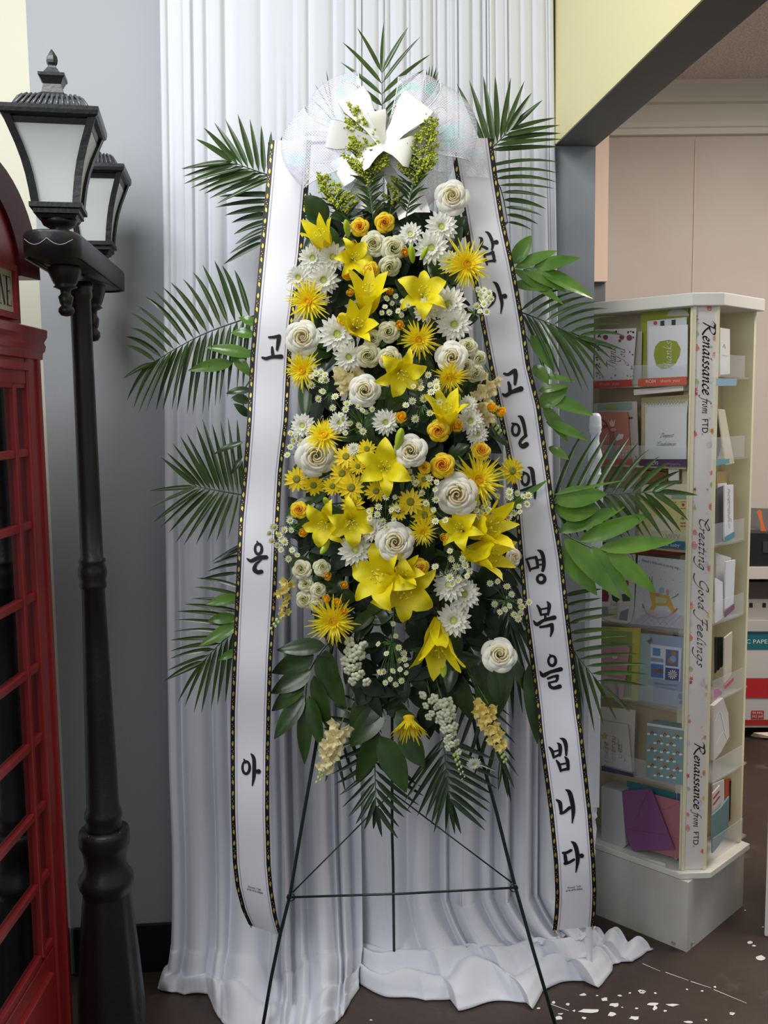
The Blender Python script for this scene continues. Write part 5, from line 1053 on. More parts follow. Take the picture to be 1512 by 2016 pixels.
frond('bottom right palm frond hanging below the snapdragon', [(872, 1450), (880, 1530), (884, 1575)], [(790, 1560), (805, 1600), (845, 1612), (856, 1640), (893, 1640)], [(975, 1500), (985, 1540), (965, 1585), (962, 1605), (955, 1635)], 2.13, 2.09, 9, m_palmd, (908, 1642), 3, nA=9, nB=9)
frond('bottom left palm frond hanging between the easel legs', [(735, 1440), (738, 1510), (740, 1590)], [(640, 1480), (665, 1560), (672, 1590), (690, 1620), (725, 1640), (735, 1630)], [(800, 1520), (840, 1560), (820, 1600), (800, 1600), (790, 1625), (785, 1650)], 2.14, 2.10, 8, m_palmd, (752, 1648), -6, nA=10, nB=9)
frond('dark palm frond filling the gap left of the bottom centre', [(730, 1360), (690, 1430), (660, 1480)], [(690, 1350), (665, 1380), (640, 1430), (620, 1480)], [(760, 1420), (740, 1470), (700, 1530), (680, 1560)], 2.15, 2.14, 7, m_palmd, (640, 1540), 2, nA=7, nB=7)
frond('dark palm frond behind the pale yellow stock at lower right', [(900, 1300), (950, 1420), (990, 1500)], [(880, 1400), (900, 1480), (940, 1540), (985, 1560)], [(1000, 1380), (1010, 1440), (1020, 1520), (1005, 1580)], 2.16, 2.14, 8, m_palmd, (1000, 1570), 2, nA=8, nB=8)
frond('straight palm leaves standing behind the lower right white rose', [(1000, 1080), (1000, 1180), (1005, 1250)], [(940, 1180), (950, 1280), (965, 1360), (990, 1400)], [(1040, 1130), (1042, 1250), (1050, 1360), (1030, 1410)], 2.15, 2.15, 9, m_palmd, (1010, 1420), 0, nA=8, nB=8)
frond('lower left palm frond with drooping leaflets beside the left ribbon', [(475, 1150), (468, 1230), (430, 1270), (398, 1305)], [(392, 1138), (384, 1160), (378, 1180), (345, 1208), (342, 1235), (337, 1258), (337, 1285), (322, 1340)], [(478, 1340), (462, 1380), (440, 1384), (410, 1404), (392, 1408), (380, 1404), (350, 1382)], 2.17, 2.14, 7, m_palm, (324, 1340), 8, tB=(.3, 1), nA=12, nB=10)
frond('middle left palm frond with stiff upright leaflets', [(482, 975), (440, 968), (385, 958)], [(470, 825), (455, 820), (418, 832), (402, 825), (353, 865), (342, 870), (330, 885), (315, 903)], [(470, 1060), (357, 1076), (340, 1060), (322, 1043), (312, 1034), (300, 1026), (297, 1013), (292, 1004)], 2.17, 2.15, 8, m_palm, (294, 966), 3, nA=11, nB=11)
frond('big arching palm frond at left in front of the grey wall', [(500, 622), (470, 632), (400, 658), (340, 690), (300, 715)], [(462, 530), (420, 515), (385, 530), (360, 550), (320, 560), (318, 562), (270, 595), (262, 605), (255, 632), (250, 665), (242, 685)], [(480, 770), (440, 785), (412, 808), (390, 820), (345, 808), (320, 805), (305, 808), (275, 815), (265, 808), (252, 790)], 2.17, 2.10, 8, m_palm, (243, 745), 16, nA=15, nB=17)
frond('upper left palm frond level with the top of the left ribbon', [(545, 350), (500, 335), (455, 318)], [(555, 270), (500, 238), (472, 224), (463, 226), (436, 236), (415, 243), (401, 256), (386, 272)], [(425, 400), (408, 384), (385, 372), (362, 360), (360, 350), (358, 333)], 2.18, 2.15, 9, m_palm, (357, 332), 4, nA=9, nB=8)
frond('short dark palm leaves below the upper left frond', [(550, 380), (530, 430), (520, 480)], [(430, 388), (425, 410), (448, 430), (460, 455), (462, 478), (440, 520)], [(560, 430), (540, 500)], 2.19, 2.18, 10, m_palmd, None, 5, nA=8, nB=2)
frond('thin palm leaves poking out left of the ribbon above the lower frond', [(500, 1060), (478, 1090), (470, 1130)], [(418, 1108), (428, 1112), (432, 1100), (395, 1140)], [(500, 1130), (490, 1150)], 2.18, 2.17, 6, m_palmd, None, 8, nA=5, nB=2)
def branch(label, stem, leaves, Y, wpx, m, fold=.15, bend=4, name='broad_leaf_branch', group='broad leaf branches'):
    """leaves: (base x, base y, tip x, tip y[, width])"""
    sp = [P(x, y, Y+.01) for x, y in stem]; o = root(name, sp[0], label, 'leaf branch', group); part('stem', MB().tube(smooth_pts(sp, 4), .0016, 5), m_stem, o)
    for q in leaves:
        x0, y0, x1, y1 = q[:4]; w = q[4] if len(q) > 4 else wpx
        d = rf.uniform(-.02, .01); part('leaf', leaf(P(x0, y0, Y), P(x1, y1, Y+d), w*Y/FPX, Vector((rf.uniform(-.003, .003), -.012, bend*Y/FPX)), 10, fold, Vector((rf.uniform(-.4, .4), -1, rf.uniform(.0, .6))), (.75, .85)), m, o)
    return o
branch('bright broad leaves beside the right ribbon below the character ga', [(1005, 540), (1060, 530), (1100, 540)], [(1010, 520, 1046, 464, 30), (1014, 528, 1097, 494, 24), (1048, 530, 1142, 508, 26), (1060, 531, 1168, 588, 34), (1030, 530, 1115, 575, 24), (1012, 530, 1110, 600, 20), (1010, 560, 1090, 570, 24)], 2.15, 28, m_broad)
branch('green leaf cluster between the ribbon and palm at right', [(1035, 660), (1060, 700), (1080, 760)], [(1045, 660, 1092, 732, 30), (1050, 720, 1080, 756, 26), (1060, 740, 1135, 752, 12), (1060, 770, 1120, 760, 16), (1060, 800, 1118, 762, 34), (1070, 780, 1168, 818, 28), (1070, 800, 1118, 870, 26), (1075, 830, 1160, 868, 22), (1080, 880, 1120, 905, 18)], 2.16, 26, m_broad)
branch('large bright broad-leaf spray at right over the card rack', [(1085, 1010), (1110, 1050), (1180, 1085), (1220, 1095)], [(1090, 985, 1195, 972, 44), (1092, 1000, 1180, 1000, 60), (1098, 1048, 1230, 998, 32), (1140, 1065, 1282, 1012, 34), (1180, 1080, 1330, 1065, 34), (1110, 1060, 1222, 1180, 40), (1165, 1075, 1245, 1180, 30), (1195, 1085, 1292, 1168, 34), (1100, 1075, 1175, 1172, 44), (1085, 975, 1232, 945, 6)], 2.11, 34, m_broad)
branch('two green leaves poking out left of the ribbon by the character go', [(505, 690), (470, 690), (450, 700)], [(500, 700, 404, 684, 26), (458, 715, 370, 730, 24), (460, 700, 495, 742, 22), (500, 660, 455, 655, 24), (505, 640, 470, 625, 20)], 2.14, 24, m_broad)
branch('dark leaves peeking out left of the ribbon at mid height', [(500, 740), (480, 770), (480, 810)], [(495, 768, 445, 775, 16), (492, 790, 455, 784, 20), (490, 820, 460, 795, 16), (480, 870, 420, 895, 12), (478, 900, 455, 935, 12)], 2.15, 20, m_lemon)
branch('broad leaves left of the ribbon beside the lower left frond', [(475, 1180), (465, 1230), (455, 1260)], [(470, 1175, 405, 1190, 22), (465, 1215, 410, 1222, 22), (470, 1228, 392, 1272, 26), (468, 1280, 430, 1300, 16)], 2.15, 24, m_broad)
branch('lemon-leaf branch hanging at lower left between ribbon and spray', [(660, 1250), (610, 1320), (600, 1400), (590, 1460)], [(640, 1270, 545, 1280, 34), (618, 1290, 535, 1325, 44), (612, 1320, 533, 1365, 40), (600, 1345, 535, 1400, 36), (598, 1370, 540, 1455, 36), (600, 1390, 600, 1505, 30), (608, 1370, 635, 1475, 34), (618, 1330, 650, 1440, 36), (625, 1290, 680, 1400, 44), (640, 1280, 660, 1370, 40)], 2.13, 36, m_lemon)
branch('wide dark leaves hanging at the bottom centre below the yellow mum', [(760, 1330), (745, 1400), (745, 1470)], [(745, 1370, 690, 1435, 56), (752, 1390, 690, 1470, 50), (745, 1440, 702, 1540, 44), (750, 1450, 800, 1560, 52), (790, 1440, 835, 1510, 46), (780, 1400, 830, 1450, 40), (740, 1330, 700, 1390, 44)], 2.10, 48, m_lemon)
branch('dark drooping leaves below the lower right white rose', [(940, 1230), (970, 1300), (1010, 1330)], [(950, 1300, 965, 1440, 46), (975, 1310, 990, 1395, 50), (1005, 1300, 975, 1420, 30), (1040, 1310, 1058, 1465, 34), (1010, 1300, 1040, 1370, 26), (925, 1280, 905, 1360, 34), (1030, 1250, 1060, 1250, 24)], 2.13, 36, m_lemon)
branch('long dark leaves falling behind the down-facing lily', [(880, 1180), (890, 1240), (880, 1300)], [(850, 1220, 812, 1300, 22), (900, 1230, 930, 1330, 26), (905, 1250, 950, 1380, 26), (870, 1300, 850, 1400, 36), (890, 1320, 930, 1420, 40), (860, 1180, 830, 1240, 30)], 2.12, 30, m_lemon)
branch('dark leaves at the upper left of the spray beside the left ribbon', [(640, 430), (620, 400), (610, 380)], [(640, 440, 600, 385, 44), (650, 450, 600, 425, 30), (640, 470, 598, 490, 40), (610, 470, 600, 440, 24)], 2.10, 36, m_lemon)
branch('dark broad leaf under the upper right white rose', [(880, 480), (890, 440), (900, 420)], [(880, 500, 900, 415, 44), (870, 480, 860, 420, 36), (905, 470, 915, 425, 30)], 2.10, 36, m_lemon)
branch('dark leaf blades left of the white double roses at mid height', [(600, 760), (610, 800), (620, 850)], [(605, 740, 600, 830, 30), (620, 720, 615, 760, 34), (650, 700, 612, 745, 30), (600, 820, 570, 860, 26)], 2.10, 30, m_lemon)
branch('leaf lying on the small white flowers at mid height', [(735, 838), (750, 825)], [(716, 836, 762, 803, 22)], 1.99, 22, m_lemon, bend=0)
branch('dark leaf between lily and cream stock at the right ribbon', [(930, 760), (940, 780)], [(935, 790, 955, 730, 24), (990, 870, 968, 840, 16), (960, 840, 1000, 880, 20), (850, 760, 840, 700, 20)], 2.08, 22, m_lemon)
branch('long leaf over the right ribbon beside the character ui', [(1000, 985), (1040, 970)], [(1010, 990, 1078, 945, 12), (1000, 1000, 1050, 975, 14)], 2.06, 12, m_broad, bend=2)
# --- dense filler behind the flowers
foam = root('floral_foam', P(785, 880, 2.19), 'dark green floral foam block hidden behind the flowers on the easel', 'foam')
m_foam = mat('floral foam', '#16280f', .9, '#101d0c', 60)
part('foam_brick', MB().box(P(790, 620, 2.17), (.17, .07, .26)), m_foam, foam, bevel=.01, flat=True)
part('foam_brick', MB().box(P(790, 1010, 2.165), (.24, .07, .36)), m_foam, foam, bevel=.01, flat=True)
def outline_w(py): return interp([(390, 60), (450, 130), (550, 170), (700, 180), (850, 200), (1000, 225), (1100, 235), (1200, 215), (1260, 170), (1330, 130), (1400, 90)], py)
def outline_c(py): return interp([(390, 750), (450, 755), (600, 765), (850, 785), (1050, 790), (1250, 800), (1400, 800)], py)
nb = 0
for py in range(420, 1400, 44):
    w = outline_w(py); n = max(2, int(w*2/74))
    for i in range(n):
        px = outline_c(py)+lerp(-w, w, (i+.5)/n)*.9+rf.uniform(-12, 12)
        Y = 2.095+rf.uniform(-.02, .03); lv = []
        for q in range(7):
            a = rf.uniform(0, 2*PI); ln = rf.uniform(44, 74); bx_, by_ = px+rf.uniform(-10, 10), py+rf.uniform(-10, 10); tx, ty = bx_+math.cos(a)*ln, by_+math.sin(a)*ln
            wt = outline_w(ty); ct = outline_c(ty)
            if abs(tx-ct) > wt: tx = ct+math.copysign(wt, tx-ct)
            lv.append((bx_, by_, tx, ty, rf.uniform(22, 38)))
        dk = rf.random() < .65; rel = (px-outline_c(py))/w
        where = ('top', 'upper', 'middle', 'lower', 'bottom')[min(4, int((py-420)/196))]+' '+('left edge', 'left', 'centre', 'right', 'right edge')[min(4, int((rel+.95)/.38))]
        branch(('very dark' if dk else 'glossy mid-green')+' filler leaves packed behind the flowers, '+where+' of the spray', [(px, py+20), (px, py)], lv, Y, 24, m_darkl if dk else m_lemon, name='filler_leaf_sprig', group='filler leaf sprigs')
        nb += 1
# ================================================================ flowers
m_rosew = mat('cream white rose petal', '#f8f6ea', .45, tl=.4); m_rosewi = mat('warm cream inner petal', '#f5ecca', .45, tl=.4)
m_spray = mat('greenish cream rose petal', '#ebe8c8', .45, tl=.4); m_sprayi = mat('pale green inner petal', '#dedba6', .45, tl=.4)
m_rosey = mat('yellow rose petal', '#fbdc28', .45, tl=.4); m_roseyi = mat('orange-yellow inner petal', '#f9c01c', .45, tl=.4)
m_lily = mat('yellow lily petal', '#fbee22', .38, '#f4e014', 30, bump=.2, bscale=90, tl=.3); m_lilyg = mat('green-yellow lily bud', '#b8c62a', .4, '#8fae2b', 30)
m_anth = mat('pale stamen', '#c9c94a', .5); m_anthd = mat('brown anther', '#7a4a1c', .7)
m_mumw = mat('white mum petal', '#f4f3e9', .5, tl=.4); m_mumc = mat('lime mum centre', '#d3d66a', .6, '#a8b13c', 60)
m_spid = mat('yellow spider mum petal', '#fbe92c', .45, tl=.4); m_spidi = mat('golden mum centre', '#f3c41c', .5)
m_daisy = mat('golden daisy petal', '#f8df16', .45, tl=.4); m_daisyc = mat('olive daisy centre', '#8e8a1f', .8, '#5d6417', 90)
m_ast = mat('white aster petal', '#f5f4e6', .5, tl=.4); m_astc = mat('aster yellow-green centre', '#b6b83e', .7)
m_stock = mat('cream stock floret', '#faf0c4', .5, tl=.4); m_snap = mat('white-green snapdragon', '#edf0d6', .5, tl=.4); m_stocky = mat('butter yellow stock floret', '#faea94', .5, tl=.4)
m_sepal = mat('sepal green', '#4f7a33', .5); m_gold_ = mat('goldenrod yellow-green', '#b9bf2e', .6, '#a3ad28', 80); m_lime = mat('pale green bud', '#bccf7c', .5)
R6 = random.Random(77)
def petal_mb(R, z0, z1, W, curl, dip=.15, nu=9, nv=8, point=0, skew=.06):
    """cupped rose petal whose lip rolls outward by curl"""
    rows = []
    for j in range(nv):
        v = j/(nv-1); row = []; vb = min(1, v/.62); t = max(0, (v-.62)/.38)
        for i in range(nu):
            u = i/(nu-1)*2-1
            top = z1 - dip*abs(u)**2.4 + point*max(0, 1-abs(u)*2.5)
            z = lerp(z0, top, vb) + .05*math.sin(PI*t)*(1 if curl > 0 else 0) - .09*t*t + .02*math.sin(u*6+R*20)*t
            r = R*(.30+.70*math.sin(vb*PI/2)**.8) + curl*t*(1-.30*u*u)
            a = u*W*(.45+.55*math.sin(min(1, v*1.6)*PI/2))*(1-.12*t); r *= (1+skew*u)
            row.append((r*math.cos(a), r*math.sin(a), z))
        rows.append(row)
    return MB().grid(rows)
def flat_petal(L, w, el, cup=.15, tip=.5, droop=0, n=6, start=.06, curlin=0):
    """ray petal leaving the centre at elevation el"""
    rows = []
    for i in range(n+1):
        t = i/n; e = el + curlin*t - droop*t; 
        x = start+(L-start)*t*math.cos(el)+ (-.5*(curlin-droop)*t*t*L*math.sin(el)); z = (L-start)*t*math.sin(el)+.5*(curlin-droop)*t*t*L*math.cos(el)
        ww = w*(math.sin(PI*(.10+.90*t**tip))**.6 if t < 1 else .12)
        rows.append([(x, -ww, z+cup*ww), (x, 0, z-cup*ww*.6), (x, ww, z+cup*ww)])
    return MB().grid(rows)
def ringmesh(fn, n, mi=0, mb=None, jit=.06, a0=0, tj=0):
    """n rotated copies of the petal fn(k)"""
    mb = mb or MB()
    for k in range(n):
        p = fn(k); a = a0+2*PI*k/n+R6.uniform(-jit, jit); M = Matrix.Rotation(a, 3, 'Z') @ Matrix.Rotation(R6.uniform(-tj, tj), 3, 'X')
        mb.add([M @ v for v in p.v], p.f, mi)
    return mb
_PM = {}
def pm(key, fn, mats):
    if key not in _PM: _PM[key] = mesh_of(key.split('|')[0], fn(), mats)
    return _PM[key]
def orient(tx, ty, roll, px, py, Y):
    c = P(px, py, Y); v = (CAMP-c).normalized(); r = Vector((1, 0, 0)); r = (r-v*r.dot(v)).normalized(); u = v.cross(r)
    d = (v + r*tx + u*ty).normalized(); x = (r-d*r.dot(d)).normalized(); y = d.cross(x)
    M = Matrix((x, y, d)).transposed() @ Matrix.Rotation(roll, 3, 'Z'); return c, M
def domeY(px, py):
    return 2.055 - .125*math.exp(-((px-790)/200)**2-((py-860)/430)**2)
def flower(name, label, cat, px, py, r_px, tx=0, ty=0, roll=None, group=None, fwd=0.0, stem=.10, stem_m=None, Y=None):
    Y = Y or domeY(px, py)-fwd; roll = R6.uniform(0, 6.28) if roll is None else roll
    c, M = orient(tx, ty, roll, px, py, Y); o = root(name, c, label, cat, group); s = r_px*Y/FPX
    o.matrix_world = Matrix.Translation(c) @ M.to_4x4() @ Matrix.Diagonal((s, s, s, 1)); o.rotation_mode = 'QUATERNION'
    if stem:
        me = pm('stem', lambda: MB().tube([(0, 0, 0), (0, 0, -1)], 1, 6), m_stem)
        st = child('stem', me, o); sr = .0018/s; target = Vector((lerp(px, 785, .25), 0, 0)); 
        # stem runs back into the foam behind
        e = P(lerp(px, 790, .30), lerp(py, 900, .06), 2.17); loc = M.transposed() @ (e-c)/s; q = Vector((0, 0, -1)).rotation_difference(loc.normalized())
        st.rotation_mode = 'QUATERNION'; st.rotation_quaternion = q; st.scale = (sr, sr, loc.length); st.location = (0, 0, -.35)
    return o
def put(o, me, name, rotz=0, tilt=0, loc=(0, 0, 0), sc=1, kind=None):
    c = child(name, me, o, kind); c.rotation_euler = (0, tilt, rotz); c.location = loc; c.scale = (sc, sc, sc); return c
GR = 2.39996
def rose(label, px, py, r, var='w', tx=0, ty=0, open_=1.0, group=None, fwd=.01, **k):
    outer, inner = {'w': (m_rosew, m_rosewi), 's': (m_spray, m_sprayi), 'y': (m_rosey, m_roseyi)}[var]
    o = flower('rose', label, 'rose', px, py, r, tx, ty, None, group or {'w': 'large white roses', 's': 'small cream spray roses', 'y': 'yellow spray roses'}[var], fwd, **k)
    A = pm('petal|ro'+var, lambda: petal_mb(.70, -.75, .12, .76, .34, .16), outer); A2 = pm('petal|rp'+var, lambda: petal_mb(.64, -.75, .24, .74, .27, .14, point=.04), outer)
    B = pm('petal|rm'+var, lambda: petal_mb(.50, -.6, .34, .85, .20, .11), outer); C = pm('petal|ri'+var, lambda: petal_mb(.37, -.5, .42, .98, .14, .08, skew=.14), inner)
    D = pm('petal|rc'+var, lambda: petal_mb(.25, -.5, .47, 1.2, .09, .05, skew=.2), inner); E = pm('heart|rh'+var, lambda: petal_mb(.12, -.4, .50, 2.4, .05, .02, 9, 6, skew=.5), inner)
    if open_ > .6:
        for i in range(5): put(o, A, 'petal', i*1.2566+R6.uniform(-.12, .12), R6.uniform(-.02, .14), sc=R6.uniform(.97, 1.05))
        for i in range(5): put(o, A2, 'petal', .6+i*1.2566+R6.uniform(-.12, .12), R6.uniform(-.05, .06), sc=R6.uniform(.9, .96))
    for i in range(5): put(o, B, 'petal', .3+i*1.2566+R6.uniform(-.15, .15), R6.uniform(-.05, .05), sc=R6.uniform(.95, 1.04)*(1.35 if open_ <= .6 else 1))
    for i in range(4): put(o, C, 'petal', i*PI/2+R6.uniform(-.2, .2), R6.uniform(-.04, .04), sc=(1.3 if open_ <= .6 else 1))
    for i in range(3): put(o, D, 'petal', i*2.09+R6.uniform(-.2, .2), 0, sc=(1.3 if open_ <= .6 else 1))
    put(o, E, 'petal', R6.uniform(0, 6), 0); put(o, E, 'petal', R6.uniform(0, 6), 0, sc=.5, loc=(0, 0, .22))
    if open_ <= .6 or var != 'w':
        S = pm('sepal', lambda: MB().grid([[(.15, -.12, -.9), (.15, .12, -.9)], [(.62, -.14, -.62), (.62, .14, -.62)], [(.88, -.08, -.2), (.88, .08, -.2)], [(1.02, 0, .05), (1.02, 0.001, .05)]]), m_sepal)
        for i in range(5): put(o, S, 'sepal', i*1.2566+.4)
    return o
def rosebud(label, px, py, r, tx=0, ty=0, var='y', fwd=.015):
    o = flower('rose_bud', label, 'rose bud', px, py, r, tx, ty, None, 'yellow spray rose buds', fwd)
    outer, inner = {'y': (m_rosey, m_roseyi), 's': (m_spray, m_sprayi)}[var]
    B = pm('petal|bb'+var, lambda: petal_mb(.72, -1.0, .62, .85, -.05, .30, skew=.1), outer); C = pm('petal|bi'+var, lambda: petal_mb(.46, -.8, .80, 1.1, -.05, .2, skew=.25), inner)
    for i in range(4): put(o, B, 'petal', i*PI/2+R6.uniform(-.2, .2), R6.uniform(-.06, .06))
    for i in range(3): put(o, C, 'petal', i*2.09+R6.uniform(-.2, .2))
    put(o, pm('heart|bh'+var, lambda: MB().lathe([(.3, -.5), (.34, .2), (.2, .6), (0, .8)], n=10), inner), 'heart')
    S = pm('sepal|bud', lambda: MB().grid([[(.15, -.14, -1.1), (.15, .14, -1.1)], [(.66, -.16, -.8), (.66, .16, -.8)], [(.82, -.09, -.1), (.82, .09, -.1)], [(.80, 0, .3), (.80, .001, .3)]]), m_sepal)
    for i in range(5): put(o, S, 'sepal', i*1.2566)
    return o
def lily_petal(L, w, kind):
    rows = []; n = 10
    for i in range(n+1):
        t = i/n
        if kind == 'open': r = .06+.98*L*t**1.15; z = -.55+1.35*math.sin(min(1, t*1.15)*PI*.5)*.62 - .55*max(0, t-.55)**1.6*2
        elif kind == 'cup': r = .05+.62*L*t**1.3+.10*max(0, t-.7)*3; z = -.95+1.75*t - .5*max(0, t-.8)
        else: r = .05+.30*math.sin(t*PI*.9)*L; z = -1.0+2.0*t
        ww = w*(math.sin(PI*(t**.72))**.8 if 0 < t < 1 else 0)+.012
        wav = .035*math.sin(t*15)
        rows.append([(r-.03*ww, -ww, z+.28*ww+wav), (r, -ww*.5, z+.05*ww), (r, 0, z-.10*ww), (r, ww*.5, z+.05*ww), (r-.03*ww, ww, z+.28*ww-wav)])
    return MB().grid(rows)
def lily(label, px, py, r, tx=0, ty=0, kind='open', roll=None, fwd=.02, **k):
    o = flower('lily', label, 'lily', px, py, r, tx, ty, roll, 'yellow lilies', fwd, **k)
    a = pm('petal|la'+kind, lambda: lily_petal(1.05, .35, kind), m_lily); b = pm('petal|lb'+kind, lambda: lily_petal(1.05, .25, kind), m_lily)
    for i in range(3):
        put(o, a, 'petal', i*2.094+R6.uniform(-.1, .1), R6.uniform(-.12, .12), sc=R6.uniform(.93, 1.05)); put(o, b, 'petal', 1.047+i*2.094+R6.uniform(-.1, .1), R6.uniform(-.05, .2), (0, 0, -.02), sc=R6.uniform(.95, 1.08))
    def sm():
        mb = MB()
        for i in range(6):
            a = i*PI/3+.5; mb.tube([(0, 0, -.4), (.06*math.cos(a), .06*math.sin(a), 0), (.20*math.cos(a), .20*math.sin(a), .28)], .012, 4, 0)
            mb.tube([(.20*math.cos(a)-.05*math.sin(a), .20*math.sin(a)+.05*math.cos(a), .29), (.20*math.cos(a)+.05*math.sin(a), .20*math.sin(a)-.05*math.cos(a), .29)], .022, 5, 0)
        return mb
    if kind != 'bud': put(o, pm('stamens', sm, m_anth), 'stamens', kind='stuff'); put(o, pm('pistil', lambda: MB().tube([(0, 0, -.5), (.02, .02, .1), (.04, .03, .42), (.04, .03, .45)], [.016, .016, .02, .034], 6), m_anth), 'pistil')
    return o
def bud(label, px, py, L, tx, ty, green=True, fwd=.03):
    o = flower('lily_bud', label, 'lily bud', px, py, L/2, tx, ty, None, 'lily buds', fwd)
    me = pm('bud|'+str(green), lambda: MB().grid([[Vector((rr*(1+.10*math.cos(3*a))*math.cos(a), rr*(1+.10*math.cos(3*a))*math.sin(a), z)) for a in [q*PI/9 for q in range(18)]] for rr, z in ((.05, -1), (.20, -.8), (.30, -.3), (.33, .2), (.26, .65), (.12, .92), (.01, 1))], 0, True), m_lilyg if green else m_lily)
    put(o, me, 'bud'); return o
def mum(label, px, py, r, tx=0, ty=0, fwd=.01):
    o = flower('white_chrysanthemum', label, 'chrysanthemum', px, py, r, tx, ty, None, 'white chrysanthemums', fwd)
    v = R6.choice('abc')
    def outer(): return ringmesh(lambda k: flat_petal(R6.uniform(.92, 1.08), .150, .06, .35, 1.25, droop=.15), 18, jit=.08, tj=.1)
    def mid():
        mb = ringmesh(lambda k: flat_petal(R6.uniform(.76, .9), .140, .34, .35, 1.2), 15, jit=.1, a0=.15, tj=.1); return ringmesh(lambda k: flat_petal(R6.uniform(.54, .66), .110, .70, .4, 1.1, curlin=.2), 13, 0, mb, .1, .3, .1)
    def cen():
        mb = ringmesh(lambda k: flat_petal(R6.uniform(.30, .36), .05, .95, .4, .9, start=.12, curlin=.3), 14, jit=.1)
        ringmesh(lambda k: flat_petal(.24, .04, 1.2, .4, .9, start=.08), 9, 0, mb); mb.lathe([(.22, .02), (.17, .10), (.08, .12), (0, .06)], n=10); return mb
    put(o, pm('outer_petals|'+v, outer, m_mumw), 'outer_petals', kind='stuff'); put(o, pm('inner_petals|'+v, mid, m_mumw), 'inner_petals', kind='stuff'); put(o, pm('flower_centre|m'+v, cen, m_mumc), 'flower_centre')
    return o
def spider(label, px, py, r, tx=0, ty=0, shape='flat', fwd=.02, **k):
    o = flower('yellow_spider_mum', label, 'chrysanthemum', px, py, r, tx, ty, None, 'yellow spider mums', fwd, **k); v = R6.choice('ab')+shape
    e0 = {'flat': 0, 'cup': .85}[shape]
    def outer():
        mb = ringmesh(lambda k: flat_petal(R6.uniform(.75, 1.08), .062, .05+e0, .5, .35, droop=.1), 26, jit=.12, tj=.1); return ringmesh(lambda k: flat_petal(R6.uniform(.65, .92), .060, .25+e0*.8, .5, .35), 26, 0, mb, .12, .1, .1)
    def inner():
        mb = ringmesh(lambda k: flat_petal(R6.uniform(.5, .72), .055, .55+e0*.5, .5, .4, curlin=.2), 26, jit=.12, tj=.1); return ringmesh(lambda k: flat_petal(R6.uniform(.36, .5), .05, .9+e0*.3, .5, .4, curlin=.4), 20, 0, mb, .12, .1, .1)
    def cen():
        mb = ringmesh(lambda k: flat_petal(R6.uniform(.24, .32), .034, 1.15, .5, .5, start=.05, curlin=.5), 16); mb.lathe([(.2, .0), (.15, .12), (0, .16)], n=10); return mb
    put(o, pm('outer_petals|s'+v, outer, m_spid), 'outer_petals', kind='stuff'); put(o, pm('inner_petals|s'+v, inner, m_spid), 'inner_petals', kind='stuff'); put(o, pm('flower_centre|s'+v, cen, m_spidi), 'flower_centre')
    return o
def daisy(label, px, py, r, tx=0, ty=0, fwd=.012, n=15):
    o = flower('golden_daisy', label, 'daisy', px, py, r, tx, ty, None, 'golden daisies', fwd)
    a = pm('petal|da', lambda: flat_petal(1.0, .17, .12, .25, .75, droop=.2), m_daisy)
    for i in range(n): put(o, a, 'petal', i*2*PI/n+R6.uniform(-.06, .06), R6.uniform(-.1, .12), sc=R6.uniform(.9, 1.04))
    put(o, pm('flower_centre|d', lambda: MB().lathe([(.30, -.02), (.29, .07), (.2, .14), (.08, .12), (0, .09)], n=14), m_daisyc), 'flower_centre'); return o
def aster_mesh():
    mb = ringmesh(lambda k: flat_petal(R6.uniform(.9, 1.05), .20, .15, .2, .8, n=3), 11); return mb.lathe([(.42, .0), (.40, .16), (.22, .26), (0, .24)], n=8, mi=1)
def aster_spray(label, cx, cy, pts, r=8.5, base=None, Y=None, group='sprigs of tiny white asters'):
    Y = Y or domeY(cx, cy)-.025; b = base or (lerp(cx, 790, .3), cy+70); o = root('aster_sprig', P(b[0], b[1], Y+.06), label, 'sprig', group)
    mb = MB(); B = P(b[0], b[1], Y+.06)
    fork = P(lerp(b[0], cx, .6), lerp(b[1], cy, .6), Y+.025)
    mb.tube([P(lerp(b[0], 790, .4), lerp(b[1], 880, .1), 2.16), B, fork], .0009, 4)
    me = pm('blossom|as', aster_mesh, [m_ast, m_astc])
    for x, y in pts:
        yy = Y+R6.uniform(-.02, .012); c, M = orient(R6.uniform(-.7, .7), R6.uniform(-.4, .8), R6.uniform(0, 6), x, y, yy); mb.tube([fork, fork.lerp(c, .5)+Vector((0, .004, .003)), c], .0006, 4)
        rr = r*R6.uniform(.8, 1.15); s = rr*yy/FPX; q = child('blossom', me, o); q.matrix_world = Matrix.Translation(c-o.location) @ M.to_4x4() @ Matrix.Diagonal((s, s, s, 1))
    for i in range(6):
        a = R6.uniform(0, 6.28); e = fork+Vector((math.cos(a)*.02, R6.uniform(-.01, .01), math.sin(a)*.02)); leaf(fork, e, .003, n=4, mb=mb)
    part('stems', mb, m_sepal, o, kind='stuff'); return o
def floret_mb(seed, lobes=5):
    r_ = random.Random(seed); mb = MB()
    for k in range(2):
        n = 16; rows = []
        for i in range(4):
            t = i/3; rows.append([Vector(((.12+(.9-.3*k)*t)*math.cos(a*2*PI/n)*(1+.22*t*math.sin(lobes*a*2*PI/n+k)), (.12+(.9-.3*k)*t)*math.sin(a*2*PI/n)*(1+.22*t*math.sin(lobes*a*2*PI/n+k)), -.45+.75*t**.7+.22*t*math.sin(a*2*PI*3/n*1.5+r_.random()*2)+.25*k)) for a in range(n)])
        mb.grid(rows, 0, True)
    return mb
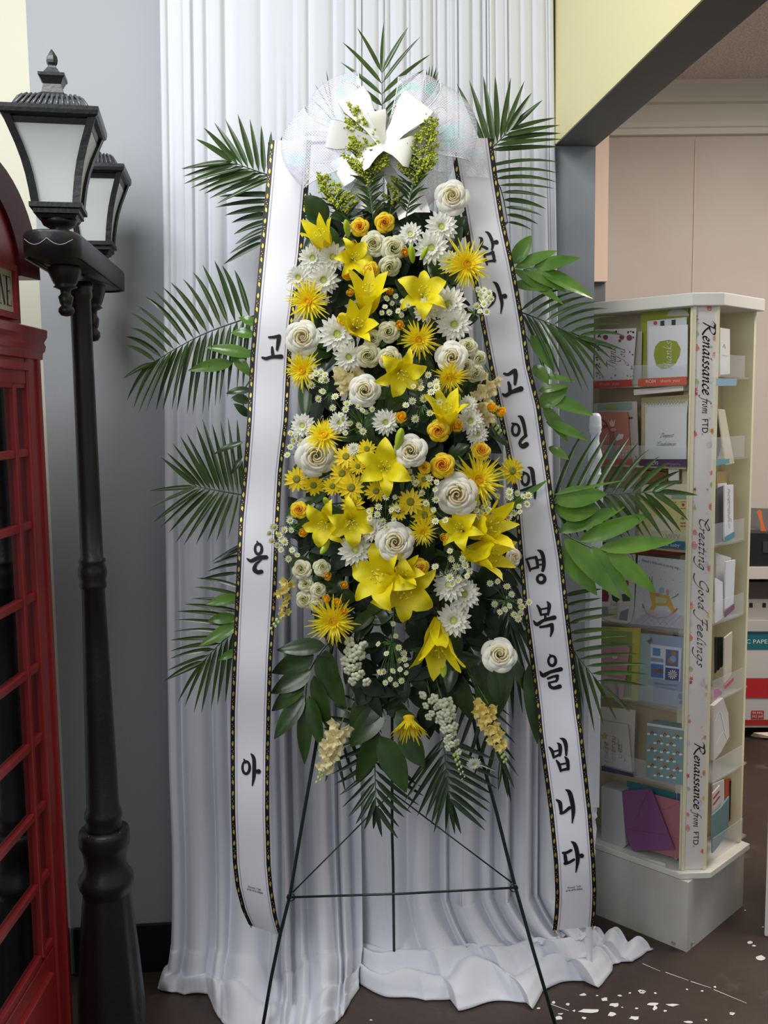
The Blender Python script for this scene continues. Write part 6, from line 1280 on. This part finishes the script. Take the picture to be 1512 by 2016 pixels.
def snap_mb():
    mb = MB()
    for x, y, z, s in ((-.32, .35, .15, .45), (.32, .35, .15, .45), (-.42, -.2, .25, .42), (.42, -.2, .25, .42), (0, -.42, .3, .45), (0, 0, -.2, .5)):
        mb.lathe([(0, -s*.9), (s*.6, -s*.55), (s*.95, 0), (s*.7, s*.5), (0, s*.62)], (x, y, z), 9)
    return mb
def spike(name, label, axis, r0, r1, n, mt, kind='stock', Y=2.06, buds=3, cat='flower spike'):
    """a stem carrying florets down its length; axis traced in px"""
    ax = smooth_pts([Vector((x, y, 0)) for x, y in axis], 5); o = root(name, P(ax[0].x, ax[0].y, Y), label, cat, 'hanging flower spikes')
    part('stem', MB().tube([P(785+(ax[0].x-785)*.8, ax[0].y-60, 2.15)]+[P(p.x, p.y, Y+.012) for p in ax], .0016, 5), m_stem, o)
    me = [pm('floret|%s%d%s' % (kind, i, mt.name), (lambda i=i: floret_mb(i) if kind == 'stock' else snap_mb()), mt) for i in range(3 if kind == 'stock' else 1)]
    for i in range(n):
        t = (i+.5)/n; q = along(ax, t); rr = lerp(r0, r1, t)*R6.uniform(.85, 1.1); side = (-1, 1, 0)[i % 3]
        x = q.x+side*rr*.85+R6.uniform(-2, 2); y = q.y+R6.uniform(-3, 3); yy = Y-.008-(.010 if side == 0 else 0)
        c, M = orient(side*.7, -.5+R6.uniform(-.3, .3), R6.uniform(0, 6), x, y, yy); s = rr*yy/FPX
        f = child('floret', R6.choice(me), o); f.matrix_world = Matrix.Translation(c-o.location) @ M.to_4x4() @ Matrix.Diagonal((s, s, s, 1))
    e = ax[-1]; d = (ax[-1]-ax[-3]).normalized()
    for i in range(buds*2):
        p = e+d*(i*5+2)+Vector(((-1)**i*3, 0, 0)); rr = 5-.3*i; c = P(p.x, p.y, Y); part('green_bud', MB().lathe([(0, -1*rr*.0012), (rr*.0009, -.2*rr*.001), (rr*.0007, rr*.0007), (0, rr*.0012)], c, 8), m_lime, o)
    return o
def goldenrod(label, axis, spread, nb, Y=1.99):
    ax = smooth_pts([Vector((x, y, 0)) for x, y in axis], 6); o = root('goldenrod', P(ax[0].x, ax[0].y, Y+.05), label, 'flower spike', 'goldenrod plumes')
    part('stem', MB().tube([P(ax[0].x, ax[0].y+30, 2.15)]+[P(p.x, p.y, Y+.01) for p in ax], .0014, 5), m_stem, o)
    for i in range(nb):
        t = .30+.70*i/nb; q = along(ax, t); ln = spread*(1-((t-.30)/.70))**.8*R6.uniform(.7, 1.1)+8; side = (-1)**i; a = R6.uniform(.5, .95)
        mb = MB(); pts = [Vector((q.x+side*ln*s*math.sin(a), q.y-ln*s*math.cos(a)*(1.1-.3*s), 0)) for s in (0, .35, .7, 1)]
        W_ = [P(p.x, p.y, Y+R6.uniform(-.01, .01)) for p in pts]; mb.tube(W_, .0006, 4, 1)
        for k in range(int(8+ln*.75)):
            s = R6.random()**.7; c = along(W_, s)+Vector((R6.uniform(-.004, .004), R6.uniform(-.005, .004), R6.uniform(-.003, .005))); rr = R6.uniform(.0016, .0030)
            ax_ = Vector((R6.uniform(-1, 1), R6.uniform(-1, 1), R6.uniform(-.2, 1))).normalized()*rr*1.5; b_ = ax_.cross(Vector((.3, 1, .2))).normalized()*rr; c_ = ax_.cross(b_).normalized()*rr
            mb.add([c+ax_, c+b_, c+c_, c-b_, c-c_, c-ax_*.6], [(0, 1, 2), (0, 2, 3), (0, 3, 4), (0, 4, 1), (5, 2, 1), (5, 3, 2), (5, 4, 3), (5, 1, 4)], 0)
        part('side_plume', mb, [m_gold_, m_sepal], o)
    for i in range(int(nb*1.2)):
        t = .02+.55*i/(nb*1.2); q = along(ax, t); side = (-1)**i; ln = R6.uniform(28, 52)
        part('leaf', leaf(P(q.x, q.y, Y+.012), P(q.x+side*ln*.75, q.y-ln*R6.uniform(.2, .9), Y+R6.uniform(-.02, .02)), .0055, Vector((0, -.004, .004)), 6, .3), m_lemon, o)
    return o
# ---------------------------------------------------------------- goldenrod
goldenrod('tall goldenrod plume standing left of centre in front of the satin bow', [(735, 430), (728, 380), (712, 300), (690, 208)], 62, 26)
goldenrod('goldenrod plume right of centre in front of the satin bow', [(800, 425), (812, 370), (835, 300), (850, 230)], 52, 24)
goldenrod('short bushy goldenrod at the upper left of the spray', [(700, 450), (675, 420), (650, 385), (632, 345)], 44, 18, 2.02)
goldenrod('small goldenrod sprig between the two tall plumes', [(765, 430), (772, 400), (782, 350)], 20, 6, 2.02)
# ---------------------------------------------------------------- large white roses
for lab, x, y, r, tx, ty in [('large white rose at the upper right beside the right ribbon, highest rose', 890, 388, 33, .0, .25), ('large white rose overlapping the left ribbon beside the character go', 596, 664, 34, -.1, .1), ('large white rose above the tiny asters, left of centre at mid height', 718, 769, 32, 0, .1), ('largest white rose, at left in front of a yellow spider mum', 623, 897, 40, 0, -.05), ('large white rose at the centre, right of the open yellow lily', 809, 888, 33, -.1, .1), ('large white rose right of centre beside the orange-yellow rose', 899, 973, 42, .05, -.1), ('large white rose at the lower centre above the big lilies', 778, 1067, 38, 0, 0), ('white rose with golden heart beside the spray roses at right', 889, 704, 31, 0, .05), ('creamy white rose alone at the lower right', 983, 1290, 36, .15, .2), ('small white rose half behind a lily at the right ribbon edge', 1011, 1097, 19, .8, 0)]:
    rose(lab, x, y, r, 'w', tx, ty, fwd=.025)
# ---------------------------------------------------------------- cream spray roses
for lab, x, y, r, tx, ty in [('left one of the two cream spray roses at the top centre', 735, 481, 25, -.1, .2), ('right one of the two cream spray roses at the top centre', 775, 489, 25, .1, .2), ('cream spray rose tucked under the top centre pair', 768, 524, 21, .1, -.3), ('smallest cream spray rose, top left of the middle cluster of four', 734, 667, 17, -.1, .1), ('cream spray rose at the top right of the middle cluster of four', 765, 654, 21, 0, .1), ('cream spray rose at the bottom left of the middle cluster of four', 725, 700, 25, -.1, -.1), ('cream spray rose at the bottom right of the middle cluster of four', 768, 706, 23, .1, -.1), ('cream spray rose at the top of the right-hand cluster', 921, 683, 19, .2, .3), ('cream spray rose at the right edge of the right-hand cluster', 942, 706, 17, .4, 0), ('cream spray rose in the middle of the right-hand cluster', 916, 723, 19, .1, 0), ('cream spray rose at the bottom of the right-hand cluster', 935, 735, 19, .3, -.3), ('cream rose at the top of the lower left cluster', 594, 1121, 20, -.3, .2), ('greenish bud rose at the centre of the lower left cluster', 602, 1149, 16, -.2, .1), ('greenish bud rose at the right of the lower left cluster', 627, 1162, 16, .1, .1), ('cream rose at the bottom left of the lower left cluster', 600, 1180, 19, -.3, -.1), ('shaded cream rose at the upper right of the lower left cluster', 634, 1118, 18, .2, .3), ('shaded cream rose at the bottom of the lower left cluster', 624, 1192, 16, 0, -.4)]:
    rose(lab, x, y, r, 's', tx, ty, fwd=.015)
# ---------------------------------------------------------------- yellow spray roses and buds
for lab, x, y, r, tx, ty in [('yellow rose beside a lily bud at the upper left', 708, 447, 18, -.1, .2), ('orange-hearted yellow rose standing at the top centre', 758, 438, 19, 0, .1), ('dusky yellow rose under the top left lily, shaded', 731, 532, 17, .2, -.1), ('yellow rose at the far left beside the left ribbon', 589, 1004, 18, -.2, .1), ('yellow rose with ruffled petals below the upward lily at right', 863, 848, 22, -.1, -.1), ('brightest orange-yellow rose right of centre', 871, 916, 25, 0, .1), ('orange-yellow rose bloom above the right spider mum', 947, 887, 19, .2, .4), ('deep yellow rose with orange heart beside the big lower lilies', 826, 1118, 20, .2, -.3), ('small rusty orange rose between two larger roses right of centre', 836, 921, 13, -.2, -.1), ('yellow rose at the mid left edge behind white mum', 676, 629, 13, 0, 0)]:
    rose(lab, x, y, r, 'y', tx, ty, fwd=.018)
for lab, x, y, r, tx, ty in [('yellow bud below the upper left yellow rose', 696, 483, 14, -.2, -.2), ('yellow bud left of the upper middle lily', 686, 542, 14, -.4, .1), ('small round yellow bud below that lily at left', 689, 576, 10, 0, 0), ('small round yellow bud right of the upper middle lily', 767, 573, 10, 0, 0), ('small round yellow bud left of the upper right lily', 800, 555, 11, 0, .1), ('yellow bud below the mid-left lily', 734, 638, 12, .1, .1), ('yellow bud over the middle spider mum', 786, 641, 13, .2, .2), ('tall yellow bud right of the ruffled yellow rose', 898, 840, 17, .1, .5), ('yellow bud above the white mum at mid height', 790, 823, 15, .1, .5), ('left of two yellow buds at the right ribbon', 970, 803, 13, -.4, .5), ('right of two yellow buds at the right ribbon', 986, 812, 13, .5, .4), ('orange bud at the left edge below the yellow rose', 598, 1048, 12, -.5, -.2), ('orange bud right of the lower white rose', 874, 1057, 12, .2, -.3), ('yellow-orange bud on the lower left rose cluster', 644, 1133, 12, 0, -.2), ('lemon yellow bud alone at lower left', 677, 1152, 11, .1, .1), ('upper yellow bud on the lower left spider mum', 664, 1188, 12, .1, .4), ('lower yellow bud on the lower left spider mum', 677, 1204, 11, .2, .1), ('yellow bud by the top right cream rose', 797, 497, 12, .1, 0), ('shaded yellow bud left of the lower left spider mum', 643, 1180, 11, -.1, .4)]:
    rosebud(lab, x, y, r, tx, ty)
# ---------------------------------------------------------------- lilies
for lab, x, y, r, tx, ty, kd, rl_ in [('upright lily at the upper left corner of the spray', 634, 468, 44, -.5, 1.1, 'cup', .3), ('half-hidden dim lily behind the upper left white mums', 697, 508, 36, .3, .2, 'open', 1.0), ('lily opening upward below the shaded yellow rose', 725, 580, 52, .1, 1.2, 'cup', .5), ('narrow lily turned left at mid left', 702, 640, 46, .2, .3, 'cup', 2.0), ('open lily at upper right beside the spider mum', 834, 578, 46, .1, .4, 'open', .5), ('lily drooping below the middle spray roses', 790, 735, 46, .2, -.3, 'open', .2), ('tall lily pointing up behind two yellow roses', 880, 812, 50, -.1, 1.2, 'cup', .9), ('wide open lily left of centre beside the white rose', 757, 920, 50, 0, .1, 'open', 1.6), ('lily facing down-left among the golden daisies', 640, 1032, 44, -.4, -.3, 'open', 2.3), ('lily facing forward beside the golden daisies', 692, 1030, 44, .1, -.3, 'open', .6), ('shaded lily right of centre below the white rose', 905, 1042, 40, -.2, .2, 'open', 2.8), ('lily opening up-right below the asters at right', 960, 1038, 60, 1.3, .3, 'cup', 1.2), ('lily trumpet facing right below it', 958, 1093, 58, 1.5, -.2, 'cup', .4), ('left lily of the big low centre group', 750, 1135, 62, -.5, .0, 'open', .8), ('right lily of the big low centre group', 795, 1160, 62, .1, -.4, 'open', 1.5), ('top lily of the big low centre group', 795, 1125, 40, .5, .1, 'cup', 2.0), ('lily facing straight down at the bottom centre-right', 862, 1270, 66, 0, -1.8, 'cup', .3)]:
    lily(lab, x, y, r*1.08, tx, ty, kd, rl_, fwd=.03)
for lab, x, y, L, tx, ty, g in [('green lily bud beside the upper left yellow rose', 683, 450, 40, -.2, 1.6, True), ('green lily bud left of the upper right white mums', 811, 500, 40, -.2, 1.8, True), ('slim green lily bud beside it', 836, 498, 30, .8, 1.8, True), ('yellow-green lily bud left of the centre white rose', 786, 865, 52, .4, 1.8, True), ('green lily bud lying over the lily among the daisies', 645, 990, 38, -.5, .7, True), ('yellow-green closed lily bud below the left lilies', 640, 1077, 40, -.8, -1.2, True), ('small round green bud left of the right trumpet lily', 926, 1079, 20, -.6, .1, True), ('small green bud above the right trumpet lily', 947, 1056, 22, .2, .2, True), ('green bud in the mid-left lily', 701, 600, 24, -.2, .4, True), ('green bud hanging from the down-facing lily', 872, 1315, 44, .1, -1.8, True), ('yellow-green bud above the upward lily at right', 900, 790, 34, .5, 1.5, True)]:
    bud(lab, x, y, L, tx, ty, g)
# ---------------------------------------------------------------- yellow spider mums
for lab, x, y, r, tx, ty, sh in [('yellow spider mum overlapping the left ribbon near the top', 607, 593, 48, -.3, .1, 'flat'), ('yellow spider mum overlapping the right ribbon beside the character sam', 918, 521, 54, .3, .2, 'flat'), ('shaded spider mum right of the middle spray roses', 824, 668, 44, .1, -.1, 'flat'), ('dim spider mum behind the left ribbon below the white rose', 596, 728, 44, -.4, 0, 'flat'), ('spider mum hanging under the white rose at right', 885, 742, 40, 0, -.5, 'flat'), ('bright spider mum fanning up behind the largest white rose', 637, 858, 44, -.1, .6, 'flat'), ('large spider mum at right beside the white rose', 940, 945, 62, .35, .05, 'flat'), ('spider mum at the lower left under two yellow buds', 656, 1222, 56, 0, -.25, 'flat'), ('pale yellow spider mum facing down at the bottom centre', 805, 1412, 62, 0, -2.2, 'cup'), ('golden messy mum right of the lower white rose', 832, 1046, 34, .1, -.3, 'flat')]:
    spider(lab, x, y, r, tx, ty, sh, Y=(2.04 if y > 1400 else None))
# ---------------------------------------------------------------- white mums
for lab, x, y, r, tx, ty in [('white mum at the upper left, left of a pair', 616, 508, 28, -.2, .1), ('white mum at the upper left, right of a pair', 655, 506, 30, .1, .1), ('white mum touching the left ribbon above the spider mum', 588, 546, 26, -.3, 0), ('white mum above the left spider mum, right one', 637, 551, 32, 0, 0), ('white mum right of the white rose by the left ribbon', 664, 658, 38, 0, .1), ('greyish white mum left of the middle spray roses', 686, 702, 30, .1, -.1), ('white mum at the top right of the upper right bunch', 869, 447, 32, .1, .3), ('white mum at the left of the upper right bunch', 808, 461, 24, -.1, .4), ('white mum at the centre of the upper right bunch', 849, 488, 34, 0, .1), ('white mum at the bottom right of the upper right bunch', 884, 515, 22, .2, -.1), ('white mum below the upper right lily, upper one', 883, 599, 36, 0, .1), ('small white mum in front of the upper right lily', 838, 610, 26, -.2, 0), ('white mum below the upper right lily, lower one', 894, 638, 36, .1, -.1), ('white mum at the centre beside a yellow bud', 759, 831, 27, .1, 0), ('shaded white mum at the left ribbon edge at mid height', 596, 838, 26, -.3, .1), ('white mum beside the fanned spider mum', 668, 832, 22, .2, .1), ('white mum right of the tall lily, upper one', 926, 829, 28, .1, .1), ('white mum right of the tall lily, lower one', 940, 855, 23, .2, -.2), ('creamy mum under the stock at the right ribbon', 921, 797, 20, 0, .2), ('white mum under the forward lily at lower left', 700, 1082, 36, 0, 0), ('shaded mum left of the lower white rose', 731, 1040, 27, -.2, 0), ('white mum in the lower right trio, upper left', 884, 1152, 34, -.2, .2), ('white mum in the lower right trio, upper right', 914, 1170, 35, .1, 0), ('white mum in the lower right trio, bottom one', 893, 1221, 36, 0, -.1), ('small green-white mum bud above the golden daisies', 697, 884, 14, 0, .3), ('tiny pale mum hanging at the bottom right', 933, 1503, 16, .2, -.9)]:
    mum(lab, x, y, r, tx, ty)
# ---------------------------------------------------------------- golden daisies
for lab, x, y, r, tx, ty in [('golden daisy nearest the left ribbon', 584, 943, 27, -.2, 0), ('golden daisy turned down below the largest white rose', 617, 955, 24, 0, -.4), ('golden daisy above the forward-facing pair', 681, 899, 25, -.1, .3), ('golden daisy left of the open lily', 673, 932, 26, 0, .1), ('golden daisy lowest of the forward-facing pair', 691, 960, 29, 0, 0), ('golden daisy under the open lily', 740, 966, 24, .1, -.2), ('golden daisy just above the forward lily', 694, 994, 25, 0, -.1), ('shaded golden daisy between two daisies at left', 654, 957, 21, .2, 0), ('shaded golden daisy left of the open lily stem', 704, 918, 19, .2, .1), ('golden daisy at the top behind the mum bud', 722, 884, 21, .2, .3), ('golden daisy left of centre in the right group', 808, 988, 28, 0, .1), ('golden daisy low in the right group', 835, 1014, 26, .2, -.1), ('golden daisy over the right ribbon edge, seen sideways', 1008, 926, 30, .8, .1), ('small golden daisy behind the rusty orange rose', 835, 944, 20, 0, .2), ('golden daisy half hidden at the left of the right group', 784, 1006, 21, -.2, -.1)]:
    daisy(lab, x, y, r, tx, ty)
# ---------------------------------------------------------------- tiny white asters
def cl(pts): return pts
aster_spray('tiny asters below the upper middle lily', 780, 605, [(761, 588), (779, 583), (793, 594), (772, 597), (758, 604), (766, 615), (784, 612), (752, 616), (796, 606), (790, 620), (803, 600)], 7)
aster_spray('tiny asters against the right ribbon beside the character ga', 955, 590, [(941, 570), (953, 571), (963, 577), (946, 580), (957, 583), (967, 588), (949, 590), (961, 595), (938, 602), (945, 613), (958, 614), (953, 598)], 8)
aster_spray('tiny asters left of the cream stock at mid left', 630, 745, [(618, 724), (622, 735), (632, 732), (640, 738), (612, 742), (632, 748), (641, 748), (613, 758), (635, 771), (660, 781), (655, 803), (626, 785)], 8)
aster_spray('tiny asters under the mid-left white rose', 705, 815, [(682, 795), (694, 790), (706, 800), (680, 806), (671, 817), (713, 808), (689, 833), (706, 838), (720, 812), (732, 805), (676, 826), (680, 852), (714, 849)], 8)
aster_spray('tiny asters between the drooping lily and tall lily', 835, 770, [(843, 738), (829, 764), (847, 758), (859, 753), (814, 761), (849, 772), (833, 785), (812, 789), (865, 791), (846, 813), (817, 824), (799, 798), (860, 762), (826, 752)], 8.5)
aster_spray('tiny asters along the left ribbon beside the largest white rose', 575, 870, [(572, 853), (583, 858), (592, 868), (572, 880), (590, 877), (566, 896), (586, 909), (601, 935), (578, 868)], 8)
aster_spray('tiny asters at left below the yellow rose', 565, 1040, [(571, 1024), (560, 1043), (574, 1043), (551, 1054), (540, 1037), (555, 1062)], 8, base=(590, 1040))
aster_spray('tiny aster sprig lying over the left ribbon above the character eun', 552, 1060, [(538, 1038), (550, 1053), (535, 1065), (545, 1073), (560, 1067), (553, 1082), (568, 1100), (585, 1093), (575, 1083), (530, 1050)], 8, base=(590, 1080))
aster_spray('tiny asters below the open lily at the centre', 755, 1000, [(760, 978), (777, 979), (745, 998), (727, 1006), (743, 1012), (771, 1004), (782, 1001), (728, 1020), (753, 1026), (775, 1024), (760, 1038)], 8)
aster_spray('tiny asters between the centre and right white roses', 848, 970, [(818, 950), (845, 942), (860, 949), (857, 964), (858, 983), (838, 990), (854, 1004), (830, 970), (806, 928), (812, 942), (857, 1026), (877, 1024)], 8)
aster_spray('tiny asters right of the right white rose, beside the ribbon', 955, 1005, [(940, 990), (952, 998), (962, 1004), (947, 1010), (943, 1018), (960, 992), (965, 1010), (938, 1005), (917, 1018)], 8)
aster_spray('tiny asters reaching over the right ribbon below the character ui', 1010, 985, [(1003, 968), (1004, 979), (1018, 971), (1029, 977), (1041, 975), (1022, 997), (1038, 992), (1012, 1011), (1024, 1008), (979, 976), (989, 1013), (1001, 1018)], 8.5)
aster_spray('tiny asters above the lower right white mums', 890, 1105, [(888, 1101), (911, 1100), (898, 1116), (916, 1112), (857, 1116), (851, 1133), (885, 1137), (903, 1142), (891, 1150), (886, 1085), (924, 1124), (920, 1134)], 9)
aster_spray('tiny asters dangling over the right ribbon beside the character bok', 1020, 1185, [(965, 1149), (980, 1145), (998, 1155), (1007, 1170), (973, 1189), (984, 1205), (1003, 1193), (1024, 1184), (1027, 1194), (1012, 1210), (1024, 1207), (1020, 1218), (1042, 1186), (994, 1200)], 8, base=(960, 1180))
aster_spray('tiny asters hanging in the dark at the bottom centre', 770, 1310, [(761, 1287), (785, 1275), (795, 1286), (796, 1297), (786, 1300), (800, 1310), (754, 1322), (747, 1324), (773, 1321), (788, 1318), (768, 1337), (759, 1344), (779, 1347), (790, 1340), (774, 1228), (779, 1252), (800, 1325), (745, 1268)], 7.5, base=(775, 1200))
# ---------------------------------------------------------------- stocks and snapdragons
spike('cream_stock', 'cream stock sprig left of the mid-left white rose', [(690, 730), (680, 745), (686, 768)], 15, 13, 7, m_stock, Y=2.0)
spike('cream_stock', 'cream stock along the right ribbon above two yellow buds', [(965, 735), (962, 760), (945, 785), (970, 830)], 11, 14, 13, m_stock, Y=2.03)
spike('cream_stock', 'small yellow stock at the left ribbon beside the lower rose cluster', [(570, 1140), (556, 1165), (562, 1195), (552, 1215)], 11, 7, 9, m_stocky, Y=2.07)
spike('white_snapdragon', 'white-green snapdragon hanging below the lower left spider mum', [(705, 1262), (698, 1290), (694, 1320), (712, 1345)], 16, 12, 14, m_snap, 'snap', Y=2.03, buds=0)
spike('white_snapdragon', 'long white snapdragon hanging at the bottom, right of centre', [(868, 1370), (880, 1410), (886, 1450), (895, 1480)], 13, 9, 20, m_snap, 'snap', Y=2.04, buds=6)
spike('white_snapdragon', 'short white snapdragon strand left of the long one', [(845, 1362), (850, 1395), (856, 1420)], 11, 9, 8, m_snap, 'snap', Y=2.05, buds=0)
spike('cream_stock', 'pale cream stock hanging at the bottom left', [(672, 1425), (660, 1455), (648, 1485), (636, 1515)], 14, 11, 14, m_stock, Y=2.05)
spike('cream_stock', 'butter yellow stock hanging at the bottom right', [(960, 1385), (950, 1405), (968, 1435), (985, 1475)], 13, 10, 15, m_stocky, Y=2.05)
